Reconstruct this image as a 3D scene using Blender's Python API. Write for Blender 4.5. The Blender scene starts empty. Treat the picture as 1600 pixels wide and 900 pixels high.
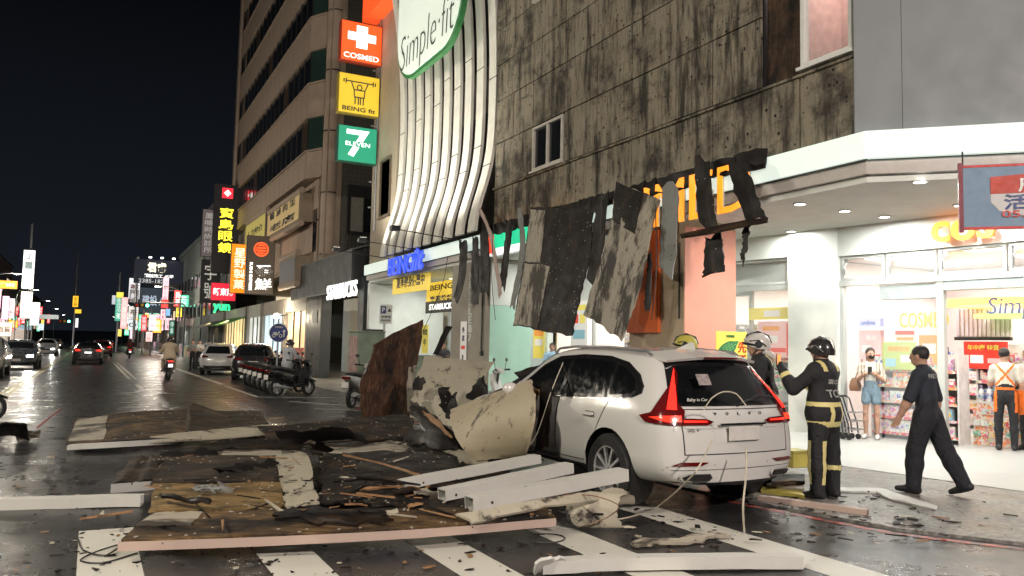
import bpy, bmesh, math, random
import numpy as np
from mathutils import Vector, Matrix
from mathutils.bvhtree import BVHTree

SC = bpy.context.scene
COL = SC.collection
rnd = random.Random(7)
PI = math.pi

# ------------------------------------------------------------------ camera
F = 1250.0
PSI = math.atan(655 / 1250); TH = math.atan(94 / 1250); ROLL = math.radians(1.2); CH = 1.6
CAM_M = Matrix.Rotation(-PSI, 3, 'Z') @ Matrix.Rotation(PI / 2 + TH, 3, 'X') @ Matrix.Rotation(ROLL, 3, 'Z')
cam_d = bpy.data.cameras.new('camera'); cam_d.sensor_width = 36; cam_d.lens = 36 * F / 1600
cam_d.clip_start = .1; cam_d.clip_end = 3000
cam = bpy.data.objects.new('camera', cam_d); COL.objects.link(cam)
cam.matrix_world = Matrix.Translation((0, 0, CH)) @ CAM_M.to_4x4()
SC.camera = cam

# ------------------------------------------------------------------ world: night sky over a city
w = bpy.data.worlds.new('World'); SC.world = w; w.use_nodes = True
nt = w.node_tree; bg = nt.nodes['Background']
tc = nt.nodes.new('ShaderNodeTexCoord'); sx = nt.nodes.new('ShaderNodeSeparateXYZ'); cr = nt.nodes.new('ShaderNodeValToRGB')
nt.links.new(tc.outputs['Generated'], sx.inputs[0]); nt.links.new(sx.outputs['Z'], cr.inputs[0]); nt.links.new(cr.outputs[0], bg.inputs[0])
cr.color_ramp.elements[0].position = 0.0; cr.color_ramp.elements[0].color = (.009, .0115, .016, 1)
cr.color_ramp.elements[1].position = .42; cr.color_ramp.elements[1].color = (.0013, .0014, .002, 1)
bg.inputs[1].default_value = 1.0
# moonless night: the one sun lamp is only the faint, wide glow of the overcast city sky
sl = bpy.data.lights.new('night_glow', 'SUN'); sl.energy = .07; sl.angle = math.radians(90); sl.color = (.9, .93, 1)
so = bpy.data.objects.new('night_glow', sl); COL.objects.link(so); so.rotation_euler = (math.radians(42), 0, math.radians(-50))

vs = SC.view_settings
vs.view_transform = 'Standard'; vs.look = 'None'; vs.exposure = .2; vs.gamma = 1.0; vs.use_curve_mapping = False
SC.cycles.use_denoising = True
SC.cycles.max_bounces = 6; SC.cycles.diffuse_bounces = 3; SC.cycles.glossy_bounces = 3; SC.cycles.transmission_bounces = 4; SC.cycles.transparent_max_bounces = 8
SC.cycles.sample_clamp_indirect = 4.0
SC.cycles.caustics_reflective = False; SC.cycles.caustics_refractive = False

# ------------------------------------------------------------------ helpers
def ray(px, py): return CAM_M @ Vector(((px - 800) / F, -(py - 450) / F, -1))
def G(px, py, z=0.0): d = ray(px, py); return Vector((0, 0, CH)) + d * ((z - CH) / d.z)
def PX(px, py, X): d = ray(px, py); return Vector((0, 0, CH)) + d * (X / d.x)
def PY(px, py, Y): d = ray(px, py); return Vector((0, 0, CH)) + d * (Y / d.y)
def PD(px, py, t): return Vector((0, 0, CH)) + ray(px, py) * t

WM = {}                                   # world matrix of every object made
def link(o, parent=None, wm=None):
    COL.objects.link(o)
    if parent is not None: o.parent = parent
    WM[o.name] = wm if wm is not None else (WM[parent.name].copy() if parent is not None else Matrix.Identity(4))
    return o
def tag(o, label=None, cat=None, group=None, kind=None):
    if label: o['label'] = label
    if cat: o['category'] = cat
    if group: o['group'] = group
    if kind: o['kind'] = kind
    return o
def thing(name, label, cat, loc=(0, 0, 0), rz=0.0, group=None):
    o = bpy.data.objects.new(name, None); o.empty_display_size = .2
    m = Matrix.Translation(loc) @ Matrix.Rotation(rz, 4, 'Z')
    o.location = loc; o.rotation_euler = (0, 0, rz)
    link(o, None, m); return tag(o, label, cat, group)

class MB:
    def __init__(s): s.v = []; s.f = []; s.m = []
    def add(s, vs, fs, mi=0):
        b = len(s.v); s.v += [tuple(p) for p in vs]
        for f in fs: s.f.append([b + i for i in f]); s.m.append(mi)
        return s
    def box(s, lo, hi, mi=0, rz=0, piv=None):
        x0, y0, z0 = lo; x1, y1, z1 = hi
        vs = [(x0, y0, z0), (x1, y0, z0), (x1, y1, z0), (x0, y1, z0), (x0, y0, z1), (x1, y0, z1), (x1, y1, z1), (x0, y1, z1)]
        if rz:
            p = piv or ((x0 + x1) / 2, (y0 + y1) / 2); c, n = math.cos(rz), math.sin(rz)
            vs = [(p[0] + (a - p[0]) * c - (b - p[1]) * n, p[1] + (a - p[0]) * n + (b - p[1]) * c, z) for a, b, z in vs]
        return s.add(vs, [(0, 3, 2, 1), (4, 5, 6, 7), (0, 1, 5, 4), (1, 2, 6, 5), (2, 3, 7, 6), (3, 0, 4, 7)], mi)
    def obox(s, c, u, v, n, su, sv, sn, mi=0):          # oriented box by centre and full sizes along three unit axes
        c, u, v, n = Vector(c), Vector(u), Vector(v), Vector(n)
        vs = [c + u * (a * su / 2) + v * (b * sv / 2) + n * (d * sn / 2) for d in (-1, 1) for a, b in ((-1, -1), (1, -1), (1, 1), (-1, 1))]
        return s.add(vs, [(0, 3, 2, 1), (4, 5, 6, 7), (0, 1, 5, 4), (1, 2, 6, 5), (2, 3, 7, 6), (3, 0, 4, 7)], mi)
    def prism(s, pts, n, mi=0):                           # polygon of 3D points extruded by vector n
        k = len(pts); n = Vector(n); a = [Vector(p) for p in pts]; b = [p + n for p in a]
        return s.add(a + b, [list(range(k))[::-1], list(range(k, 2 * k))] + [(i, (i + 1) % k, k + (i + 1) % k, k + i) for i in range(k)], mi)
    def tube(s, path, r, n=8, mi=0, cap=True):
        P = [Vector(p) for p in path]; R = r if isinstance(r, (list, tuple)) else [r] * len(P)
        vs = []; fs = []; up = Vector((0, 0, 1)); prev = None
        for i, p in enumerate(P):
            t = (P[min(i + 1, len(P) - 1)] - P[max(i - 1, 0)]).normalized()
            if prev is None:
                a = t.cross(up if abs(t.z) < .95 else Vector((1, 0, 0))).normalized()
            else: a = (prev - t * prev.dot(t)).normalized()
            prev = a; b = t.cross(a)
            for k in range(n):
                q = 2 * PI * k / n; vs.append(p + (a * math.cos(q) + b * math.sin(q)) * R[i])
        for i in range(len(P) - 1):
            for k in range(n): fs.append((i * n + k, i * n + (k + 1) % n, (i + 1) * n + (k + 1) % n, (i + 1) * n + k))
        if cap: fs += [list(range(n))[::-1], [(len(P) - 1) * n + k for k in range(n)]]
        return s.add(vs, fs, mi)
    def lathe(s, prof, c, ax, n=24, mi=0):               # prof: (radius, along) pairs round axis ax through c
        c = Vector(c); ax = Vector(ax).normalized(); a = ax.orthogonal().normalized(); b = ax.cross(a); vs = []; fs = []
        for r, h in prof:
            for k in range(n):
                q = 2 * PI * k / n; vs.append(c + ax * h + (a * math.cos(q) + b * math.sin(q)) * r)
        for i in range(len(prof) - 1):
            for k in range(n): fs.append((i * n + k, i * n + (k + 1) % n, (i + 1) * n + (k + 1) % n, (i + 1) * n + k))
        return s.add(vs, fs, mi)
    def ball(s, c, r, n=10, m=7, mi=0):
        c = Vector(c); r = Vector(r) if not isinstance(r, (int, float)) else Vector((r, r, r)); vs = []; fs = []
        for i in range(m + 1):
            t = PI * i / m
            for k in range(n):
                q = 2 * PI * k / n; vs.append((c.x + r.x * math.sin(t) * math.cos(q), c.y + r.y * math.sin(t) * math.sin(q), c.z + r.z * math.cos(t)))
        for i in range(m):
            for k in range(n): fs.append((i * n + k, (i + 1) * n + k, (i + 1) * n + (k + 1) % n, i * n + (k + 1) % n))
        return s.add(vs, fs, mi)
    def mesh(s, name, mats=(), inv=None, smooth=False, bevel=0, merge=False):
        me = bpy.data.meshes.new(name)
        vs = [tuple(inv @ Vector(p)) for p in s.v] if inv is not None else s.v
        me.from_pydata(vs, [], s.f)
        bm = bmesh.new(); bm.from_mesh(me)
        for f, k in zip(bm.faces, s.m): f.material_index = k
        if merge: bmesh.ops.remove_doubles(bm, verts=bm.verts, dist=1e-5)
        if bevel: bmesh.ops.bevel(bm, geom=list(bm.edges), offset=bevel, segments=1, affect='EDGES', clamp_overlap=True)
        bmesh.ops.recalc_face_normals(bm, faces=bm.faces)
        bm.to_mesh(me); bm.free()
        for m in (mats if isinstance(mats, (list, tuple)) else [mats]): me.materials.append(m)
        if smooth:
            me.shade_smooth(); me.set_sharp_from_angle(angle=math.radians(smooth if smooth is not True else 40))
        return me
    def build(s, name, mats, parent=None, smooth=False, bevel=0, local=False, merge=False):
        inv = None if (local or parent is None) else WM[parent.name].inverted()
        o = bpy.data.objects.new(name, s.mesh(name, mats, inv, smooth, bevel, merge))
        return link(o, parent)
def box_part(name, lo, hi, mat, parent, bevel=0): return MB().box(lo, hi).build(name, mat, parent, bevel=bevel)
def inst(name, me, parent, loc, rz=0.0, scale=None):      # shared mesh, placed in the parent's own space
    o = bpy.data.objects.new(name, me); COL.objects.link(o); o.parent = parent; o.location = loc; o.rotation_euler = (0, 0, rz)
    if scale: o.scale = scale
    return o
def solo(name, mb, mats, label, cat, group=None, smooth=False, bevel=0, kind=None):
    """a thing that is one mesh; its origin sits at the middle of its base"""
    V = [Vector(p) for p in mb.v]; c = sum(V, Vector()) / len(V); c.z = min(p.z for p in V)
    m = Matrix.Translation(c)
    o = bpy.data.objects.new(name, mb.mesh(name, mats, m.inverted(), smooth, bevel)); o.location = c
    link(o, None, m); return tag(o, label, cat, group, kind)
def copy_thing(root, loc, rz, label, name=None):
    r = root.copy(); COL.objects.link(r); r.location = loc; r.rotation_euler = (0, 0, rz); r['label'] = label
    WM[r.name] = Matrix.Translation(loc) @ Matrix.Rotation(rz, 4, 'Z')
    for ch in root.children:
        c = ch.copy(); COL.objects.link(c); c.parent = r
        for g in ch.children:
            d = g.copy(); COL.objects.link(d); d.parent = c
    return r

# text as a mesh, fitted into a w x h box centred at c, reading along u with up v
_tc = {}
def text_mesh(body, bold=0.0, depth=.02, shear=0.0):
    key = (body, bold, depth, shear)
    if key in _tc: return _tc[key]
    cu = bpy.data.curves.new('lettering', 'FONT'); cu.body = body; cu.extrude = depth / 2; cu.offset = bold; cu.shear = shear; cu.resolution_u = 3
    o = bpy.data.objects.new('lettering', cu); me = o.to_mesh()
    V = np.array([v.co[:] for v in me.vertices]); Fs = [list(p.vertices) for p in me.polygons]
    o.to_mesh_clear(); bpy.data.objects.remove(o); bpy.data.curves.remove(cu)
    _tc[key] = (V, Fs); return _tc[key]
def text(mb, body, c, u, v, w=None, h=None, bold=.012, depth=.02, mi=0, shear=0.0, slope=0.0):
    V, Fs = text_mesh(body, bold, 1.0, shear)
    lo, hi = V.min(0), V.max(0); s = hi - lo
    if w is None: w = h * s[0] / s[1]
    if h is None: h = w * s[1] / s[0]
    c, u, v = Vector(c), Vector(u).normalized(), Vector(v).normalized(); n = u.cross(v)
    pts = []
    for p in V:
        a = (p[0] - lo[0]) / s[0] - .5; b = (p[1] - lo[1]) / s[1] - .5
        pts.append(c + u * (a * w) + v * (b * h + slope * a * w) + n * (p[2] * depth))
    return mb.add(pts, Fs, mi)
def vtext(mb, body, c, u, v, w, h, bold=.012, depth=.02, mi=0):
    k = len(body); c, v = Vector(c), Vector(v)
    for i, ch in enumerate(body): text(mb, ch, c + v * (h / 2 - (i + .5) * h / k), u, v, w, h / k * .88, bold, depth, mi)
    return mb
UX, UY, UZ = Vector((1, 0, 0)), Vector((0, 1, 0)), Vector((0, 0, 1))

# ------------------------------------------------------------------ materials
MATS = {}
class NT:
    def __init__(s, name):
        s.m = bpy.data.materials.new(name); s.m.use_nodes = True; s.t = s.m.node_tree; s.b = s.t.nodes['Principled BSDF']
    def n(s, typ, **kw):
        x = s.t.nodes.new('ShaderNode' + typ)
        for k, v in kw.items():
            if k.startswith('i_'): x.inputs[int(k[2:]) if k[2:].isdigit() else k[2:].replace('_', ' ')].default_value = v
            else: setattr(x, k, v)
        return x
    def l(s, a, b): s.t.links.new(a, b)
    def coords(s, scale=(1, 1, 1), kind='Object'):
        tc = s.n('TexCoord'); mp = s.n('Mapping'); mp.inputs['Scale'].default_value = scale; s.l(tc.outputs[kind], mp.inputs[0]); return mp.outputs[0]
    def noise(s, co, scale, detail=5, rough=.6, dist=0):
        x = s.n('TexNoise'); x.inputs['Scale'].default_value = scale; x.inputs['Detail'].default_value = detail; x.inputs['Roughness'].default_value = rough; x.inputs['Distortion'].default_value = dist
        s.l(co, x.inputs['Vector']); return x.outputs[0]
    def ramp(s, fac, stops):
        x = s.n('ValToRGB'); e = x.color_ramp.elements
        while len(e) < len(stops): e.new(.5)
        for q, (p, c) in zip(e, stops): q.position = p; q.color = (*c, 1) if not isinstance(c, (int, float)) else (c, c, c, 1)
        s.l(fac, x.inputs[0]); return x.outputs[0]
    def mix(s, fac, a, b, mode='MIX'):
        x = s.n('Mix', data_type='RGBA', blend_type=mode)
        for k, q in ((0, fac), (6, a), (7, b)):
            if hasattr(q, 'is_output'): s.l(q, x.inputs[k])
            else: x.inputs[k].default_value = q if k == 0 else (*q, 1)
        return x.outputs[2]
    def bump(s, h, st=.3, d=.02):
        x = s.n('Bump'); x.inputs['Strength'].default_value = st; x.inputs['Distance'].default_value = d; s.l(h, x.inputs['Height']); s.l(x.outputs[0], s.b.inputs['Normal'])
    def base(s, c):
        if hasattr(c, 'is_output'): s.l(c, s.b.inputs['Base Color'])
        else: s.b.inputs['Base Color'].default_value = (*c, 1)
    def set(s, **kw):
        for k, v in kw.items():
            q = s.b.inputs[k.replace('_', ' ')]
            if hasattr(v, 'is_output'): s.l(v, q)
            else: q.default_value = v
def mat(name, col=(.5, .5, .5), rough=.6, metal=0.0, var=.18, scale=6.0, spec=.5, coat=0.0, bump=0.0):
    """plain surface with mottled wear: colour, roughness and fine relief vary a little"""
    if name in MATS: return MATS[name]
    s = NT(name); co = s.coords(); a = s.noise(co, scale, 6)
    lo = tuple(c * (1 - var) for c in col); hi = tuple(min(1, c * (1 + var * .6)) for c in col)
    s.base(s.ramp(a, [(.3, lo), (.7, hi)]))
    s.set(Roughness=s.ramp(s.noise(co, scale * 2.3, 3), [(.3, max(.03, rough - .1)), (.7, min(1, rough + .1))]), Metallic=metal, Coat_Weight=coat, Coat_Roughness=.05)
    s.b.inputs['Specular IOR Level'].default_value = spec
    if bump: s.bump(s.noise(co, scale * 6, 4), bump, .01)
    MATS[name] = s.m; return s.m
def emat(name, col, st=1.0, base=None, rough=.5):
    """an emissive face: lightbox, lamp, screen; prints, tape and shop walls given a glow too"""
    if name in MATS: return MATS[name]
    s = NT(name); s.base(base or col); co = s.coords(); v = s.ramp(s.noise(co, .9, 2), [(.3, tuple(c * .86 for c in col)), (.7, col)])
    s.l(v, s.b.inputs['Emission Color']); s.set(Emission_Strength=st, Roughness=rough); MATS[name] = s.m; return s.m
def glass(name='pane_glass', tint=(.9, .95, .95), alpha=.1, rough=.03):
    if name in MATS: return MATS[name]
    s = NT(name); s.base(tint); s.set(Roughness=rough, Alpha=alpha); MATS[name] = s.m; return s.m
def lamp_light(name, typ, loc, energy, col=(1, 1, 1), parent=None, size=.3, rot=None, spot=None, sy=None):
    d = bpy.data.lights.new(name, typ); d.energy = energy; d.color = col
    if typ == 'AREA':
        d.size = size; d.shape = 'DISK' if sy is None else 'RECTANGLE'
        if sy: d.size_y = sy
    else: d.shadow_soft_size = size
    if typ == 'SPOT': d.spot_size = spot or 2.0; d.spot_blend = .6
    o = bpy.data.objects.new(name, d); COL.objects.link(o)
    if parent is not None: o.parent = parent; loc = WM[parent.name].inverted() @ Vector(loc)
    o.location = loc
    if rot: o.rotation_euler = rot
    return o
def aim(frm, to): return (Vector(to) - Vector(frm)).to_track_quat('-Z', 'Y').to_euler()
# ------------------------------------------------------------------ special materials
def world_co(s, scale=(1, 1, 1)):
    g = s.n('NewGeometry'); mp = s.n('Mapping'); mp.inputs['Scale'].default_value = scale; s.l(g.outputs['Position'], mp.inputs[0]); return mp.outputs[0]
def spots(s, co, scale, size, jitter=1.0):
    v = s.n('TexVoronoi'); v.inputs['Scale'].default_value = scale; v.inputs['Randomness'].default_value = jitter; s.l(co, v.inputs['Vector'])
    return s.ramp(v.outputs['Distance'], [(size * .7, 1.0), (size, 0.0)])
def asphalt_mat():
    s = NT('wet_asphalt'); co = world_co(s)
    a = s.noise(co, .35, 6); b = s.noise(co, 60, 3, .8); c = s.noise(co, 1.6, 5, .7)
    col = s.mix(.35, s.ramp(a, [(.3, (.013, .0135, .015)), (.7, (.03, .03, .031))]), s.ramp(b, [(.35, (.007, .007, .008)), (.7, (.07, .07, .07))]))
    s.base(col); s.set(Roughness=s.ramp(c, [(.3, .2), (.7, .42)])); s.b.inputs['Specular IOR Level'].default_value = .55
    s.bump(b, .3, .008); return s.m
def aggregate_mat():
    s = NT('exposed_aggregate'); co = world_co(s)
    v = s.n('TexVoronoi'); v.inputs['Scale'].default_value = 27; s.l(co, v.inputs['Vector'])
    bw = s.n('RGBToBW'); s.l(v.outputs['Color'], bw.inputs[0])
    col = s.mix(.5, s.ramp(bw.outputs[0], [(.2, (.07, .07, .065)), (.55, (.21, .2, .18)), (.9, (.42, .4, .37))]), s.ramp(s.noise(co, .8, 5), [(.3, (.12, .12, .11)), (.7, (.27, .26, .24))]))
    s.base(col); s.set(Roughness=s.ramp(s.noise(co, 1.3, 3), [(.3, .24), (.7, .55)])); s.bump(v.outputs['Distance'], .25, .008); return s.m
def paint_mat(name, c, wear=.46, speck=(.03, .03, .03)):
    s = NT(name); co = world_co(s)
    m = s.ramp(s.noise(co, 5, 8, .75), [(wear - .1, 1.0), (wear - .03, 0.0)]); m2 = s.ramp(s.noise(co, 40, 4, .8), [(.27, 1.0), (.33, 0.0)])
    k = s.mix(1.0, m, m2, 'LIGHTEN')
    s.base(s.mix(k, s.mix(s.noise(co, 1.2, 4), tuple(q * .78 for q in c), c), speck)); s.set(Roughness=.45); return s.m
def floor_mat():
    s = NT('polished_floor'); co = world_co(s)
    br = s.n('TexBrick'); br.inputs['Scale'].default_value = 1.0; br.offset = 0
    br.inputs['Color1'].default_value = (.5, .51, .49, 1); br.inputs['Color2'].default_value = (.46, .47, .45, 1); br.inputs['Mortar'].default_value = (.5, .5, .47, 1)
    br.inputs['Mortar Size'].default_value = .004; br.inputs['Brick Width'].default_value = .6; br.inputs['Row Height'].default_value = .6
    s.l(co, br.inputs['Vector'])
    s.base(s.mix(s.ramp(s.noise(co, 1.7, 7, .7), [(.25, .12), (.6, 0.0)]), br.outputs[0], (.4, .39, .36))); s.set(Roughness=s.ramp(s.noise(co, 2, 4), [(.3, .3), (.7, .36)])); return s.m
def stained_mat():
    s = NT('stained_wall_board'); co = world_co(s)
    base = s.mix(s.noise(co, 1.1, 5), (.15, .138, .104), (.36, .335, .262))
    base = s.mix(s.ramp(s.noise(co, 3.5, 6, .7), [(.4, 0.0), (.75, .7)]), base, (.3, .23, .15))
    sz = s.n('SeparateXYZ'); s.l(co, sz.inputs[0])
    base = s.mix(s.ramp(sz.outputs[2], [(.0, 0.0), (1, 0.0)]), base, base)
    stv = world_co(s, (1, 1, .16)); st1 = s.ramp(s.noise(stv, 3.0, 7, .72), [(.5, 0.0), (.63, .95)]); st2 = s.ramp(s.noise(stv, 9.0, 5, .7), [(.5, 0.0), (.66, .8)])
    hb = world_co(s, (.3, .3, 1)); hz = s.ramp(s.noise(hb, 2.2, 7, .75), [(.57, 0.0), (.69, .85)])
    bl = s.ramp(s.noise(co, .9, 9, .7), [(.5, 0.0), (.64, .95)])
    dark = (.02, .017, .014)
    c = s.mix(st1, base, dark); c = s.mix(st2, c, (.05, .04, .028)); c = s.mix(hz, c, dark); c = s.mix(bl, c, (.028, .023, .02))
    fd = world_co(s, (1, 1, .07)); c = s.mix(s.ramp(s.noise(fd, 17, 5, .75), [(.57, 0.0), (.72, .6)]), c, (.03, .026, .02)); c = s.mix(s.ramp(s.noise(co, 22, 5, .8), [(.6, 0.0), (.68, .9)]), c, (.012, .01, .008))
    gate = s.ramp(s.noise(co, .8, 2), [(.3, 0.0), (.42, 1.0)])
    sp = s.mix(1.0, spots(s, co, 4.6, .15), gate, 'MULTIPLY'); sp2 = s.mix(1.0, spots(s, co, 8.5, .17), s.ramp(s.noise(co, 1.9, 3), [(.48, 0.0), (.56, 1.0)]), 'MULTIPLY')
    c = s.mix(sp, c, (.006, .006, .005)); c = s.mix(sp2, c, (.008, .007, .006))
    s.base(c); s.set(Roughness=.85); s.bump(s.mix(sp, s.noise(co, 14, 6), (0, 0, 0)), .5, .02); return s.m
def board_mat(name, c0, c1, dark=.5, grain=(1, 9, 9), speck=True, char=(.012, .01, .009), rough=.75):
    """torn sheathing: wood grain along the first axis of the piece, soot and rot in patches, pale crumbs"""
    s = NT(name); co = s.coords(); gr = s.coords(grain)
    wv = s.noise(gr, 3.0, 7, .65, .6)
    c = s.ramp(wv, [(.28, tuple(q * .5 for q in c0)), (.5, c0), (.72, c1)])
    ch = s.ramp(s.noise(s.coords((.7, 1.5, 1.5)), 1.6, 9, .72), [(dark - .1, 0.0), (dark + .06, 1.0)])
    c = s.mix(ch, c, char)
    c = s.mix(s.ramp(s.noise(co, 11, 6, .7), [(.55, 0.0), (.68, .8)]), c, tuple(q * .35 for q in c0))
    if speck:
        c = s.mix(spots(s, co, 7, .075), c, (.55, .53, .46)); c = s.mix(spots(s, co, 17, .1), c, (.01, .009, .008))
    s.base(c); s.set(Roughness=s.ramp(s.noise(co, 3, 3), [(.3, rough - .25), (.7, min(1, rough + .1))])); s.b.inputs['Specular IOR Level'].default_value = .25; s.bump(wv, .5, .015); return s.m
def cream_mat(name, c=(.5, .46, .36), dirt=.56, streak=(1, 1, 1)):
    s = NT(name); co = s.coords(); cs = s.coords(streak)
    k = s.ramp(s.noise(cs, 1.5, 9, .72), [(dirt - .02, 0.0), (dirt + .05, 1.0)]); k2 = s.ramp(s.noise(cs, 6, 7, .75), [(dirt + .02, 0.0), (dirt + .12, .9)])
    b = s.mix(s.noise(co, 2.2, 5), tuple(q * .7 for q in c), c)
    b = s.mix(k, b, (.03, .025, .02)); b = s.mix(k2, b, (.05, .035, .022)); b = s.mix(spots(s, co, 6, .1), b, (.012, .01, .008))
    s.base(b); s.set(Roughness=.6); s.bump(s.noise(co, 9, 5), .2, .01); return s.m
ASPHALT, AGG, FLOORM, STAIN = asphalt_mat(), aggregate_mat(), floor_mat(), stained_mat()
WPAINT = paint_mat('white_road_paint', (.7, .69, .62), .4); YPAINT = paint_mat('yellow_road_paint', (.5, .45, .2)); RPAINT = paint_mat('red_kerb_paint', (.42, .07, .05), .54, (.06, .05, .05))

# ------------------------------------------------------------------ ground, road, pavements
def sheet(name, pts, z, m, thick=0, parent=None):
    mb = MB()
    if thick: mb.prism([(x, y, z - thick) for x, y in pts], (0, 0, thick))
    else: mb.add([(x, y, z) for x, y in pts], [range(len(pts))])
    return mb.build(name, m, parent)
road = tag(sheet('road', [(-900, -200), (900, -200), (900, 1800), (-900, 1800)], 0, ASPHALT), kind='structure')
kerb = [(7.45, 400), (7.45, 23.5), (6.5, 21.5), (6.22, 20), (6.2, 9.2), (6.2, 7.5), (6.38, 6.25), (6.64, 4.95), (7.17, 4.15), (8.2, 3.4), (10, 2.9), (60, 2.6)]
tag(sheet('pavement', kerb + [(60, 400)], .03, AGG, .2), kind='structure')
fl = MB().add([(9.62, 31, .036), (9.6, 8.75, .036), (9.52, 7.9, .036), (9.88, 5.67, .036), (10.5, 3.6, .036), (13, 3.1, .1), (13, 31, .1), (24, 3.1, .1), (24, 31, .1)], [(0, 1, 6), (1, 2, 6), (2, 3, 5), (2, 5, 6), (3, 4, 5), (6, 5, 7, 8)])
tag(fl.build('arcade_floor', FLOORM), kind='structure')
tag(sheet('far_pavement', [(-13, 60), (-9, 60), (-9, 400), (-13, 400)], .12, AGG, .2), kind='structure')
for i, x in enumerate((-2.35, -1.17, 0.0, 1.2, 2.38, 3.5, 4.83)):
    sheet('crosswalk_stripe', [(x, 2.2), (x + .41, 2.2), (x + .41, 7.68), (x, 7.68)], .004, WPAINT, parent=road)
for x in (-2.2, -2.02): sheet('yellow_centre_line', [(x, 14), (x + .1, 14), (x + .1, 300), (x, 300)], .004, YPAINT, parent=road)
for x in (1.45, 1.68): sheet('white_lane_line', [(x, 36.5), (x + .12, 36.5), (x + .12, 64), (x, 64)], .004, WPAINT, parent=road)
for y in (28.6, 80, 92, 104): sheet('lane_dash', [(1.5, y), (1.66, y), (1.66, y + 3.6), (1.5, y + 3.6)], .004, WPAINT, parent=road)
sheet('stop_bar', [(1.9, 41), (3.4, 41), (3.4, 41.35), (1.9, 41.35)], .004, WPAINT, parent=road)
sheet('stop_bar', [(2.2, 61), (3.4, 61), (3.4, 61.6), (2.2, 61.6)], .004, WPAINT, parent=road)
for pts in ([(4.4, 60), (4.4, 32), (4.62, 32), (4.62, 60)], [(4.4, 31), (4.4, 24.6), (4.52, 24.6), (4.52, 31)], [(4.4, 24.5), (6.6, 23.9), (6.6, 24.05), (4.4, 24.65)], [(4.9, 22.5), (6.4, 20.2), (6.5, 20.3), (5, 22.6)], [(5.0, 19.9), (6.1, 19.0), (6.1, 19.15), (5.0, 20.05)]):
    sheet('parking_bay_line', pts, .004, WPAINT, parent=road)
rl = [(6.08, 20), (6.07, 9.2), (6.07, 7.48), (6.25, 6.22), (6.51, 4.88), (7.04, 4.06), (8.1, 3.3), (10, 2.78), (60, 2.5)]
rb = MB()
for (a, b), (c, d) in zip(rl, rl[1:]):
    n = Vector((b - d, c - a)).normalized() * .05; rb.add([(a - n.x, b - n.y, .005), (a + n.x, b + n.y, .005), (c + n.x, d + n.y, .005), (c - n.x, d - n.y, .005)], [(0, 1, 2, 3)])
rb.build('red_kerb_line', RPAINT, road)

# ------------------------------------------------------------------ common materials
WHITE = mat('white_painted_metal', (.72, .73, .7), .45, var=.08); WALLW = mat('pale_plaster', (.74, .76, .72), .7, var=.1, scale=2); GREYP = mat('grey_wall_panel', (.22, .24, .25), .55, var=.08, scale=1)
DARK = mat('dark_metal', (.025, .026, .028), .45, var=.3); BLACK = mat('black_plastic', (.012, .012, .013), .5); STEEL = mat('galvanised_steel', (.4, .41, .42), .4, .8)
CONC = mat('raw_concrete', (.22, .21, .19), .85, var=.35, scale=3, bump=.3); DGLASS = mat('dark_window_glass', (.012, .014, .017), .06, spec=.8, var=.4, scale=.7)
RUBBER = mat('tyre_rubber', (.018, .018, .019), .75); CHROME = mat('chrome', (.7, .7, .72), .15, 1.0, var=.05); ALU = mat('alloy', (.62, .63, .64), .3, .55, var=.1)
GLASS = glass()

# ------------------------------------------------------------------ the corner building with the torn facade
FX = 9.5
cb = thing('corner_building', 'corner building whose torn facade exposes a soot stained wall over a lit arcade', 'building', (FX, 14, 0))
MB().box((9.56, 9.49, 4.75), (9.9, 19.3, 14.5)).box((9.56, 7.72, 4.75), (9.9, 9.488, 5.93)).box((9.56, 7.72, 8.3), (9.9, 9.488, 14.5)).build('backing_wall', BLACK, cb)
core = MB().box((9.92, 7.8, 8.6), (22, 30, 22)).box((9.7, 19.3, 8.3), (9.92, 27.2, 22))
core.build('core_wall', CONC, cb)
YB = [7.66, 8.68, 9.48, 10.65, 11.85, 13.05, 14.3, 15.68, 17.2, 18.25, 19.3]; ZB = [4.72, 5.93, 7.12, 8.3, 9.3, 10.3, 11.75, 12.9, 14.2]
HOLES = [(15.68, 17.2, 5.93, 7.12), (15.68, 17.2, 10.3, 11.75), (7.66, 8.68, 5.93, 8.3), (8.68, 9.48, 5.93, 8.3)]
pr = random.Random(3)
for ya, yb in zip(YB, YB[1:]):
    for za, zb in zip(ZB, ZB[1:]):
        if any(a <= (ya + yb) / 2 <= b and c <= (za + zb) / 2 <= d for a, b, c, d in HOLES): continue
        dx = pr.uniform(-.012, .012); g = .012
        MB().box((9.5 + dx, ya + g, za + g), (9.55, yb - g, zb - g)).build('wall_board', STAIN, cb, bevel=.004)
box_part('ledge', (9.44, 7.66, 5.86), (9.52, 19.3, 5.9), STAIN, cb)
PINKLIT = emat('lit_pink_interior', (1.0, .72, .66), .95)
FRAMEW = mat('window_frame_white', (.55, .53, .47), .5, var=.15)
def window(y0, y1, z0, z1, panes, parent, pm, fm, x=9.47, fr=.07):
    wn = MB()
    for a, b, c, d in ((y0, y1, z0, z0 + fr), (y0, y1, z1 - fr, z1), (y0, y0 + fr, z0 + fr, z1 - fr), (y1 - fr, y1, z0 + fr, z1 - fr)): wn.box((x, a, c), (x + .12, b, d))
    for k in range(1, panes):
        m = y0 + (y1 - y0) * k / panes; wn.box((x + .004, m - fr / 2, z0 + fr), (x + .116, m + fr / 2, z1 - fr))
    o = wn.build('window', fm, parent)
    for k in range(panes):
        a = y0 + (y1 - y0) * k / panes; b = y0 + (y1 - y0) * (k + 1) / panes
        MB().box((x + .06, a + fr * .6, z0 + fr), (x + .075, b - fr * .6, z1 - fr)).build('pane', pm, o)
    MB().box((x - .06, y0 - .04, z0 - .05), (x + .1, y1 + .04, z0)).build('sill', fm, o)
    return o
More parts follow.
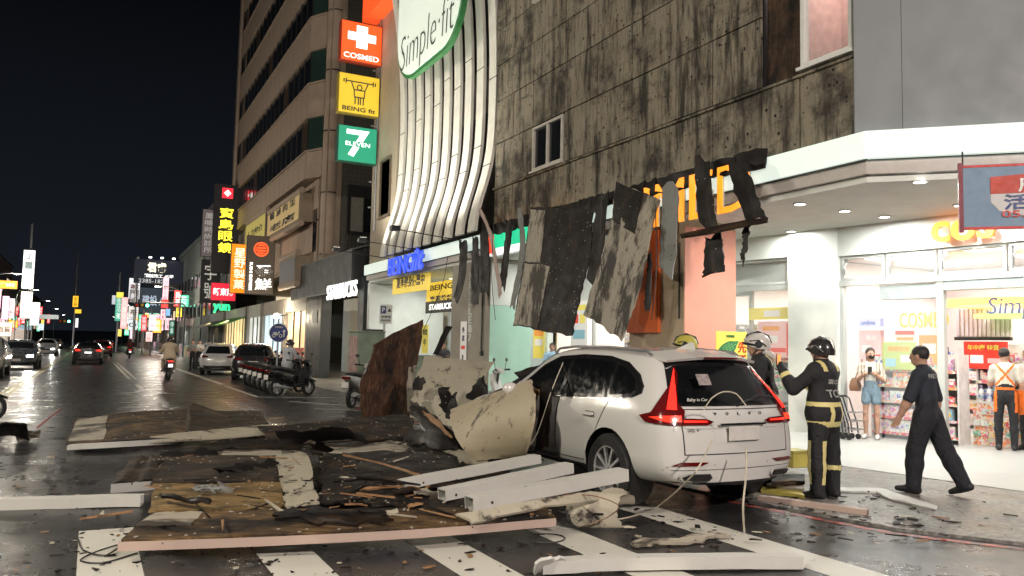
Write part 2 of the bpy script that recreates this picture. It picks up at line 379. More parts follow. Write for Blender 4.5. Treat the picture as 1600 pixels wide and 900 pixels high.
window(15.72, 17.16, 5.97, 7.08, 2, cb, DGLASS, FRAMEW); window(15.72, 17.16, 10.34, 11.7, 2, cb, DGLASS, FRAMEW)
wr = window(7.7, 8.64, 6.0, 8.26, 1, cb, GLASS, WHITE, fr=.06)
room = MB().box((11.2, 7.0, 5.9), (11.25, 9.3, 8.4)).box((9.92, 7.72, 8.3), (11.2, 9.3, 8.35)).box((9.92, 9.3, 5.9), (11.2, 9.35, 8.4)); room.build('room_wall', mat('pink_room_wall', (.75, .52, .47), .7), cb)
box_part('room_pipe', (10.6, 8.5, 6), (10.68, 8.56, 8.3), WHITE, cb); box_part('room_cabinet', (10.5, 8.02, 6.0), (10.9, 8.28, 7.35), mat('cabinet_pale', (.6, .42, .36), .6), cb)
box_part('room_floor', (9.92, 7.7, 5.88), (11.2, 9.3, 5.95), WALLW, cb); box_part('room_light', (10.3, 7.9, 8.24), (10.9, 9.1, 8.28), emat('room_tube', (1, .85, .8), 9), cb)
box_part('dark_opening', (9.6, 8.72, 5.97), (9.66, 9.44, 8.26), board_mat('charred_dark_board', (.06, .035, .02), (.12, .07, .045), .52, (9, 9, 1), False), cb)  # dark board set in the opening; its unlit depth is put into the colour
# grey clad corner above the canopy: parallel bit, then the chamfer
CH45 = Vector((math.sin(PI / 4), -math.cos(PI / 4), 0))
def chamfer_box(name, x0, y0, L, z0, z1, th, m, parent, s0=0.0):
    a = Vector((x0, y0, 0)) + CH45 * s0; b = Vector((x0, y0, 0)) + CH45 * L; n = Vector((CH45.y * -1, CH45.x, 0)); n = Vector((.7071, .7071, 0))
    return MB().prism([(a.x, a.y, z0), (b.x, b.y, z0), (b.x + n.x * th, b.y + n.y * th, z0), (a.x + n.x * th, a.y + n.y * th, z0)], (0, 0, z1 - z0)).build(name, m, parent)
s0 = 0
for k, L in enumerate((.62, 2.4, 4.2, 6.0, 8.0)):
    chamfer_box('grey_panel', 9.42, 7.62, L - .006, 4.74, 14.5, .2, GREYP, cb, s0); s0 = L
# canopy: lit fascia, trim, soffit
FASC = emat('fascia_lightbox', (.8, .95, .84), .62, (.6, .62, .6))
box_part('fascia', (9.33, 7.4, 4.32), (9.44, 15.2, 4.7), FASC, cb); box_part('fascia', (9.33, 19.3, 4.32), (9.44, 30.3, 4.7), FASC, cb)
chamfer_box('fascia', 9.33, 7.385, 2.9, 4.32, 4.7, .1, FASC, cb); chamfer_box('fascia', 9.33, 7.385, 8, 4.32, 4.7, .1, FASC, cb, 2.91)
TRIM = mat('canopy_trim', (.5, .46, .43), .5, var=.1)
box_part('trim', (9.42, 7.45, 4.12), (9.5, 30.25, 4.31), TRIM, cb); chamfer_box('trim', 9.43, 7.45, 8, 4.12, 4.31, .08, TRIM, cb)
box_part('trim', (9.37, 7.4, 4.3), (9.41, 30.25, 4.318), DARK, cb)
sf = MB().prism([(9.51, 7.5, 4.02), (14.9, 2.1, 4.02), (24, 2.1, 4.02), (24, 30.2, 4.02), (9.51, 30.2, 4.02)], (0, 0, .1)); sf.build('soffit', WALLW, cb)
# downlights in the soffit
DLE = emat('downlight_face', (1, .97, .9), 14)
dlp = [(1438, 283), (1320, 329), (1250, 318), (1382, 338), (1236, 361), (1500, 320), (1560, 300)]
dl_me = MB().lathe([(.085, -.004), (.085, -.02), (.11, -.02), (.11, 0)], (0, 0, 0), UZ, 20).mesh('ring', WHITE)
dd_me = MB().add([(.083 * math.cos(2 * PI * k / 16), .083 * math.sin(2 * PI * k / 16), -.008) for k in range(16)], [range(16)]).mesh('diffuser', DLE)
pts = [G(px, py, 4.02) for px, py in dlp] + [Vector((11.2, y, 4.02)) for y in (14.0, 16.2, 18.4, 23.5, 26, 28.4)]
for i, p in enumerate(pts):
    t = bpy.data.objects.new('downlight', None); COL.objects.link(t); t.parent = cb; t.location = p - Vector((FX, 14, 0)); WM[t.name] = Matrix.Translation(p)
    inst('ring', dl_me, t, (0, 0, 0)); inst('diffuser', dd_me, t, (0, 0, 0))
    lamp_light('downlight_lamp', 'AREA', p - Vector((0, 0, .03)), 44, (.97, 1, .95), t, .16)
# columns
SALM = mat('salmon_paint', (.7, .3, .22), .6, var=.08, scale=1.5); TAN = mat('tan_paint', (.45, .36, .25), .7, var=.15, scale=1.5); MINT = mat('mint_paint', (.42, .66, .55), .6, var=.08, scale=1.5); ORNG = mat('orange_panel', (.75, .16, .04), .5, var=.08)
c1 = MB().box((9.5, 11.4, 0), (10.74, 13.05, 4.02)).build('column', [TAN], cb); MB().box((9.512, 11.385, .1), (10.74, 11.4, 3.9)).build('column_face', SALM, c1)
MB().box((9.49, 11.5, 2.2), (9.5, 11.54, 3.6)).build('conduit', DARK, c1)
c2 = MB().box((9.5, 19.4, 0), (10.78, 22, 4.02)).build('column', mat('grey_paint', (.4, .37, .32), .7, scale=1.5), cb)
MB().box((9.51, 19.385, .1), (10.78, 19.4, 2.75)).build('column_face', MINT, c2); MB().box((9.51, 19.387, 2.76), (10.78, 19.4, 3.9)).build('column_face', WALLW, c2)
MB().box((9.44, 19.75, 1.5), (9.47, 19.8, 3.2)).box((9.43, 19.72, 1.38), (9.49, 19.83, 1.5)).build('pipe', DARK, c2)
vt = MB(); vtext(vt, 'NEVELE-7'[::1], (9.485, 20.6, 2.75), -UY, UZ, .25, 2.0, .03, .02); vt.build('raised_lettering', WALLW, c2)
MB().box((9.43, 12.06, 1.95), (9.498, 13.04, 3.9)).build('orange_board', ORNG, cb)
# fins: curved slats over the older part of the facade
def fin_x(z): return 9.55 - .62 * math.exp(-((z - 4.6) / 1.7) ** 2) - .5 * max(0, (z - 9) / 5) ** 2
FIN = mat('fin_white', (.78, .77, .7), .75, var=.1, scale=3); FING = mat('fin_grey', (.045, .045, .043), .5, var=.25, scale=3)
fb = MB(); zs = [4.72 + i * .3 for i in range(38)]
for y0, y1 in ((19.32, 27.3),):
    fb.add([(fin_x(z) + .16, y, z) for z in zs for y in (y0, y1)], [(2 * i, 2 * i + 1, 2 * i + 3, 2 * i + 2) for i in range(len(zs) - 1)])
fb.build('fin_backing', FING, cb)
for k in range(10):
    yc = 19.55 + k * .82; wdt = .44; vsx = []; fs = []
    for z in zs:
        yy = yc + .10 * math.sin((z - 5) * .35 + k * .1)
        for dx, dy in ((0, -wdt / 2), (0, wdt / 2), (.1, wdt / 2), (.1, -wdt / 2)): vsx.append((fin_x(z) + dx, yy + dy, z))
    for i in range(len(zs) - 1):
        for q in range(4): fs.append((4 * i + q, 4 * i + (q + 1) % 4, 4 * i + 4 + (q + 1) % 4, 4 * i + 4 + q))
    fs += [(3, 2, 1, 0)]
    MB().add(vsx, fs).build('fin', FIN, cb, smooth=True)
    for z in (6.6 + (k * .7) % 1.3, 9.1 + (k * .5) % 1.1): MB().box((fin_x(z) - .004, yc + .10 * math.sin((z - 5) * .35 + k * .1) - wdt / 2 - .004, z), (fin_x(z) + .03, yc + .10 * math.sin((z - 5) * .35 + k * .1) + wdt / 2 + .004, z + .025)).build('fin_joint', DARK, cb)
BW = mat('side_wall_beige', (.42, .36, .27), .7, var=.15, scale=1)
pier = MB().box((9.5, 27.35, 4.72), (10.5, 30.2, 22)).build('end_pier', BW, cb)
window(27.9, 29.1, 6.4, 8.6, 1, cb, DGLASS, mat('bronze_frame', (.12, .09, .06), .5), x=9.44)
MB().box((9.5, 30.0, 0.05), (12.6, 30.3, 4.02)).build('end_wall', WALLW, cb); MB().box((12.9, 22.1, .1), (13.1, 30, 4.02)).build('arcade_wall', mat('pale_blue_wall', (.52, .62, .66), .6, var=.07), cb)
MB().box((12.85, 26.0, .1), (12.9, 26.9, 2.4)).box((12.86, 24.6, 1.7), (12.9, 25.4, 2.7)).build('arcade_door', mat('glass_door_blue', (.4, .5, .52), .2), cb)
for y in (21.0, 24.0, 27):  # floodlights added to make the fins bright; the fixtures are invented
    fx = thing('floodlight', 'small black floodlight added off the canopy to brighten the white fins, %s' % {21.0: 'nearest the stained wall', 24.0: 'the middle one', 27: 'farthest from the stained wall'}[y], 'floodlight', (7.3, y, 4.75), 0, 'floodlights added before the fins')
    MB().box((7.18, y - .12, 4.78), (7.42, y + .12, 4.92)).build('housing', DARK, fx); MB().box((7.2, y - .1, 4.921), (7.4, y + .1, 4.925)).build('lens', emat('flood_lens', (1, .97, .85), 6), fx)
    MB().tube([(7.42, y, 4.82), (9.36, y, 4.66)], .015, 6).build('bracket', DARK, fx)
    lamp_light('flood', 'SPOT', (7.3, y, 5.0), 560, (1, .95, .82), fx, .15, aim((7.3, y, 5.0), (9.3, y, 9.0)), 2.2)
# ------------------------------------------------------------------ shop front under the canopy
SA = Vector((12.6, 10.56, 0)); SU = (Vector((13.07, 7.72, 0)) - SA).normalized(); SN = Vector((-SU.y, SU.x, 0))
if SN.x > 0: SN = -SN                                     # towards the street
def SFs(px):
    d = ray(px, 500); C0 = Vector((0, 0, CH)); t = (SA - C0).dot(SN) / d.dot(SN); return (C0 + d * t - SA).dot(SU)
def SP(s, z, off=0.0): return SA + SU * s + Vector((0, 0, z)) + SN * off
def sbox(mb, s0, s1, z0, z1, off=0.0, th=.1, mi=0): return mb.obox(SP((s0 + s1) / 2, (z0 + z1) / 2, off), SU, UZ, SN, s1 - s0, z1 - z0, th, mi)
FRM = mat('pale_window_frame', (.5, .52, .5), .4, var=.06)
wl = MB(); a, b = SFs(1238), SFs(1315)
sbox(wl, a, b, .06, 4.02, 0, .3); wl.build('shop_pillar', WALLW, cb)
e1 = SFs(1750)
lw = MB(); sbox(lw, b + .002, e1, 3.47, 4.018, -.02, .22); lw.build('lintel_wall', WALLW, cb)
aL = SFs(1040); lw = MB(); sbox(lw, aL, a - .002, 3.55, 4.018, -.02, .2); lw.build('lintel_wall', WALLW, cb)
def transom(s0, s1, z0, z1, stay=True):
    t = MB(); f = .055
    for q in ((s0, s1, z0, z0 + f), (s0, s1, z1 - f, z1), (s0, s0 + f, z0 + f, z1 - f), (s1 - f, s1, z0 + f, z1 - f)): sbox(t, *q, .0, .09)
    o = t.build('transom_window', FRM, cb, bevel=.006)
    g = MB(); sbox(g, s0 + f, s1 - f, z0 + f, z1 - f, 0, .012); g.build('pane', GLASS, o)
    if stay:
        h = MB(); p = SP(s0 + f + .06, z1 - f - .04, .04); q = SP(s0 + f + .02, z0 + f + .06, .05); h.tube([p, (p + q) / 2 + SN * .05, q], .013, 6); h.obox(p, SU, UZ, SN, .06, .09, .03); h.build('window_stay', STEEL, o)
for p0, p1 in ((1317, 1385), (1387, 1467), (1470, 1577), (1580, 1690)): transom(SFs(p0), SFs(p1), 3.0, 3.46)
transom(SFs(1100), a - .01, 3.0, 3.54, False)
fr = MB()
for p0, w_ in ((1315, .07), (1466, .12), (1690, .1)): s = SFs(p0); sbox(fr, s, s + w_, .08, 2.995, 0, .12)
sbox(fr, SFs(1316), SFs(1690), 2.9, 2.997, .01, .14); sbox(fr, SFs(1100), a - .01, 2.9, 2.997, 0, .1); s = SFs(1100); sbox(fr, s, s + .06, .08, 2.9, 0, .1)
fr.build('shopfront_frame', FRM, cb)
hd = MB(); sbox(hd, SFs(1376), SFs(1465), 2.62, 2.88, -.06, .2); sbox(hd, SFs(1478), SFs(1688), 2.74, 2.89, -.04, .2); hd.build('door_header', mat('header_grey', (.36, .4, .4), .4), cb)
for p0, p1 in ((1317, 1376), (1378, 1464), (1104, 1236)): g = MB(); sbox(g, SFs(p0) + .02, SFs(p1) - .02, .1, 2.6 if p0 > 1316 else 2.89, -.02, .012); g.build('glass_pane', GLASS, cb)
# interior shell
IN = mat('pinkish_interior_wall', (.82, .74, .71), .6, var=.06)
MB().box((17.6, 4, .1), (17.7, 30, 3.7)).build('back_wall', IN, cb)
MB().prism([(12.85, 11, 3.62), (13.6, 4, 3.62), (17.6, 4, 3.62), (17.6, 30, 3.62), (12.75, 30, 3.62)], (0, 0, .06)).build('shop_ceiling', IN, cb)
MB().box((13.2, 11.9, .1), (17.6, 12.05, 3.6)).build('party_wall', IN, cb)
MB().box((13.2, 22.0, .1), (17.6, 22.1, 3.6)).build('party_wall', IN, cb)
TUBE = emat('ceiling_panel_light', (1, .95, .92), 3)
for y in (6.6, 8.6, 10.6):
    for x in (14.4, 16.2):
        o = box_part('ceiling_light', (x - .3, y - .6, 3.58), (x + .3, y + .6, 3.615), TUBE, cb); lamp_light('ceiling_lamp', 'AREA', (x, y, 3.55), 36, (1, .9, .87), cb, .6, sy=1.2)
for y in (13.5, 16, 18.5, 20.8):
    for x in (14.2, 16.2):
        o = box_part('ceiling_light', (x - .3, y - .6, 3.58), (x + .3, y + .6, 3.615), TUBE, cb); lamp_light('ceiling_lamp', 'AREA', (x, y, 3.55), 44, (1, .94, .8), cb, .6, sy=1.2)
sb_ = MB(); 
for y0, y1 in ((12.9, 14.9), (15.0, 17.0), (17.1, 19.1)):
    for q in ((y0, y1, .1, .22), (y0, y1, 2.85, 2.95), (y0, y0 + .06, .22, 2.85), (y1 - .06, y1, .22, 2.85)): sb_.box((12.6, q[0], q[2]), (12.7, q[1], q[3]))
sb_.build('shopfront_frame', FRM, cb)
MB().box((12.6, 11.9, 2.96), (12.8, 22, 4.0)).build('lintel_wall', WALLW, cb)
for y0, y1 in ((12.97, 14.83), (15.07, 16.93), (17.17, 19.03)): MB().box((12.64, y0, .23), (12.655, y1, 2.84)).build('glass_pane', GLASS, cb)

# ------------------------------------------------------------------ shelving and shop dressing
PAL = [(.8, .1, .08), (.85, .75, .7), (.1, .2, .6), (.85, .4, .5), (.9, .6, .1), (.15, .5, .3), (.85, .85, .85), (.6, .25, .5), (.2, .55, .75), (.9, .35, .15)]
def pack_mat(n, c):
    s = NT('package_' + n); co = world_co(s); v = s.n('TexVoronoi'); v.inputs['Scale'].default_value = 26; s.l(co, v.inputs['Vector']); v2 = s.n('TexVoronoi'); v2.inputs['Scale'].default_value = 55; s.l(co, v2.inputs['Vector'])
    bw = s.n('RGBToBW'); s.l(v.outputs['Color'], bw.inputs[0]); k = s.ramp(bw.outputs[0], [(.5, 0.0), (.54, .8)]); b2 = s.n('RGBToBW'); s.l(v2.outputs['Color'], b2.inputs[0])
    x = s.mix(k, c, (.8, .78, .75)); x = s.mix(s.ramp(b2.outputs[0], [(.66, 0.0), (.7, .7)]), x, v.outputs['Color']); s.base(x); s.set(Roughness=.35); MATS['package_' + n] = s.m; return s.m
PM = [pack_mat(n, tuple(c)) for n, c in zip(('red', 'cream', 'blue', 'pink', 'amber', 'green', 'white', 'plum', 'sky', 'orange'), PAL)]
SHW = mat('shelf_white', (.75, .74, .72), .4)
def shelf_unit(label, p, u, L, dep, Hh, rows, seed, group='shelving units in the shops', posters=()):
    """p: floor corner at the left end of the front, u: along the front, goods face the street"""
    u = Vector(u).normalized(); n = Vector((-u.y, u.x, 0)); n = n if n.x < 0 else -n; p = Vector(p)
    t = thing('shelf_unit', label, 'shelf', p + u * (L / 2), 0, group); r = random.Random(seed); zf = p.z
    MB().obox(p + u * (L / 2) - n * (dep / 2) + Vector((0, 0, Hh / 2)), u, UZ, n, L, Hh, .03).build('back_panel', SHW, t)
    for q in (0, L): MB().obox(p + u * q + Vector((0, 0, Hh / 2)), u, UZ, n, .03, Hh, dep).build('side_panel', SHW, t)
    pm = MB(); hh = (Hh - .12) / rows
    for k in range(rows):
        z = .1 + k * hh
        MB().obox(p + u * (L / 2) + Vector((0, 0, z)), u, UZ, n, L - .03, .025, dep).build('shelf', SHW, t)
        MB().obox(p + u * (L / 2) + n * (dep / 2 + .008) + Vector((0, 0, z)), u, UZ, n, L - .03, .05, .012).build('price_rail', PM[r.choice((0, 6, 9))], t)
        x = .05
        while x < L - .12:
            wd = r.uniform(.05, .13); ht = r.uniform(.45, .85) * hh; mi = r.randrange(len(PM)); nrep = r.randint(1, 4)
            for _ in range(nrep):
                if x + wd > L - .04: break
                pm.obox(p + u * (x + wd / 2) + n * (dep * .28) + Vector((0, 0, z + .014 + ht / 2)), u, UZ, n, wd * .92, ht, dep * .35, mi)
                pm.obox(p + u * (x + wd / 2) + n * (dep * .28 + dep * .176) + Vector((0, 0, z + .014 + ht * .5)), u, UZ, n, wd * .6, ht * .35, .004, (mi + 6) % 10)
                x += wd
            x += r.choice((0, 0, .02))
    tag(pm.build('packages', PM, t), kind='stuff'); return t
def floor_z(x): return .036 + max(0, min(1, (x - 9.6) / 3.4)) * .064
def spt(px, off): q = SP(SFs(px), .1, off); return q
shelf_unit('white shelving full of small packets behind the woman holding a phone', SP(SFs(1345), .1, -.55), SU, 1.55, .4, 1.55, 5, 1)
shelf_unit('shelving of packets just inside the open shop door behind the walking man', SP(SFs(1480), .1, -1.3), SU, 1.5, .45, 1.75, 5, 2)
shelf_unit('tall crowded shelving at the back of the pharmacy, left of the door post', Vector((17.1, 15.3, .1)), -UY, 2.4, .4, 1.9, 6, 3)
shelf_unit('shelving behind the glass left of the white shop pillar', SP(SFs(1160), .1, -.6), SU, 1.15, .4, 2.0, 6, 5)
shelf_unit('bright shelving of the convenience store behind the person in a blue shirt', (13.6, 18.6, .1), -UY, 2.6, .45, 2.1, 6, 6)
shelf_unit('bright shelving of the convenience store right of the hanging dark panel', (13.9, 15.8, .1), -UY, 2.6, .45, 2.2, 6, 7)
shelf_unit('low shelving at the back wall of the pharmacy behind the clerk in the apron', (16.9, 12.9 - 1.1, .1), -UY, 3.2, .4, 1.7, 5, 8)
# detergent bottles lined up by the door
btl = MB().lathe([(0.001, 0), (.045, 0), (.05, .03), (.05, .15), (.03, .2), (.018, .21), (.018, .25), (.001, .25)], (0, 0, 0), UZ, 12).mesh('bottle', [PM[6]], smooth=True)
btl2 = MB().lathe([(.0515, .04), (.0515, .13)], (0, 0, 0), UZ, 12).mesh('label_band', [PM[2]], smooth=True)
cap = MB().lathe([(.021, .21), (.021, .265), (.001, .265)], (0, 0, 0), UZ, 10).mesh('cap', [PM[2]])
shf = MB(); bp = SP(SFs(1486), .1, -1.0)
st = thing('promotion_stand', 'orange and white promotion stand with blue capped bottles by the shop door', 'display stand', bp + SU * .5)
s1 = MB().obox(bp + SU * .36 + Vector((0, 0, .36)), SU, UZ, SN, .78, .72, .35); s1.build('base', PM[9], st)
MB().obox(bp + SU * .36 + Vector((0, 0, .735)), SU, UZ, SN, .8, .03, .37).build('top', SHW, st)
for z in (.2, .38):
    pk = MB(); r = random.Random(int(z * 100))
    for k in range(6): pk.obox(bp + SU * (.03 + k * .13) + SN * .19 + Vector((0, 0, z)), SU, UZ, SN, .11, .1, .03, r.choice((4, 5, 0, 6)))
    tag(pk.build('packets', PM, st), kind='stuff')
tx = MB(); text(tx, '夏日 優惠', bp + SU * .36 + SN * .185 + Vector((0, 0, .58)), SU, UZ, .5, .12, .02, .01); tx.build('lettering', PM[6], st)
for k, nm in enumerate(('leftmost', 'second', 'third', 'fourth', 'fifth', 'rightmost')):
    t = thing('detergent_bottle', 'white bottle with blue cap on the promotion stand, %s in the row' % nm, 'bottle', bp + SU * (.04 + k * .13) + Vector((0, 0, .752)), 0, 'bottles on the promotion stand')
    for nme, m_ in (('flask', btl), ('label_band', btl2), ('cap', cap)): inst(nme, m_, t, (0, 0, 0))
def poster(label, c, u, w, h, face, rows=(), frame=None, cat='poster', name='poster', group='posters in the shops'):
    u = Vector(u).normalized(); n = u.cross(UZ); c = Vector(c)
    t = thing(name, label, cat, c - Vector((0, 0, h / 2)), 0, group)
    MB().obox(c, u, UZ, n, w, h, .012).build('sheet', face, t)
    for (dx, dz, ww, hh, m_) in rows:
        if isinstance(ww, str): q = MB(); text(q, ww, c + u * (dx * w) + UZ * (dz * h) + n * .012, u, UZ, None, hh * h, .015, .008); q.build('lettering', m_, t)
        else: MB().obox(c + u * (dx * w) + UZ * (dz * h) + n * .009, u, UZ, n, ww * w, hh * h, .006).build('patch', m_, t)
    return t
PE = {k: emat('printed_' + k, c, .15) for k, c in dict(red=(.8, .05, .03), yellow=(.85, .72, .12), white=(.85, .82, .8), pink=(.9, .55, .55), green=(.4, .5, .14), cyan=(.25, .5, .6), orange=(.9, .35, .05), lilac=(.5, .5, .75)).items()}  # printed sheets are given a faint glow, as if brightly lit
INK = mat('print_ink', (.02, .03, .06), .5); INKR = mat('print_red', (.6, .03, .02), .5); INKG = mat('print_green', (.03, .2, .07), .5); INKB = mat('print_blue', (.05, .1, .4), .5); LEAF2 = mat('print_light_green', (.25, .5, .2), .5)
def at_sf(px, py, off): d = ray(px, py); C0 = Vector((0, 0, CH)); t = (SA + SN * off - C0).dot(SN) / d.dot(SN); return C0 + d * t
poster('red promotion poster with white patches left of the clerk in the apron', at_sf(1540, 555, -1.0), SU, .72, .48, PE['red'], [(-.05, .28, '年中慶 特賣', .2, PE['yellow']), (-.2, -.15, .3, .3, PE['white']), (.2, -.2, .3, .18, PE['pink'])])
poster('green and orange promotion poster between the woman and the walking man', at_sf(1405, 556, -.3), SU, .62, .5, PE['green'], [(0, .25, '限時折扣', .2, PE['orange']), (-.25, -.25, .3, .3, PE['cyan']), (.2, -.1, .3, .25, PE['white'])])
poster('pale pink poster column above the shelf left of the woman holding a phone', at_sf(1362, 545, -.4), SU, .5, .7, PE['pink'], [(0, .3, '美妝', .15, PE['white']), (-.2, 0, .35, .2, PE['white']), (.15, -.25, .4, .2, PE['red'])])
poster('small red price card above the green poster', at_sf(1414, 527, -.45), SU, .38, .28, PE['white'], [(0, .3, .9, .25, PE['red']), (0, -.1, .8, .2, PE['orange'])])
poster('lilac notice high on the pharmacy window', at_sf(1361, 504, -.2), SU, .5, .16, PE['lilac'], [(-.1, 0, 'online', .5, INKB)])
poster('pink and red poster left of the white shop pillar above the firefighters', at_sf(1210, 530, -.3), SU, .8, .75, PE['pink'], [(.42, 0, .1, .9, PE['red']), (-.1, .3, .5, .12, PE['orange']), (-.15, 0, .5, .2, PE['white']), (0, -.3, .7, .12, PE['red'])])
poster('pale yellow notice above the pink poster left of the white shop pillar', at_sf(1200, 490, -.3), SU, .95, .25, PE['yellow'], [(.1, 0, .4, .5, PE['white'])])
poster('pale orange poster near the open shop door', at_sf(1452, 550, -.5), SU, .35, .6, PE['orange'], [(0, .1, .7, .3, PE['white'])])
mp = poster('yellow roadside poster with a big green melon behind the white car', PY(1143, 548, 9.9), UX, .66, .62, PE['yellow'], [(.33, .1, '先', .3, INKR), (.33, -.25, '穩', .3, INKR), (-.05, .38, '中華電信', .07, INKG)])
mc = PY(1135, 546, 9.9); mb = MB()
for i in range(26):
    q = [(math.cos(2 * PI * i / 26) * .23, math.sin(2 * PI * i / 26) * .12)]
lf = [(math.cos(2 * PI * i / 26) * .22 * (1.25 if abs(i) < 2 else 1), math.sin(2 * PI * i / 26) * .11) for i in range(26)]
mb.prism([mc + UX * (x * .9 - y * .45) + UZ * (x * .45 + y * .9) - UY * .012 for x, y in lf], (0, -.004, 0)); mb.build('melon_print', INKG, mp)
mb = MB()
for k in range(5):
    for j in range(7):
        x = -.18 + j * .06; y = -.07 + k * .035
        if (x / .21) ** 2 + (y / .1) ** 2 < .8: mb.obox(mc + UX * (x * .9 - y * .45) + UZ * (x * .45 + y * .9) - UY * .019, (.9, 0, .45), (-.45, 0, .9), (0, -1, 0), .042, .014, .002)
mb.build('melon_ribs', LEAF2, mp)
poster('white vertical banner with small print on the grey column', PX(724, 535, 9.46), -UY, .42, 1.2, PE['white'], [(0, .3, '外', .14, INK), (0, .1, '送', .14, INK), (0, -.12, .6, .08, PE['red']), (0, -.35, '8', .12, INK)])
poster('yellow notice on the arcade wall beyond the rusty upright panel', PX(664, 530, 10.5), -UY, .6, 1.0, PE['yellow'], [(0, .25, '營業', .2, INK), (0, -.1, '中', .25, INK)])
poster('yellow poster with orange bottle in the convenience store window', PX(1010, 545, 12.5), -UY, .9, .9, PE['yellow'], [(-.1, .3, '冰咖啡', .18, INKG), (-.2, -.2, .2, .4, PE['orange']), (.25, 0, .3, .5, PE['white'])])
poster('yellow and white poster low in the convenience store window, left', PX(842, 535, 12.5), -UY, .7, 1.0, PE['yellow'], [(0, .3, .8, .2, PE['orange']), (0, 0, .7, .2, PE['white'])])
poster('white menu sheet in the convenience store window beneath the dark hanging panel', PX(905, 505, 12.55), -UY, .9, 1.3, PE['white'], [(0, .35, .8, .12, PE['yellow']), (-.2, .1, .3, .2, PE['red']), (.2, .1, .3, .2, PE['yellow']), (0, -.25, .7, .2, PE['cyan'])])
# letters and hanging lamps inside the pharmacy
GOLD = emat('gold_letter', (.8, .36, .03), .5)
q = MB(); text(q, 'COSMED', at_sf(1443, 500, -3.5), SU, UZ, 1.05, .34, .01, .03); solo('wall_letters', q, GOLD, 'gold letters on the pink wall inside the pharmacy', 'letters')
rg = MB(); cpt = at_sf(1555, 474, -1.6)
rg.lathe([(.62, -.05), (.85, -.05), (.85, .06), (.62, .06), (.62, -.05)], cpt, UZ, 40); solo('ring_lamp', rg, emat('yellow_ring', (1, .62, .15), 1.5), 'yellow ring lamp hanging inside the shop door', 'lamp', smooth=30)
rg = MB(); cpt = at_sf(1575, 494, -1.8); rg.lathe([(.0, -.03), (.55, -.03), (.55, .03), (0, .03)], cpt, UZ, 32); solo('disc_lamp', rg, emat('lime_disc', (.55, .85, .25), 1.1), 'lime green disc lamp below the yellow ring inside the shop', 'lamp', smooth=30)
sp_ = MB(); text(sp_, 'Simple', at_sf(1592, 481, -.1), SU, UZ, .95, .36, .0, .01, shear=.15); solo('glass_lettering', sp_, mat('decal_slate', (.12, .14, .25), .5), 'slender dark lettering on the glass above the clerks', 'lettering')
bd = thing('slatted_board', 'lilac board of vertical slats inside the shop above the red poster', 'board', at_sf(1535, 530, -2.2)); c0 = at_sf(1535, 503, -2.2)
for k in range(12): MB().obox(c0 + SU * (-.44 + k * .08), SU, UZ, SN, .05, .55, .03).build('slat', mat('lilac_slat', (.72, .62, .72), .5), bd)
MB().obox(c0 - SN * .03, SU, UZ, SN, .98, .58, .02).build('backing', IN, bd); MB().obox(c0 - UZ * .32, SU, UZ, SN, 1.0, .06, .1).build('rail', BLACK, bd)
# letters on the canopy
OL = emat('orange_sign_letter', (1, .32, .02), 1.15); OLS = mat('letter_return', (.7, .66, .55), .5)
lt = thing('fascia_letters', 'big orange letters on the white canopy half hidden by hanging strips', 'shop sign', (9.2, 11.6, 4.0))
for ch, y0, y1 in (('S', 12.6, 12.1), ('M', 12.02, 11.15), ('E', 11.0, 10.4), ('D', 10.28, 9.5)):
    yc = (y0 + y1) / 2; m1 = MB(); text(m1, ch, (9.285, yc, 4.33), -UY, UZ, abs(y0 - y1), .8, .0, .02); m1.build('letter', OL, lt)
    m2 = MB(); text(m2, ch, (9.312, yc, 4.33), -UY, UZ, abs(y0 - y1) * 1.0, .8, .0, .034); m2.build('letter_return', OLS, lt)
sg = thing('striped_fascia', 'green white and red lit fascia strip behind the hanging strips', 'shop sign', (9.38, 17.2, 4.2))
for z0, z1, m_ in ((4.62, 4.82, emat('sign_orange', (1, .35, .03), 1)), (4.22, 4.619, emat('sign_green', (.02, .62, .3), .95)), (4.05, 4.219, emat('sign_white', (.9, .95, .9), 1))): MB().box((9.33, 15.25, z0), (9.45, 19.25, z1)).build('stripe', m_, sg)
MB().box((9.315, 18.9, 4.1), (9.33, 19.2, 4.6)).build('stripe', emat('sign_red', (.85, .05, .02), 1), sg)
MB().box((9.3, 19.3, 4.0), (9.33, 19.33, 4.8)).build('end_cap', WHITE, sg)
bl = thing('blue_letters', 'blue illuminated letters standing off the end of the white canopy', 'shop sign', (9.1, 28.0, 4.4)); BLE = emat('blue_letter', (.04, .09, .75), 1.1); 
q = MB(); text(q, 'BEING', PX(625, 414, 9.12), -UY, UZ, 2.3, .62, .0, .06); q.build('lettering', BLE, bl); q = MB(); text(q, 'fit', PX(653, 405, 9.12), -UY, UZ, 1.0, .7, .03, .06, shear=.25); q.build('lettering', BLE, bl)
q = MB(); text(q, 'BEING', PX(625, 414, 9.2), -UY, UZ, 2.3, .62, .0, .1); text(q, 'fit', PX(653, 405, 9.2), -UY, UZ, 1.0, .7, .03, .1, shear=.25); q.build('letter_return', mat('blue_return', (.02, .04, .2), .5), bl)
YB_ = emat('yellow_banner_face', (.85, .62, .08), .55); 
def banner(label, p0, p1, X, face, txt, ink, group='banners under the canopy'):
    a, b = PX(*p0, X), PX(*p1, X); t = thing('banner', label, 'banner', ((a.x + b.x) / 2, (a.y + b.y) / 2, b.z), 0, group)
    MB().box((X, b.y, b.z), (X + .03, a.y, a.z)).build('sheet', face, t)
    q = MB()
    for k, ln in enumerate(txt): text(q, ln, (X - .006, (a.y + b.y) / 2, b.z + (a.z - b.z) * (1 - (k + .5) / len(txt))), -UY, UZ, abs(a.y - b.y) * .75, abs(a.z - b.z) * .5 / len(txt), .02, .01)
    q.build('lettering', ink, t); return t
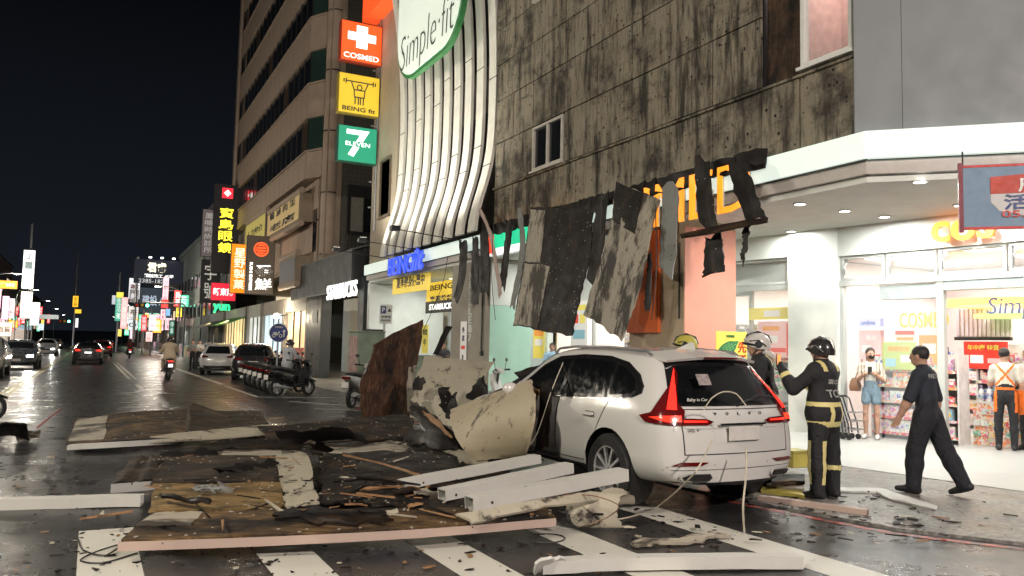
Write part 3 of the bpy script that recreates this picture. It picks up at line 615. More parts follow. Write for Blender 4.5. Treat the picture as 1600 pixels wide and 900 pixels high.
banner('yellow banner hanging below the blue letters', (614, 428), (671, 452), 9.75, YB_, ['夏季健身優惠中'], INK)
banner('yellow banner above the black coffee sign deep in the arcade', (667, 443), (714, 472), 10.4, YB_, ['BEING', '專業教練'], INK)
banner('black coffee shop sign with white letters deep in the arcade', (665, 472), (716, 486), 10.3, BLACK, ['STARBUCKS'], emat('white_letter', (.95, .95, .95), 1.1))
# rounded script sign across the fins
ov = thing('rounded_script_sign', 'pale rounded lightbox with green rim and slender script across the white fins', 'shop sign', (8.9, 22.4, 10.1))
def stadium(y0, y1, z0, z1, r, X, n=8):
    P = []
    for cy, cz, a0 in ((y1 - r, z0 + r, -90), (y1 - r, z1 - r, 0), (y0 + r, z1 - r, 90), (y0 + r, z0 + r, 180)):
        for k in range(n + 1): q = math.radians(a0 + 90 * k / n); P.append((X, cy + r * math.cos(q), cz + r * math.sin(q)))
    return P
MB().prism(stadium(19.7, 25.1, 10.15, 15, 1.5, 8.62), (.16, 0, 0)).build('casing', mat('sign_green_rim', (.05, .25, .08), .4), ov)
MB().prism(stadium(19.82, 24.98, 10.27, 14.88, 1.4, 8.58), (.05, 0, 0)).build('face', emat('pale_sign_face', (.74, .82, .72), .55), ov)
q = MB(); text(q, 'Simple·fit', PX(664, 62, 8.565), -UY, UZ, 4.4, 1.5, -.02, .01, shear=.1); q.build('lettering', mat('script_ink', (.1, .11, .1), .5), ov)
solo('orange_roof_sign', MB().box((8.9, 27.5, 14.4), (9.5, 30.3, 15.6)), emat('orange_roof_face', (.95, .1, .02), .8), 'orange red lit sign edge at the top of the picture left of the script sign', 'shop sign')
# three square lightboxes on a pole bracket
def blade(label, name, px, Y, face, casing, depth=.35, cat='shop sign', group=None):
    x0, y0, x1, y1 = px; a, b = PY(x0, y0, Y), PY(x1, y1, Y)
    t = thing(name, label, cat, ((a.x + b.x) / 2, Y, b.z), 0, group)
    MB().box((a.x, Y, b.z), (b.x, Y + depth, a.z)).build('casing', casing, t, bevel=.02); MB().box((a.x + .03, Y - .012, b.z + .03), (b.x - .03, Y - .002, a.z - .03)).build('face', face, t)
    return t, Vector(((a.x + b.x) / 2, Y - .02, (a.z + b.z) / 2)), b.x - a.x, a.z - b.z
LW = emat('sign_letter_white', (1, 1, .97), 1.3); G3 = 'three square lightboxes on the bracket beside the fins'
t, c, W, Hh = blade('orange square lightbox with white dotted cross, topmost of three', 'square_lightbox', (534, 29, 596, 104), 29.5, emat('cosmed_orange', (.98, .1, .02), .95), mat('casing_red', (.5, .06, .02), .5), group=G3)
MB().obox(c + UZ * (.13 * Hh), UX, UZ, -UY, .68 * W, .2 * Hh, .01).obox(c + UZ * (.13 * Hh) - UY * .001, UX, UZ, -UY, .27 * W, .56 * Hh, .01).build('cross', LW, t)
q = MB()
for i in range(-3, 4):
    for j in range(-3, 4):
        if min(abs(i), abs(j)) < 2 and (i + j) % 2 == 0: q.obox(c + UZ * (.13 * Hh + j * .075 * Hh) + UX * (i * .09 * W) - UY * .008, UX, UZ, -UY, .045, .045, .004)
q.build('dots', mat('sign_dots', (.5, .3, .25), .5), t)
q = MB(); text(q, 'COSMED', c - UZ * (.36 * Hh), UX, UZ, .85 * W, .13 * Hh, .01, .01); q.build('lettering', LW, t)
t, c, W, Hh = blade('yellow square lightbox with a weightlifter outline, middle of three', 'square_lightbox', (530, 111, 592, 184), 29.5, emat('gym_yellow', (.75, .52, .04), .62), mat('casing_ochre', (.4, .3, .05), .5), group=G3)
q = MB(); 
def ln(a, b, r=.022): q.tube([c + UX * (a[0] * W) + UZ * (a[1] * Hh), c + UX * (b[0] * W) + UZ * (b[1] * Hh)], r, 6)
ln((-.34, .3), (.34, .3)); ln((-.2, .28), (-.13, .1)); ln((.2, .28), (.13, .1)); ln((-.13, .1), (-.12, -.08)); ln((.13, .1), (.12, -.08)); ln((-.1, -.08), (-.1, -.26)); ln((.1, -.08), (.1, -.26)); ln((-.02, -.08), (-.02, -.26)); ln((.03, -.08), (.03, -.26)); ln((-.12, -.08), (.12, -.08)); ln((-.13, .1), (.13, .1))
for s_ in (-1, 1): ln((s_ * .33, .24), (s_ * .33, .36)); ln((s_ * .38, .26), (s_ * .38, .34))
q.tube([c + UX * (.06 * W * math.cos(k * PI / 6)) + UZ * (.17 * Hh + .06 * W * math.sin(k * PI / 6)) for k in range(13)], .02, 6)
q.build('figure_outline', INK, t); q = MB(); text(q, 'BEING fit', c - UZ * (.38 * Hh), UX, UZ, .8 * W, .11 * Hh, .015, .01); q.build('lettering', INK, t)
t, c, W, Hh = blade('green square lightbox with a white numeral, lowest of three', 'square_lightbox', (529, 193, 588, 258), 29.5, emat('seven_green', (.02, .28, .16), .7), mat('casing_green', (.02, .1, .06), .5), group=G3)
q = MB(); text(q, '7', c + UZ * (.02 * Hh), UX, UZ, .58 * W, .74 * Hh, .015, .01); q.build('numeral', LW, t)
MB().obox(c - UY * .008, UX, UZ, -UY, .66 * W, .15 * Hh, .006).build('band', emat('seven_green2', (.02, .28, .16), .7), t); q = MB(); text(q, 'ELEVEN', c - UY * .016, UX, UZ, .62 * W, .11 * Hh, .0, .01); q.build('lettering', LW, t)
sp = thing('sign_bracket', 'steel pole and clamps carrying the three square lightboxes', 'bracket', (9.44, 29.6, 6)); MB().tube([(9.46, 29.65, 6.0), (9.46, 29.65, 15)], .05, 8).build('pole', STEEL, sp)
for z in (6.9, 7.9, 8.9, 10.1, 11.0, 12.3, 13.3): MB().tube([(9.2, 29.65, z), (9.55, 29.65, z)], .035, 8).build('clamp', STEEL, sp)
# hanging banner at the right edge
hb0 = PX(1500, 258, 9.36); bt = thing('hanging_banner', 'blue and white sale banner hanging from the canopy at the right edge', 'banner', (10.2, 6.3, 3.6))
cp, cq = PD(1500, 259, 10.2), PD(1500, 361, 10.2); BU = CH45.copy(); BUE = mat('banner_blue', (.2, .3, .42), .6, var=.08); L = 2.6; hh = cp.z - cq.z; bc = Vector((cp.x, cp.y, 0)) + BU * (L / 2) + UZ * ((cp.z + cq.z) / 2); BN = BU.cross(UZ)
MB().obox(bc, BU, UZ, BN, L, hh, .03).build('sheet', BUE, bt)
MB().obox(bc + BU * (-L / 2) - BN * .0, BU, UZ, BN, .05, hh + .06, .05).build('edge_tube', mat('banner_edge', (.25, .06, .08), .6), bt)
for z in (-1, 1): MB().obox(bc + UZ * (z * (hh / 2 - .02)), BU, UZ, BN, L, .03, .04).build('hem', INKR, bt)
a_ = [(-.97, .3), (.6, .42), (.6, -.4), (-.45, -.34), (-.88, -.22), (-.97, -.08)]
MB().prism([bc + BU * (x * 1.0) + UZ * (z * hh) + BN * .018 for x, z in a_], BN * .004).build('panel_print', mat('banner_white', (.62, .62, .62), .6, var=.05), bt)
MB().prism([bc + BU * (x * 1.0) + UZ * (z * hh) + BN * .024 for x, z in [(-.97, .3), (.6, .42), (.6, .06), (-.97, .04)]], BN * .004).build('panel_print', mat('banner_red', (.55, .08, .06), .6), bt)
q = MB(); text(q, '康是美', bc + BU * -.22 + UZ * (.17 * hh) + BN * .034, BU, UZ, .9, .19, .015, .008); q.build('lettering', WHITE, bt)
q = MB(); text(q, '活力健康', bc + BU * -.25 + UZ * (-.09 * hh) + BN * .03, BU, UZ, 1.15, .2, .02, .008); q.build('lettering', mat('navy_ink', (.02, .05, .2), .5), bt)
q = MB(); text(q, '05.15 - 06.11', bc + BU * -.3 + UZ * (-.27 * hh) + BN * .03, BU, UZ, 1.1, .085, .01, .008); q.build('lettering', INKR, bt)
MB().tube([bc + BU * (-L / 2 + .03) + UZ * (hh / 2), bc + BU * (-L / 2 + .03) + UZ * (hh / 2 + .18)], .012, 6).build('cord', DARK, bt)
q = MB(); text(q, 'cos', at_sf(1503, 359, .25), SU, UZ, 1.0, .36, .02, .05); solo('lintel_letters', q, emat('orange_tube_letter', (1, .3, .03), 1.4), 'glowing orange round letters on the wall behind the hanging banner', 'shop sign')
# ------------------------------------------------------------------ street lamps
LH = emat('lamp_head_glow', (1, .93, .8), 40)
def street_lamp(x, y, side, label, power, h=8.0, col=(1, .9, .74)):
    t = thing('street_lamp', label, 'street lamp', (x, y, 0), 0, 'street lamps along the road')
    MB().tube([(x, y, 0), (x, y, 4), (x, y, h - .6)], [.1, .08, .06], 10).build('pole', STEEL, t, smooth=True); MB().lathe([(.001, 0), (.2, 0), (.2, .06), (.12, .4), (.1, .42)], (x, y, 0), UZ, 12).build('base', STEEL, t)
    MB().tube([(x, y, h - .6), (x + side * .25, y, h - .15), (x + side * .9, y, h + .05), (x + side * 1.9, y, h + .12)], .045, 8).build('arm', STEEL, t, smooth=True)
    MB().box((x + side * 2.15 - .35, y - .14, h + .06), (x + side * 2.15 + .35, y + .14, h + .17)).build('lamp_head', DARK, t, bevel=.03); MB().box((x + side * 2.15 - .28, y - .1, h + .045), (x + side * 2.15 + .28, y + .1, h + .058)).build('lens', LH, t)
    if power: lamp_light('lamp_light', 'POINT', (x + side * 2.15, y, h - .12), power, col, t, .3)
    return t
street_lamp(-9, 3, 1, 'unseen street lamp assumed on the far side of the crossing, nearest the camera', 3600)  # out of view; assumed, to light the facades across the road
street_lamp(-9, 23, 1, 'unseen street lamp assumed across the road from the coffee shop', 3600)  # unseen lamp, assumed from the warm light on the facades opposite
street_lamp(-9, 50, 1, 'unseen street lamp assumed across the road from the parked cars', 3200)  # also out of view and assumed, lights the tower front
street_lamp(1.5, -8, 1, 'unseen street lamp assumed on the corner behind the camera to light the white car', 7500, col=(1, .86, .78))  # unseen lamp, assumed and added to brighten the car's rear and the debris
street_lamp(-9, 95, 1, 'street lamp on the left side of the road beside the tall white sign', 1500)
street_lamp(-9, 125, 1, 'farther street lamp on the left side of the road', 800)
for k, (lx, ly, sd) in enumerate(((-9, 160, 1), (-9, 200, 1), (-9, 250, 1), (7.9, 130, -1), (7.9, 165, -1), (7.9, 205, -1), (7.9, 255, -1))): street_lamp(lx, ly, sd, 'distant street lamp on the %s side, %s of the distant ones there' % ('left' if sd > 0 else 'right', ('nearest', 'second', 'third', 'nearest', 'second', 'third', 'fourth')[k]), 0)
street_lamp(7.9, 88, -1, 'street lamp on the right side of the road before the black billboard', 900, 7)

# ------------------------------------------------------------------ the banded tower next door
TB = mat('tower_beige_tile', (.46, .355, .275), .6, var=.16, scale=1.2); TBD = mat('tower_dark_beige_tile', (.34, .27, .2), .6, var=.16, scale=1.2)  # the second beige is darker, for the core wall and sign casings
def mosaic():
    s = NT('dark_mosaic_tile'); co = world_co(s); br = s.n('TexBrick'); br.offset = 0; br.inputs['Scale'].default_value = 1
    for k, v in (('Color1', (.13, .125, .11, 1)), ('Color2', (.1, .097, .088, 1)), ('Mortar', (.035, .034, .03, 1)), ('Mortar Size', .012), ('Brick Width', .22), ('Row Height', .22)): br.inputs[k].default_value = v
    x = s.n('SeparateXYZ'); y = s.n('CombineXYZ'); s.l(co, x.inputs[0]); s.l(x.outputs[0], y.inputs[0]); s.l(x.outputs[2], y.inputs[1]); s.l(y.outputs[0], br.inputs['Vector'])
    s.base(s.mix(s.noise(co, 1.2, 4), br.outputs[0], (.08, .075, .06))); s.set(Roughness=.5); return s.m
MOS = mosaic()
tw = thing('banded_tower', 'tall beige apartment tower with dark window bands and a dark tiled flank', 'building', (10, 50, 0))
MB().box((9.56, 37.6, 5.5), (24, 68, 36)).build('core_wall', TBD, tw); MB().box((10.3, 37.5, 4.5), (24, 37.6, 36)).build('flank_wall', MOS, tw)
def curved_pillar(x, y, z0, z1, m, parent, r=.42): return MB().lathe([(r, z0), (r, z1)], (x, y, 0), UZ, 20).build('corner_pillar', m, parent, smooth=True)
for k in range(9):
    z = 5.9 + k * 3.0; curved_pillar(9.85, 37.95, z, z + 2.93, TB, tw); MB().lathe([(.41, z + 2.93), (.41, z + 3.0)], (9.85, 37.95, 0), UZ, 20).build('joint', DARK, tw)
P_TW = 1.25; nb = 19; y_0 = 39.3; bx = 8.95
pan = {}
def band_panel(h, wdt):
    if (h, wdt) not in pan: pan[(h, wdt)] = MB().box((0, .028, .012), (.07, wdt - .028, h - .012)).mesh('cladding_panel', TB, bevel=.006)
    return pan[(h, wdt)]
ORG = Vector((10, 50, 0))
for k in range(8):
    z0 = (9.75 if k == 0 else 12.85 + (k - 1) * 3.4 - .06); z1 = (11.05 if k == 0 else 14.45 + (k - 1) * 3.4)
    MB().box((bx + .07, y_0, z0), (9.6, y_0 + P_TW * nb, z1)).build('parapet_core', DARK, tw)
    for j in range(nb): inst('cladding_panel', band_panel(round(z1 - z0, 3), P_TW), tw, Vector((bx, y_0 + j * P_TW, z0)) - ORG)
    # chamfered near end of each bay
    MB().prism([(bx + .02, y_0 - .01, z0 + .01), (9.5, 38.35, z0 + .01), (9.6, 38.4, z0 + .01), (9.2, y_0 - .01, z0 + .01)], (0, 0, z1 - z0 - .02)).build('bay_end', TB, tw)
    for zz in (z0 - .05, z1): MB().prism([(bx - .06, y_0, zz), (9.44, 38.3, zz), (9.6, 38.3, zz), (9.6, y_0 + P_TW * nb + .1, zz), (bx - .06, y_0 + P_TW * nb + .1, zz)], (0, 0, .09)).build('ledge', TB, tw)
    zt = z1 + .09; zu = (12.8 if k == 0 else 12.8 + k * 3.4) - .06
    for j in range(nb):
        ya = y_0 + j * P_TW; wn = MB().box((8.98, ya + .02, zt), (9.04, ya + .06, zu)).box((8.98, ya + P_TW - .04, zt), (9.04, ya + P_TW - .001, zu)).box((8.985, ya + .06, zt), (9.035, ya + P_TW - .04, zt + .06)).build('window', DARK, tw)
        MB().box((9.01, ya + .06, zt + .06), (9.02, ya + P_TW - .04, zu)).build('pane', DGLASS if (j * 7 + k * 5) % 11 else mat('curtained_glass', (.09, .06, .04), .2), wn)
    MB().prism([(9.02, y_0 - .02, zt), (9.5, 38.4, zt), (9.58, 38.45, zt), (9.12, y_0 - .02, zt)], (0, 0, zu - zt)).build('end_pane', mat('green_glass', (.03, .06, .05), .12), tw)
for y in (61.5,): MB().tube([(8.85, y, 9), (8.85, y, 36)], .12, 8).build('downpipe', TB, tw)
wpm = MB().box((0, .028, .03), (.1, 1.222, 2.0)).mesh('wall_panel', TB, bevel=.006)
for j in range(18):
    for z in (5.6, 7.66): inst('wall_panel', wpm, tw, Vector((9.45, 38.6 + j * 1.25, z)) - ORG)
# rows of vertical piers at the low storey, window slot and flank window with balcony
MB().box((9.42, 38.65, 6.1), (9.47, 39.3, 8.2)).build('slot_window', DGLASS, tw)
fw = MB().box((10.6, 37.38, 6.9), (13.0, 37.5, 9.3)).build('flank_window', DARK, tw); 
for x0, x1, m_ in ((10.75, 11.35, mat('pale_curtain', (.3, .29, .25), .7)), (11.4, 12.1, DGLASS), (12.15, 12.85, mat('pale_curtain2', (.36, .35, .3), .7))): MB().box((x0, 37.35, 7.05), (x1, 37.375, 8.7)).build('pane', m_, fw)
bal = MB().box((10.4, 36.6, 5.6), (14.5, 37.5, 5.75)).box((10.4, 36.6, 6.85), (14.5, 36.66, 6.92))
for k in range(22): bal.box((10.42 + k * .19, 36.61, 5.75), (10.45 + k * .19, 36.65, 6.85))
bal.build('balcony', DARK, tw); MB().box((11.2, 36.8, 5.76), (13.4, 37.3, 6.5)).build('balcony_clutter', mat('clutter', (.12, .12, .13), .7, var=.6), tw)
MB().box((10.6, 37.4, 4.4), (13.2, 37.49, 5.5)).build('lower_flank_panel', mat('pale_flank', (.25, .26, .22), .7), tw)
cg = MB()
for zz in (19, 20.2): cg.tube([(10.5, 36.9, zz), (12.3, 36.9, zz)], .03, 6)
for x in (10.5, 11.4, 12.3): cg.tube([(x, 36.9, 18.8), (x, 36.9, 20.4)], .03, 6)
cg.build('window_cage', DARK, tw)
# sign boxes with rounded lids on the tower
def sign_box(label, p0, p1, X, lines, face, ink):
    a, b = PX(*p0, X), PX(*p1, X); t = thing('canopy_sign', label, 'shop sign', (X + .3, (a.y + b.y) / 2, b.z), 0, 'sign boxes along the tower front')
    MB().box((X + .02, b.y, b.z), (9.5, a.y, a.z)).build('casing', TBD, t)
    MB().box((X, b.y + .1, b.z + .12), (X + .02, a.y - .1, a.z - .12)).build('face', face, t)
    for z in (b.z - .2, a.z): MB().tube([(X + .12, b.y - .1, z + .1), (X + .12, a.y + .1, z + .1)], .16, 10).build('rounded_lid', TB, t, smooth=True)
    q = MB()
    for k, l_ in enumerate(lines): text(q, l_, (X - .008, (a.y + b.y) / 2, b.z + (a.z - b.z) * (.78 - .5 * k / max(1, len(lines) - 1) if len(lines) > 1 else .5)), -UY, UZ, abs(a.y - b.y) * .8, (a.z - b.z) * .28, .02, .01)
    if lines: q.build('lettering', ink, t)
    return t
sign_box('brown and white sign box with rounded lid on the tower, nearer the coffee shop', (418, 335), (466, 345), 8.8, ['醬 滷 肉 飯', '老店'], emat('dim_sign_tan', (.5, .36, .16), .45), INK)
sign_box('dim yellow sign box on the tower left of the brown one', (384, 352), (413, 372), 8.8, ['人力仲介'], emat('dim_sign_yellow', (.5, .42, .12), .4), INK)
sign_box('blank grey sign box low on the tower above the coffee shop sign', (437, 408), (460, 440), 8.7, [], mat('blank_sign_grey', (.2, .2, .22), .5), INK)
t = thing('window_poster', 'dark blue poster with pale lettering in the tower window band', 'poster', (9.1, 46.2, 11.2)); MB().box((9.1, 45.0, 11.2), (9.13, 47.4, 12.75)).build('sheet', mat('poster_navy', (.02, .03, .12), .5), t); MB().box((9.1, 47.45, 11.2), (9.13, 48.7, 12.75)).build('sheet', mat('poster_pale', (.35, .3, .28), .5), t)
q = MB()
for k, l_ in enumerate(('不動產', '專業 團隊', '2325-1100')): text(q, l_, (9.085, 46.2, 12.45 - k * .42), -UY, UZ, 1.7, .26, .02, .01)
q.build('lettering', WHITE, t)
# lamp bulb on the wall, with its light
t = thing('wall_lamp', 'round glowing wall lamp between the sushi sign and the black awning', 'lamp', (8.9, 44.0, 4.4)); p = PX(432, 494, 8.9); MB().ball(p, .16, 12, 8).build('globe', emat('globe_glow', (1, .9, .7), 18), t); MB().tube([p, (9.5, p.y, p.z + .1)], .03, 6).build('arm', DARK, t); lamp_light('globe_light', 'POINT', p - Vector((.25, 0, 0)), 260, (1, .85, .6), t, .15)
# black awning and coffee shop
aw = thing('black_awning', 'deep black awning fascia with white lettering over the coffee shop', 'awning', (9.2, 36, 3.8))
AWM = mat('awning_charcoal', (.035, .042, .045), .5, var=.2, scale=1); 
n_ = 9
for k in range(n_): MB().box((9.0, 30.9 + k * 1.2, 3.82), (9.1, 32.09 + k * 1.2, 5.35)).build('panel', AWM, aw)
MB().prism([(9.0, 30.9, 5.36), (9.0, 41.7, 5.36), (10.2, 41.7, 5.75), (10.2, 30.9, 5.75)], (0, 0, .06)).build('roof', mat('awning_lid', (.12, .14, .14), .5), aw); MB().box((9.1, 30.9, 3.82), (9.7, 31.0, 5.35)).build('end_panel', BLACK, aw)
MB().box((8.98, 30.9, 3.8), (9.12, 41.7, 3.85)).build('lower_lip', mat('awning_lip', (.1, .11, .11), .4), aw)
q = MB(); text(q, 'STARBUCKS', PX(533, 454, 8.96), -UY, UZ, 4.4, .62, .008, .05); q.build('lettering', emat('starbucks_white', (1, 1, .97), 1.5), aw)
cs = thing('coffee_shop', 'coffee shop front with dark pillars and a warm lit interior under the awning', 'shop', (10, 36, 0))
for y0, y1 in ((37.0, 39.7), (30.45, 31.2)): MB().box((9.4, y0, 0), (9.9, y1, 4.3)).build('pillar', AWM, cs)
MB().box((13, 30.4, .05), (13.1, 46, 4.2)).build('back_wall', WALLW, cs); MB().box((9.6, 30.4, 4.2), (13, 41.7, 4.3)).build('ceiling', WALLW, cs)
MB().box((11.3, 33.8, .05), (11.4, 36.8, 3.2)).build('partition', mat('coffee_grey_wall', (.5, .52, .55), .6), cs); MB().box((11.0, 31.3, .05), (12.6, 33.4, 3.0)).build('counter_niche', mat('warm_wood', (.7, .45, .2), .5), cs)
MB().box((10.9, 31.2, 2.7), (12.6, 33.5, 3.1)).build('niche_header', mat('warm_wood2', (.6, .36, .14), .5), cs)
MB().box((11, 34, 4.17), (12, 36, 4.195)).build('ceiling_light', TUBE, cs); lamp_light('coffee_lamp', 'AREA', (10.6, 33.6, 4.1), 170, (1, .88, .68), cs, 1.0)
MB().box((9.38, 37.6, 2.6), (9.395, 38.5, 3.2)).build('notice', WALLW, cs)

# ------------------------------------------------------------------ lit shop fronts down the right side
def shopfront(label, y0, y1, col, st, h=3.3, X=9.9, awn=None, det=True):
    t = thing('shop_front', label, 'shop', (X, (y0 + y1) / 2, 0), 0, 'shop fronts down the right side of the road')
    MB().box((X - .25, y0, 0), (X - .2, y1, h)).build('back_wall', emat('shop_glow_%d' % int(y0), col, st), t)  # glowing sheet near the street stands in for the lit interior
    for y in (y0, y1 - .35): MB().box((X - .42, y, 0), (X + .5, y + .34, h + .8)).build('pillar', mat('shop_pillar_grey', (.3, .28, .25), .7), t)
    MB().box((X - .38, y0 + .35, h), (X + .5, y1 - .36, h + .8)).build('header', mat('shop_header_%d' % (int(y0) % 3), ((.4, .35, .3), (.5, .5, .46), (.3, .33, .3))[int(y0) % 3], .6), t)
    r = random.Random(int(y0)); n = max(2, int((y1 - y0) / 1.4))
    for k in range(n):
        ya = y0 + .4 + k * (y1 - y0 - .8) / n; MB().box((X - .32, ya, .2), (X - .26, ya + .08, h)).build('mullion', DARK if r.random() < .5 else WHITE, t)
        MB().box((X - .75, ya + .3, .03), (X - .35, ya + .9, r.uniform(.7, 1.5))).build('display', PM[r.randrange(10)], t)
    if awn: MB().prism([(X - .3, y0, h + .1), (X - .3, y1, h + .1), (X - 1.7, y1, h - .5), (X - 1.7, y0, h - .5)], (0, 0, .05)).build('awning', awn, t)
    lamp_light('shop_lamp', 'AREA', (X - .9, (y0 + y1) / 2, h - .05), 110 * st, col, t, 1.0, (0, math.radians(35), 0))
    return t
shopfront('warm beige shop front just left of the black pillar', 40.0, 45.4, (.95, .68, .38), .6)
shopfront('cool white and blue lit shop front behind the black parked car', 45.6, 52, (.62, .8, .88), .85)
shopfront('pale shop front with hanging plaque behind the white parked car', 52.2, 57.5, (.75, .78, .72), .6)
shopfront('warm yellow shop front under a green awning', 58, 68, (.95, .72, .36), 1.0, awn=mat('green_awning', (.15, .4, .12), .6))
shopfront('dim ochre shop front beyond the green awning', 68.5, 78, (.75, .55, .25), .8, awn=mat('dark_awning', (.03, .04, .04), .6))
shopfront('crowded bright shop front below the black billboard', 90, 106, (.8, .75, .65), 1.1)
# far right-hand buildings
def far_building(label, x0, x1, y0, y1, h, m, lit=.15, seed=0, X='x0'):
    t = thing('far_building', label, 'building', ((x0 + x1) / 2, (y0 + y1) / 2, 0), 0, 'buildings far down the road'); r = random.Random(seed)
    MB().box((x0, y0, 0), (x1, y1, h)).build('wall', m, t); MB().box((x0 - .15, y0 - .15, h), (x1 + .15, y1 + .15, h + .5)).build('parapet', m, t)
    xs = x0 - .04 if x0 > 0 else x1 + .04
    LG = emat('far_lit_window', (.9, .75, .5), .8); ny = max(2, int((y1 - y0) / 3.2))
    wm = MB().box((-.05, 0, 0), (.05, 1.6, 1.4)).mesh('window', DGLASS); wl_ = MB().box((-.05, 0, 0), (.05, 1.6, 1.4)).mesh('window', LG)
    for k in range(1, int(h / 3.1)):
        for j in range(ny): inst('window', wl_ if r.random() < lit else wm, t, (xs - (x0 + x1) / 2, y0 + .8 + j * (y1 - y0) / ny - (y0 + y1) / 2, 1.0 + k * 3.1))
    nx = max(1, int(min(x1 - x0, 20) / 3.2))
    wm2 = MB().box((0, -.05, 0), (1.6, .05, 1.4)).mesh('window', DGLASS); wl2 = MB().box((0, -.05, 0), (1.6, .05, 1.4)).mesh('window', LG)
    for k in range(1, int(h / 3.1)):
        for j in range(nx): inst('window', wl2 if r.random() < lit else wm2, t, (x0 + .8 + j * 3.2 - (x0 + x1) / 2, y0 - .04 - (y0 + y1) / 2, 1.0 + k * 3.1))
    return t
FB = [mat('far_wall_slate', (.12, .14, .15), .8, var=.3, scale=.3), mat('far_wall_teal', (.15, .18, .17), .8, var=.3, scale=.3), mat('far_wall_brown', (.14, .12, .1), .8, var=.3, scale=.3)]
far_building('dark building with pipes just beyond the beige tower', 9.6, 24, 68.6, 84, 14, FB[0], .05, 1)
far_building('grey green ribbed building behind the black billboard', 9.6, 26, 85, 110, 12, FB[1], .05, 2)
far_building('far block on the right below the cluster of signs', 9.6, 26, 112, 150, 10, FB[2], .3, 3)
far_building('distant block on the right near the end of the road', 9.6, 30, 152, 260, 9, FB[0], .3, 4)
far_building('tall dark tower with one red light far behind the billboard', 44, 56, 265, 290, 70, FB[0], .015, 5)
far_building('near block on the left edge behind the glowing signs', -30, -13.2, 105, 130, 17, FB[1], .3, 6)
far_building('second block on the left behind the tall white sign', -30, -13.2, 131, 170, 14, FB[2], .3, 7)
far_building('distant block on the left near the end of the road', -30, -13.2, 172, 280, 12, FB[0], .35, 8)
far_building('pale slender tower standing beyond the left hand blocks', -64, -44, 300, 320, 44, FB[1], .02, 9)
far_building('low dark block closing the end of the road', -45, 45, 420, 440, 5, FB[0], .6, 10)
# ------------------------------------------------------------------ blade signs
def sign(label, px, Y, col, st, txt, tcol, vert=True, tst=1.2, depth=.3, wf=.62, hf=.85, name='blade_sign', dim=False, group='lit signs down the road'):
    k = '%02x%02x%02x%d' % (*[int(c * 255) for c in col], int(st * 100)); kt = '%02x%02x%02x%d' % (*[int(c * 255) for c in tcol], int(tst * 100))
    t, c, W, H_ = blade(label, name, px, Y, emat('face_' + k, col, st), DARK, depth, group=group)
    if txt:
        q = MB()
        if vert: vtext(q, txt, c, UX, UZ, W * wf, H_ * hf, .004, .01)
        else: text(q, txt, c, UX, UZ, W * .82, H_ * hf * .5, .02, .01)
        q.build('lettering', emat('ink_' + kt, tcol, tst) if tst > 0 else mat('inkflat_' + kt, tcol, .5), t)
    return t, c, W, H_
t, c, W, H_ = sign('tall black sign with yellow characters and a red emblem beside the tower', (336, 286, 370, 428), 60, (.018, .016, .018), .25, None, (1, 1, 1))
q = MB(); vtext(q, '寶島眼鏡', c + UZ * (-.02 * H_), UX, UZ, W * .55, H_ * .52, .014, .02); q.build('lettering', emat('neon_yellow', (1, .85, .05), 1.6), t)
MB().obox(c + UZ * (.4 * H_), UX, UZ, -UY, W * .42, W * .42, .01).build('emblem', emat('emblem_red', (.9, .03, .05), 1.2), t); MB().obox(c + UZ * (.4 * H_) - UY * .01, (.707, 0, .707), (-.707, 0, .707), -UY, W * .2, W * .2, .01).build('emblem_mark', LW, t)
sign('orange vertical sign with white characters overlapping the dark sushi sign', (362, 380, 386, 459), 55, (1, .28, .01), .85, '星野製菓', (1, .85, .7), tst=1.3)
t, c, W, H_ = sign('dark brown sign with red crab-like disc and big white characters', (387, 367, 427, 461), 47, (.07, .055, .04), .4, None, (1, 1, 1))
q = MB(); vtext(q, '爭鮮', c + UX * (.12 * W) - UZ * (.21 * H_), UX, UZ, W * .6, H_ * .46, .012, .02); q.build('lettering', LW, t)
q = MB(); text(q, 'SUSHI EXPRESS', c - UX * (.33 * W) - UZ * (.2 * H_), -UZ, UX, H_ * .48, W * .11, .03, .02); q.build('lettering', LW, t)
rp = [(math.cos(2 * PI * i / 20), math.sin(2 * PI * i / 20)) for i in range(20)]
MB().prism([c + UX * (x * .27 * W) + UZ * (.27 * H_ + z * .27 * W) for x, z in rp], (0, -.01, 0)).build('disc', emat('disc_red', (1, .12, .03), 1.1), t)
q = MB()
for k in range(3): q.obox(c + UZ * (.27 * H_ + (k - 1) * .1 * W) - UY * .02, UX, UZ, -UY, .36 * W, .03 * W, .01)
q.tube([c + UX * (.2 * W * x) + UZ * (.27 * H_ + .2 * W * z) - UY * .02 for x, z in rp + rp[:1]], .02, 5); 
for s_ in (-1, 1): q.obox(c + UZ * (.27 * H_ + .33 * W) + UX * (s_ * .08 * W) - UY * .01, UX, UZ, -UY, .03 * W, .1 * W, .01)
q.build('disc_lines', mat('disc_ink', (.15, .03, .02), .5), t)
sign('red square sign with white characters under the orange vertical sign', (330, 441, 368, 471), 58, (.85, .02, .05), .85, '新東陽', (1, .9, .9), False)
sign('grey brown vertical sign left of the tall black one', (317, 326, 336, 402), 64, (.16, .13, .13), .45, '鳳鳴時尚診所', (.5, .48, .46), tst=.5)
sign('black vertical sign with one large pale brush character', (315, 405, 342, 474), 66, (.02, .02, .022), .3, '字號', (.55, .52, .48), tst=.6)
q = MB(); text(q, 'yun', PY(346, 482, 57), UX, UZ, 1.1, .6, .04, .05); solo('neon_letters', q, emat('neon_green', (.02, .9, .25), 1.8), 'green neon letters under the red square sign', 'neon sign')
t, c, W, H_ = blade('big black billboard with pale characters and a phone number over the road', 'billboard', (211, 404, 300, 446), 105, emat('billboard_black', (.012, .015, .03), .5), DARK, 1.0, 'billboard')
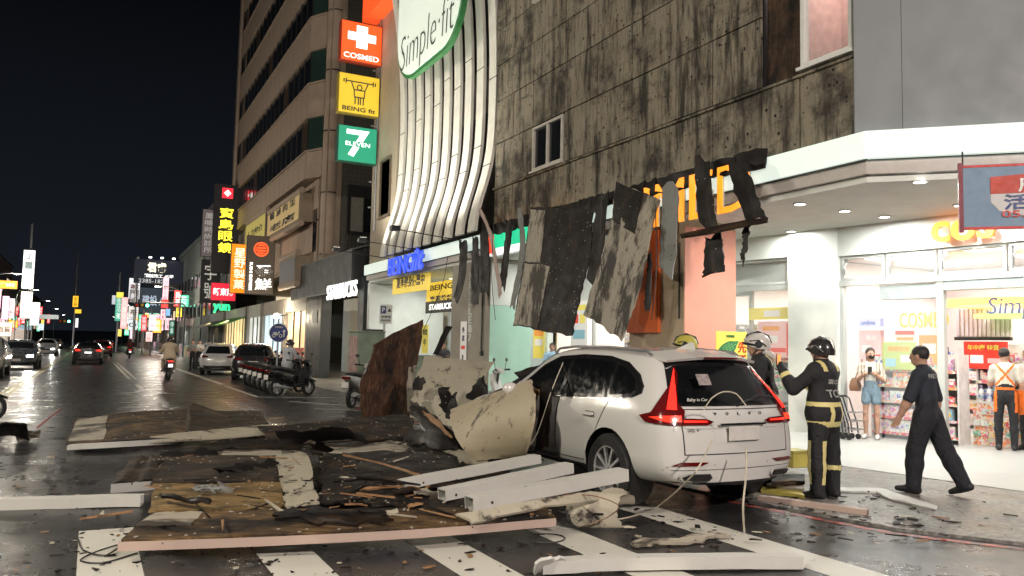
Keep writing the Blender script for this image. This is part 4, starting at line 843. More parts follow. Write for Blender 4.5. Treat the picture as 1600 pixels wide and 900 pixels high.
q = MB(); text(q, '君睿', c - UX * (.12 * W) + UZ * (.18 * H_), UX, UZ, W * .33, H_ * .42, .03, .03); q.build('lettering', emat('billboard_gold', (1, .93, .7), 1.3), t)
q = MB(); text(q, '精誠完工 45坪', c - UX * (.08 * W) - UZ * (.18 * H_), UX, UZ, W * .5, H_ * .16, .02, .03); q.build('lettering', LW, t)
q = MB(); text(q, '2385-1828', c - UX * (.18 * W) - UZ * (.4 * H_), UX, UZ, W * .48, H_ * .16, .0, .03); q.build('lettering', emat('billboard_grey', (.7, .75, .75), .7), t)
for k in range(3): MB().box((c.x - W * .25 + k * W * .2 - .15, 104.2, c.z + H_ * .55), (c.x - W * .25 + k * W * .2 + .15, 104.5, c.z + H_ * .6)).build('lamp', emat('billboard_lamp', (1, 1, .95), 6), t)
for s_ in (-.45, .45): MB().tube([(c.x + s_ * W, 105.6, 0), (c.x + s_ * W, 105.6, c.z + H_ * .6)], .15, 8).build('post', STEEL, t)
sign('dark screen with faint pale writing under the black billboard', (219, 449, 262, 490), 104, (.03, .05, .07), .5, '建設 A!', (.5, .6, .75), False, .6)
FS = [  # label, rect, Y, colour, strength, text, ink
 ('tall white arched sign left of the billboard', (202, 434, 218, 468), 112, (.85, .85, .88), .8, '藥', (.6, .1, .15)),
 ('grey portrait sign under the white arched sign', (203, 452, 216, 473), 111, (.3, .28, .28), .5, '美', (.8, .8, .8)),
 ('white sign with brown lettering below the grey portrait sign', (201, 478, 216, 497), 108, (.8, .75, .7), .8, '茶', (.4, .2, .15)),
 ('pale blue sign with a round mark low at the crowded corner', (200, 499, 214, 516), 107, (.75, .82, .85), .8, 'O', (.1, .2, .3)),
 ('pink striped sign below the pale blue sign', (203, 515, 211, 530), 106, (.95, .6, .68), .9, '串燒', (.9, .9, .9)),
 ('green vertical sign at the far cluster', (181, 462, 190, 502), 122, (.08, .42, .28), .8, '生活館', (.9, .95, .9)),
 ('small yellow round-topped sign above the green vertical sign', (182, 456, 193, 466), 121, (.9, .75, .1), .9, None, (0, 0, 0)),
 ('pale plain sign left of the green vertical sign', (175, 461, 182, 476), 124, (.6, .65, .68), .7, None, (0, 0, 0)),
 ('pink red vertical sign right of the green one', (190, 464, 198, 514), 118, (.9, .5, .48), .9, '火鍋燒肉', (.95, .9, .85)),
 ('red vertical sign in front of the billboard posts', (221, 492, 229, 518), 98, (.75, .05, .06), .9, '當舖', (.95, .8, .8)),
 ('white vertical sign with red mark near the red one', (233, 491, 243, 517), 96, (.85, .82, .88), .9, '診所', (.7, .2, .3)),
 ('red boxy sign high at the crowded corner', (252, 468, 263, 482), 97, (.85, .06, .05), 1.0, None, (0, 0, 0)),
 ('pink and white vertical sign beneath the red boxy sign', (251, 483, 259, 500), 95, (.9, .65, .7), .9, '美髮', (.7, .1, .2)),
 ('blue vertical sign right of the pink and white one', (259, 482, 266, 494), 94, (.2, .4, .7), .8, None, (0, 0, 0)),
 ('yellow vertical sign right of the blue one', (275, 480, 284, 496), 92, (.95, .75, .1), .9, '眼鏡', (.3, .15, .05)),
 ('dark green street banner by the dark awning', (265, 500, 272, 524), 78, (.02, .16, .12), .5, '停車', (.6, .8, .7)),
 ('yellow slim sign at the end of the far cluster', (184, 514, 190, 526), 116, (.85, .7, .15), .9, None, (0, 0, 0)),
 ('pink small sign low in front of the crowded corner', (228, 518, 238, 534), 95, (.95, .62, .6), .9, '小吃', (.7, .1, .1)),
 ('tall white sign with dark swirl on the left side of the road', (37, 390, 52, 452), 100, (.85, .88, .88), .95, '第一銀行', (.25, .35, .38)),
 ('white sign with orange top below the tall one on the left', (33, 455, 49, 498), 99, (.9, .8, .75), .95, '鞋全家福', (.7, .3, .25)),
 ('white sign with a pink disc on the left', (48, 472, 61, 509), 97, (.85, .85, .86), .9, None, (0, 0, 0)),
 ('orange wide sign at the left edge of the picture', (-14, 437, 27, 452), 101, (1, .42, .03), 1.1, '便當', (1, .9, .6)),
 ('pink vertical sign at the left edge under the orange one', (4, 462, 13, 500), 100, (.9, .55, .72), .9, '精品', (.9, .9, .95)),
 ('white vertical sign right of the pink one at the left edge', (14, 466, 22, 498), 100.5, (.85, .83, .85), .9, '服飾', (.5, .2, .2)),
 ('pale sign low at the left edge', (-6, 503, 18, 526), 98, (.85, .78, .68), .8, '百貨', (.5, .25, .15)),
 ('orange vertical sign alone far up the middle of the road', (114, 462, 122, 480), 150, (1, .5, .03), 1.1, '家具', (.6, .2, 0)),
 ('small orange sign jutting from the lone orange vertical sign', (117, 483, 127, 490), 150.5, (1, .5, .03), 1.1, None, (0, 0, 0)),
 ('small white sign beneath the lone orange sign', (118, 497, 122, 512), 149, (.9, .9, .9), 1.0, None, (0, 0, 0)),
]
for lab, px, Y, col, st, txt, ink in FS: sign(lab, px, Y, col, st * 1.25, txt, ink, len(txt or 'xx') > 1 and (px[3] - px[1]) > (px[2] - px[0]), -1 if sum(ink) < 1.2 else .9)
for X_, Y_, h in ((PY(44, 450, 100.6).x, 100.6, 14), (PY(118, 470, 151).x, 151, 16), (PY(186, 470, 122.6).x, 122.6, 11), (PY(237, 500, 96.6).x, 96.6, 5), (PY(224, 505, 98.6).x, 98.6, 5)):
    solo('sign_post', MB().tube([(X_, Y_, 0), (X_, Y_, h)], .12, 8), STEEL, 'steel post behind the sign %s' % {44: 'x'}.get(0, {100.6: 'tall white on the left', 151: 'lone orange up the road', 122.6: 'green in the far cluster', 96.6: 'white with red mark', 98.6: 'red before the billboard'}[Y_]), 'post', 'posts behind far signs')
# EXTRA FAR signs crowding both sides down the road
FC = [('white', (.9, .9, .88)), ('pink', (.95, .55, .6)), ('red', (.9, .06, .06)), ('yellow', (.95, .75, .15)), ('green', (.1, .6, .35)), ('pale blue', (.6, .75, .9)), ('orange', (1, .45, .05))]
fr_ = random.Random(9); cnt = {}; ORD = ('nearest', 'second', 'third', 'fourth', 'fifth', 'sixth', 'seventh', 'eighth', 'ninth')
for side_ in ('right', 'left'):
    for k in range(24):
        Y = (90 if side_ == 'right' else 98) + k * 6.5 + fr_.uniform(0, 3); nm, cc = FC[fr_.randrange(7)]; n_ = cnt.get((side_, nm), 0); cnt[(side_, nm)] = n_ + 1
        if n_ > 8: continue
        x0 = fr_.uniform(7.2, 8.6) if side_ == 'right' else -fr_.uniform(10.6, 12.2); w_ = fr_.uniform(.6, 1.3); z0 = fr_.uniform(2.6, 6.5); h_ = fr_.uniform(1.0, 3.2)
        t = thing('blade_sign', 'tiny far %s sign on the %s side of the road, %s of that colour' % (nm, side_, ORD[n_]), 'shop sign', (x0, Y, z0), 0, 'lit signs down the road')
        MB().box((x0, Y, z0), (x0 + w_, Y + .3, z0 + h_)).build('casing', DARK, t); MB().box((x0 + .04, Y - .02, z0 + .04), (x0 + w_ - .04, Y - .004, z0 + h_ - .04)).build('face', emat('far_face_' + nm.replace(' ', '_'), cc, 1.5), t)
        q = MB(); vtext(q, ''.join(fr_.choice('大小中山明光新美食茶館') for _ in range(max(2, int(h_ / w_)))), (x0 + w_ / 2, Y - .03, z0 + h_ / 2), UX, UZ, w_ * .6, h_ * .85, .0, .01); q.build('lettering', INK if sum(cc) > 1.6 else LW, t)
        MB().box((x0 + (w_ if side_ == 'right' else -3), Y + .1, z0 + h_ * .5), (x0 + (w_ + 2.4 if side_ == 'right' else 0), Y + .18, z0 + h_ * .5 + .08)).build('bracket', STEEL, t)
def left_shop(label, y0, y1, col, st):
    t = thing('shop_front', label, 'shop', (-13, (y0 + y1) / 2, 0), 0, 'shop fronts down the left side of the road'); MB().box((-13.1, y0, .1), (-13.0, y1, 3.4)).build('lit_front', emat('left_glow_%d' % int(y0), col, st), t); MB().box((-13.1, y0, 3.4), (-11.8, y1, 4.1)).build('header', emat('left_header_%d' % int(y0), tuple(1 - .6 * c for c in col), .7), t)
    for k in range(int((y1 - y0) / 2.2)): MB().box((-12.98, y0 + k * 2.2, .1), (-12.9, y0 + k * 2.2 + .14, 3.4)).build('mullion', DARK, t)
for lab, y0, y1, col in (('nearest lit shop front on the left side', 106, 116, (.95, .85, .7)), ('second lit shop front on the left side', 117, 128, (.9, .7, .75)), ('third lit shop front on the left side', 132, 146, (.8, .9, .95)), ('fourth lit shop front on the left side', 147, 168, (.95, .8, .6)), ('farthest lit shop front on the left side', 174, 210, (.95, .75, .6))): left_shop(lab, y0, y1, col, 1.3)
for lab, y0, y1, col in (('bright shop front far beyond the billboard on the right', 113, 130, (.95, .85, .7)), ('next bright shop front beyond it on the right', 131, 149, (.9, .75, .8)), ('farthest bright shop front on the right', 155, 190, (.95, .8, .6))): shopfront(lab, y0, y1, col, 1.3)
# traffic signals, street name plate
def signal(label, px, py, Y, col, side):
    p = PY(px, py, Y); t = thing('traffic_signal', label, 'traffic light', (p.x + side * 4, Y, 0), 0, 'traffic lights')
    MB().tube([(p.x + side * 4, Y, 0), (p.x + side * 4, Y, p.z + .1), (p.x + side * 3.8, Y, p.z + .3), (p.x, Y, p.z + .3)], .09, 8).build('mast', STEEL, t); MB().box((p.x - .75, Y - .1, p.z - .2), (p.x + .75, Y + .1, p.z + .2)).build('housing', BLACK, t, bevel=.03)
    for k, (cc, on) in enumerate((((1, .05, .03), col == 'r'), ((1, .6, .05), False), ((.1, 1, .6), col == 'g'))):
        MB().lathe([(.001, -.13), (.15, -.12), (.15, -.1)], (p.x - .48 + .48 * k, Y, p.z), (0, 1, 0), 14).build('lens', emat('signal_%d_%d' % (k, on), cc, 16 if on else .05), t)
signal('traffic light showing green before the billboard', 222, 477, 88, 'g', 1)
signal('traffic light showing green far up the left side', 101, 502, 120, 'g', -1)
p = PY(75, 495, 110); t = thing('street_name_plate', 'small white street name plate over the left lanes', 'sign', (p.x, 110, 0)); MB().box((p.x - 1.1, 110, p.z - .25), (p.x + 1.1, 110.08, p.z + .25)).build('plate', emat('name_plate', (.7, .75, .72), .5), t); MB().tube([(p.x - 4, 110.1, 0), (p.x - 4, 110.1, p.z), (p.x + 1.2, 110.1, p.z)], .07, 8).build('post', STEEL, t)
# ------------------------------------------------------------------ vehicles
def loft_body(rings, sub=2, arches=(), ar=.39, hw=.95):
    """rings: front-to-back lists of (x,y,z) half sections from keel centre over the side to roof centre; mirrored, subdivided, arches cut"""
    n = len(rings[0]); V = [p for r in rings for p in r]; Fq = []
    for i in range(len(rings) - 1):
        for j in range(n - 1): Fq.append((i * n + j, i * n + j + 1, (i + 1) * n + j + 1, (i + 1) * n + j))
    k = len(V); V2 = V + [(-x, y, z) for x, y, z in V]; F2 = Fq + [tuple(k + q for q in f[::-1]) for f in Fq]
    me = bpy.data.meshes.new('body'); me.from_pydata(V2, [], F2)
    bm = bmesh.new(); bm.from_mesh(me); bmesh.ops.remove_doubles(bm, verts=bm.verts, dist=1e-4)
    bmesh.ops.dissolve_degenerate(bm, edges=bm.edges, dist=1e-4); bmesh.ops.recalc_face_normals(bm, faces=bm.faces); bm.to_mesh(me); bm.free()
    o = bpy.data.objects.new('body', me); COL.objects.link(o)
    md = o.modifiers.new('s', 'SUBSURF'); md.levels = sub; md.render_levels = sub
    cut = []
    for (yy, zz) in arches:
        for s_ in (-1, 1):
            c = bpy.data.objects.new('cut', MB().lathe([(.001, 0), (ar, 0), (ar, .34), (.001, .34)], (s_ * (hw - .3 if s_ > 0 else hw - .3 + 0) if s_ > 0 else -(hw - .3), yy, zz), (s_, 0, 0), 32).mesh('cut')); COL.objects.link(c); cut.append(c)
            b = o.modifiers.new('b', 'BOOLEAN'); b.object = c; b.operation = 'DIFFERENCE'; b.solver = 'EXACT'
    dg = bpy.context.evaluated_depsgraph_get(); dg.update(); me2 = bpy.data.meshes.new_from_object(o.evaluated_get(dg))
    for c in cut + [o]: bpy.data.objects.remove(c)
    return me2
def body_bvh(me): return BVHTree.FromPolygons([v.co[:] for v in me.vertices], [p.vertices[:] for p in me.polygons])
def patch(bvh, poly, origin, u, v, d, off=.006, th=.006, step=.06, fallback=None):
    """thin skin following the body: polygon in (u,v) coordinates of a plane, cast along d on to the body"""
    origin, u, v, d = Vector(origin), Vector(u), Vector(v), Vector(d).normalized(); bm = bmesh.new()
    f = bm.faces.new([bm.verts.new(origin + u * a + v * b) for a, b in poly]); bmesh.ops.triangulate(bm, faces=[f])
    for _ in range(5):
        es = [e for e in bm.edges if e.calc_length() > step]
        if not es: break
        bmesh.ops.subdivide_edges(bm, edges=es, cuts=1); bmesh.ops.triangulate(bm, faces=bm.faces)
    last = None
    for q in bm.verts:
        h = bvh.ray_cast(q.co, d)
        if h[0] is not None: q.co = h[0] - d * off
        else:
            h = bvh.find_nearest(q.co); q.co = h[0] - d * off
    ex = bmesh.ops.extrude_face_region(bm, geom=list(bm.faces)); bmesh.ops.translate(bm, verts=[e for e in ex['geom'] if isinstance(e, bmesh.types.BMVert)], vec=-d * th)
    bmesh.ops.recalc_face_normals(bm, faces=bm.faces); bm.verts.index_update()
    mb = MB().add([q.co[:] for q in bm.verts], [[w.index for w in g.verts] for g in bm.faces]); bm.free(); return mb
def mesh_part(name, me, mats, parent, smooth=40):
    for m in mats: me.materials.append(m)
    me.shade_smooth(); me.set_sharp_from_angle(angle=math.radians(smooth)); o = bpy.data.objects.new(name, me); return link(o, parent)
def paint(name, c, rough=.28, flake=0.0, dirt=.3):
    if name in MATS: return MATS[name]
    s = NT(name); co = s.coords(); sep = s.n('SeparateXYZ'); s.l(co, sep.inputs[0])
    d = s.ramp(s.noise(co, 9, 8, .75), [(.62, 0.0), (.85, dirt)])
    s.base(s.mix(d, c, (.2, .17, .13))); s.set(Roughness=s.ramp(s.noise(co, 5, 4), [(.3, rough - .03), (.7, rough + .05)]), Metallic=flake, Coat_Weight=.6, Coat_Roughness=.06); MATS[name] = s.m; return s.m
RL = emat('tail_lens_lit', (1, .035, .02), 1.5, (.5, .01, .01), .2); RLD = mat('tail_lens_dark', (.12, .005, .005), .15, coat=.5); HL = emat('headlamp_lit', (1, .97, .9), 25); CARG = mat('car_glass', (.006, .007, .008), .05, spec=.7, var=.3)
PLATE = mat('plate_white', (.65, .63, .6), .5, var=.12, scale=9)
def wheel(parent, x, y, r=.37, wdt=.235, side=1, spokes=10, rimm=None):
    """wheel > tyre, rim; side is the outward x direction"""
    rimm = rimm or ALU; ax = (side, 0, 0); c = (x, y, r); rr = r * .66
    e = bpy.data.objects.new('wheel', None); link(e, parent); e.empty_display_size = .1
    MB().lathe([(rr, -wdt), (r * .93, -wdt), (r, -wdt * .86), (r, -wdt * .14), (r * .93, 0), (rr, 0), (rr, -wdt)], c, ax, 36).build('tyre', RUBBER, e, smooth=35, local=True)
    rm = MB().lathe([(rr * 1.0, -.01), (rr * .94, -.012), (rr * .92, -.14)], c, ax, 36)
    rm.lathe([(.001, -.02), (r * .16, -.02), (r * .18, -.05)], c, ax, 16)
    C = Vector(c); A = Vector((side, 0, 0))
    for k in range(spokes):
        q = 2 * PI * k / spokes; dr = Vector((0, math.cos(q), math.sin(q))); tn = Vector((0, -math.sin(q), math.cos(q)))
        rm.obox(C + dr * (rr * .56) - A * .03, dr, tn, A, rr * .8, rr * .11, .03)
    rm.build('rim', rimm, e, smooth=35, local=True)
    MB().lathe([(.001, -.16), (rr * .9, -.15), (rr * .9, -.14)], c, ax, 20).build('brake_disc', mat('brake_dark', (.05, .05, .055), .5, .5), e, local=True)
    return e
def ring(y, w_, zb, zbelt, zr, wr, ys=None, tuck=.0):
    """half section; ys: forward shift of each point, for a raked end"""
    P = [(0, zb), (w_ * .78, zb), (w_ * .965 - tuck, zb + .09), (w_ - tuck * .5, .56), (w_ * 1.0, .82), (w_ * .975, zbelt - .09), (w_ * .945, zbelt), (w_ * .945 * .5 + wr * .52, zbelt * .5 + zr * .5 - .01), (wr, zr - .085), (wr * .82, zr - .012), (0, zr)]
    ys = ys or [0] * 11
    return [(x, y + d, z) for (x, z), d in zip(P, ys)]
def suv_body(sub=2):
    R = []
    rk = [0, 0, .0, -.02, .0, .03, .05, .22, .36, .34, .32]                     # rake of the tailgate
    a = ring(-.86, .80, .31, 1.03, 1.56, .56, rk)
    mid = [(x * .55, y - .075 if z < 1.1 else y - .045, z) for x, y, z in a]; cen = [(0, y - .095 if z < 1.1 else y - .06, z) for x, y, z in a]
    R += [cen, mid, a]
    R.append(ring(-.74, .895, .32, 1.06, 1.585, .61, [q * .92 for q in rk]))
    R.append(ring(-.46, .945, .28, 1.075, 1.60, .655, [q * .5 for q in rk]))
    R.append(ring(0, .955, .27, 1.07, 1.625, .68)); R.append(ring(.55, .95, .26, 1.05, 1.65, .69)); R.append(ring(1.1, .945, .26, 1.04, 1.652, .69)); R.append(ring(1.6, .945, .26, 1.03, 1.61, .675))
    R.append(ring(2.05, .945, .26, 1.02, 1.39, .66)); R.append(ring(2.5, .945, .27, 1.0, 1.12, .72)); R.append(ring(3.0, .95, .29, .93, 1.05, .70)); R.append(ring(3.4, .92, .3, .87, .97, .6))
    f = ring(3.62, .80, .32, .8, .88, .5); R.append(f); R.append([(x * .5, y + .06, z) for x, y, z in f]); R.append([(0, y + .08, z) for x, y, z in f])
    return R[::-1]
def build_suv():
    t = thing('white_suv', 'white estate car crushed under fallen panels at the crossing, tail lights on', 'car', (5.72, 6.95, 0), math.radians(1.0))
    WP = paint('pearl_white_paint', (.66, .66, .635), .2, .05, .08); TRIMB = mat('gloss_black_trim', (.012, .012, .013), .15, coat=.5)
    me = loft_body(suv_body(), 2, ((0, .39), (2.86, .39)), .415); bv = body_bvh(me); body = mesh_part('body', me, [WP], t)
    for yy in (0, 2.86):
        for s_ in (-1, 1): wheel(t, s_ * .945, yy, .372, .235, s_)
        for s_ in (-1, 1): MB().lathe([(.40, 0), (.40, .3), (.001, .3)], (s_ * .93, yy, .39), (-s_, 0, 0), 28).build('wheel_housing', BLACK, t, local=True)
    def side(nm, poly, m, off, sides=(-1, 1), th=.005, parent=None, step=.07):
        for s_ in sides: patch(bv, poly, (s_ * 1.6, 0, 0), (0, 1, 0), (0, 0, 1), (-s_, 0, 0), off, th, step).build(nm, m, parent or t, smooth=35, local=True)
    DLO = [(-.43, 1.185), (-.3, 1.135), (.0, 1.105), (1.0, 1.075), (2.08, 1.055), (1.98, 1.17), (1.62, 1.40), (1.3, 1.505), (.8, 1.535), (.3, 1.525), (-.05, 1.47), (-.3, 1.36), (-.42, 1.25)]
    side('window_trim', [(y * 1.012 - .006, 1.3 + (z - 1.3) * 1.07) for y, z in DLO], CHROME, .002, th=.004); side('window_surround', DLO, TRIMB, .007)
    side('side_window', [(-.34, 1.2), (-.2, 1.16), (.06, 1.14), (.06, 1.45), (-.06, 1.42), (-.27, 1.32)], CARG, .013, th=.003); side('side_window', [(.12, 1.135), (.96, 1.11), (.9, 1.50), (.4, 1.495), (.12, 1.46)], CARG, .013, th=.003); side('side_window', [(1.04, 1.105), (1.98, 1.09), (1.9, 1.17), (1.56, 1.39), (1.26, 1.475), (.98, 1.5)], CARG, .013, th=.003)
    # shut lines, handles, sills
    for pl in ([(.03, 1.08), (.045, 1.08), (-.02 + .3, .62), (.27, .62)], [(1.0, 1.06), (1.012, 1.06), (1.012, .4), (1.0, .4)], [(.3, .62), (.312, .62), (.42, .42), (.408, .42)], [(2.02, 1.03), (2.032, 1.03), (2.1, .42), (2.088, .42)], [(.41, .41), (2.09, .41), (2.09, .42), (.41, .42)]): side('shut_line', pl, BLACK, .0012, th=.001)
    for y0 in (.22, 1.14): side('door_handle', [(y0, .915), (y0 + .03, .905), (y0 + .22, .91), (y0 + .24, .925), (y0 + .22, .94), (y0 + .02, .94)], WP, .028, th=.012); side('handle_recess', [(y0 + .02, .895), (y0 + .22, .895), (y0 + .2, .95), (y0 + .04, .95)], mat('recess_grey', (.2, .2, .19), .4), .002, th=.002)
    side('sill', [(.45, .30), (2.42, .30), (2.4, .38), (.47, .375)], BLACK, .012, th=.02); side('sill_trim', [(.6, .365), (2.3, .365), (2.3, .385), (.6, .38)], CHROME, .035, th=.006)
    for s_ in (-1, 1):
        m1 = MB().ball((s_ * 1.04, 1.93, 1.1), (.11, .07, .08), 14, 8).tube([(s_ * .9, 1.95, 1.05), (s_ * 1.0, 1.94, 1.08)], .03, 8); m1.build('door_mirror', WP, t, smooth=True, local=True)
        MB().tube([(s_ * .60, -.3, 1.555), (s_ * .61, -.22, 1.60), (s_ * .63, .4, 1.635), (s_ * .63, 1.1, 1.635), (s_ * .62, 1.45, 1.61), (s_ * .61, 1.55, 1.55)], .016, 8).build('roof_rail', mat('rail_grey', (.3, .3, .31), .35, .6), t, smooth=True, local=True)
    # rear
    def rear(nm, poly, m, off, th=.006, parent=None, step=.06): return patch(bv, poly, (0, -1.6, 0), (1, 0, 0), (0, 0, 1), (0, 1, 0), off, th, step).build(nm, m, parent or t, smooth=35, local=True)
    rear('rear_window_surround', [(-.76, 1.075), (.76, 1.075), (.70, 1.2), (.58, 1.5), (.4, 1.53), (-.4, 1.53), (-.58, 1.5), (-.70, 1.2)], TRIMB, .006)
    rw = rear('rear_window', [(-.66, 1.11), (.66, 1.11), (.60, 1.24), (.53, 1.46), (-.53, 1.46), (-.60, 1.24)], CARG, .014, .003)
    q = MB(); text(q, 'Baby in Car', (-.5, -.872, 1.135), UX, UZ, .26, .04, .0, .004); q.build('sticker', WHITE, rw, local=True)
    MB().obox((-.36, -.80, 1.33), (1, 0, 0), (0, .5, .87), (0, -.87, .5), .16, .12, .004).build('glass_reflection', mat('reflection_pale', (.35, .3, .3), .5, var=.5, scale=30), rw, local=True)  # pale mottled patch paints a reflection on to the rear glass
    MB().tube([(.0, -.93, 1.10), (.3, -.865, 1.165), (.52, -.86, 1.15)], .012, 6).build('wiper', BLACK, t, local=True)
    spv = [(-.60, -.50, 1.545), (-.3, -.60, 1.575), (0, -.625, 1.585), (.3, -.60, 1.575), (.60, -.50, 1.545)]
    sp_ = MB()
    for (a, b) in zip(spv, spv[1:]):
        for m_ in (0,): sp_.add([(a[0], a[1] - .04, a[2] - .03), (b[0], b[1] - .04, b[2] - .03), (b[0], b[1] + .3, b[2] + .045), (a[0], a[1] + .3, a[2] + .045), (a[0], a[1] - .02, a[2] - .055), (b[0], b[1] - .02, b[2] - .055), (b[0], b[1] + .28, b[2] - .02), (a[0], a[1] + .28, a[2] - .02)], [(0, 1, 2, 3), (4, 7, 6, 5), (0, 4, 5, 1), (2, 6, 7, 3), (0, 3, 7, 4), (1, 5, 6, 2)])
    sp_.build('roof_spoiler', WP, t, smooth=30, local=True)
    MB().box((-.22, -.668, 1.535), (.22, -.655, 1.55)).build('brake_light', RLD, t, local=True)
    # tail lamps: blade beside the glass, block at the corner, arm on to the tailgate
    for s_ in (-1, 1):
        dd = Vector((-s_, 1.0, 0)).normalized(); uu = Vector((1, s_, 0)).normalized() if True else None
        o0 = Vector((s_ * 1.2, -1.6, 0)); u2 = Vector((1.0, s_ * 1.0, 0)).normalized()
        def U(x, y): return (Vector((x, y, 0)) - o0).dot(u2)
        pts = [((.575, -.60), 1.46), ((.64, -.66), 1.43), ((.735, -.77), 1.27), ((.80, -.83), 1.14), ((.86, -.80), 1.05), ((.945, -.52), .975), ((.93, -.60), .915), ((.84, -.84), .90), ((.70, -.90), .895), ((.69, -.90), 1.03), ((.74, -.86), 1.10), ((.69, -.78), 1.22), ((.60, -.68), 1.38)]
        lp = patch(bv, [(U(s_ * x, y), z) for (x, y), z in pts], o0, u2, UZ, dd, .012, .012, .05); lo = lp.build('tail_lamp', RLD, t, smooth=35, local=True)
        g1 = [((.59, -.61), 1.44), ((.625, -.66), 1.41), ((.745, -.79), 1.19), ((.80, -.82), 1.08), ((.83, -.80), 1.045), ((.75, -.86), 1.04), ((.755, -.85), 1.08), ((.705, -.79), 1.18)]
        patch(bv, [(U(s_ * x, y), z) for (x, y), z in g1], o0, u2, UZ, dd, .026, .004, .05).build('lit_blade', RL, lo, smooth=35, local=True)
        g2 = [((.90, -.62), .965), ((.85, -.78), .985), ((.72, -.89), .99), ((.72, -.90), .93), ((.84, -.83), .925)]
        patch(bv, [(U(s_ * x, y), z) for (x, y), z in g2], o0, u2, UZ, dd, .026, .004, .05).build('lit_block', emat('tail_block', (1, .05, .02), 1.2, (.5, .01, .01), .2), lo, smooth=35, local=True)
        rear('tail_lamp_arm', [(s_ * .685, .90), (s_ * .685, .965), (s_ * .42, .955), (s_ * .34, .93), (s_ * .40, .90)], RLD, .012, .01); rear('lit_strip', [(s_ * .67, .925), (s_ * .67, .945), (s_ * .42, .94), (s_ * .42, .925)], RL, .024, .003)
        rear('reflector', [(s_ * .80, .515), (s_ * .50, .515), (s_ * .42, .545), (s_ * .5, .55), (s_ * .72, .55)], RLD, .008)
        rear('exhaust_trim', [(s_ * .70, .365), (s_ * .42, .37), (s_ * .39, .40), (s_ * .42, .44), (s_ * .66, .44), (s_ * .73, .41)], CHROME, .02, .015); rear('exhaust_opening', [(s_ * .68, .377), (s_ * .43, .38), (s_ * .41, .40), (s_ * .43, .428), (s_ * .65, .428), (s_ * .705, .406)], BLACK, .037, .002)
        for sx, sz in ((.35, .52), (.82, .5)): rear('parking_sensor', [(s_ * sx + .012 * math.cos(k), sz + .012 * math.sin(k)) for k in (0, 1, 2, 3, 4, 5)], mat('sensor_grey', (.4, .39, .37), .4), .003, .002, step=.2)
    for pl in ([(-.68, .62), (-.69, .9), (-.678, .9), (-.668, .62)], [(.68, .62), (.69, .9), (.678, .9), (.668, .62)], [(-.68, .615), (.68, .615), (.68, .625), (-.68, .625)], [(-.9, .47), (.9, .47), (.9, .476), (-.9, .476)], [(-.68, 1.04), (.68, 1.04), (.68, 1.048), (-.68, 1.048)]): rear('shut_line', pl, BLACK, .0015, .001)
    rear('tailgate_crease', [(-.66, .865), (.66, .865), (.66, .885), (-.66, .885)], WP, .008, .004)
    pr_ = rear('plate_recess', [(-.33, .72), (.33, .72), (.36, .9), (-.36, .9)], WP, .003, .002); MB().box((-.2, -.995, .745), (.2, -.982, .885)).build('number_plate', PLATE, t, local=True, bevel=.004); MB().box((-.3, -.985, .895), (.3, -.96, .915)).build('plate_lamp_bar', CHROME, t, local=True)
    for ch, x in zip('VOLVO', (-.3, -.15, 0, .15, .3)):
        h = bv.ray_cast(Vector((x, -1.6, 1.0)), Vector((0, 1, 0))); q = MB(); text(q, ch, h[0] - Vector((0, .008, 0)), UX, UZ, .035, .03, .01, .006); q.build('badge_letter', DARK, t, local=True)
    h = bv.ray_cast(Vector((-.56, -1.6, .85)), Vector((0, 1, 0))); q = MB(); text(q, 'XC 60', h[0] - Vector((0, .008, 0)), UX, UZ, .17, .03, .0, .006); q.build('badge', mat('badge_grey', (.25, .25, .25), .3, .6), t, local=True)
    rear('bumper_skirt', [(-.66, .315), (.66, .315), (.68, .35), (-.68, .35)], BLACK, .004, .004)
    MB().box((-.6, -.5, .3), (.6, 3.2, .36)).build('underbody', BLACK, t, local=True)
    # front
    def front(nm, poly, m, off, th=.006): patch(bv, poly, (0, 4.6, 0), (1, 0, 0), (0, 0, 1), (0, -1, 0), off, th).build(nm, m, t, smooth=35, local=True)
    front('grille', [(-.38, .5), (.38, .5), (.42, .74), (-.42, .74)], BLACK, .01)
    for s_ in (-1, 1): front('headlamp', [(s_ * .46, .72), (s_ * .78, .74), (s_ * .76, .82), (s_ * .46, .8)], CHROME, .012)
    patch(bv, [(-.62, 1.62), (.62, 1.62), (.7, 2.35), (-.7, 2.35)], (0, 0, 2.5), (1, 0, 0), (0, 1, 0), (0, 0, -1), .006, .004).build('windscreen', CARG, t, smooth=35, local=True)
    fin = MB().add([(0, -.28, 1.62), (.03, -.22, 1.62), (.025, .0, 1.63), (-.025, .0, 1.63), (-.03, -.22, 1.62), (0, -.25, 1.7), (0, -.2, 1.705)], [(0, 1, 5), (1, 6, 5), (1, 2, 6), (2, 3, 6), (3, 4, 6), (4, 5, 6), (4, 0, 5)]); fin.build('roof_antenna', WP, t, smooth=50, local=True)
    return t
SUV = build_suv()

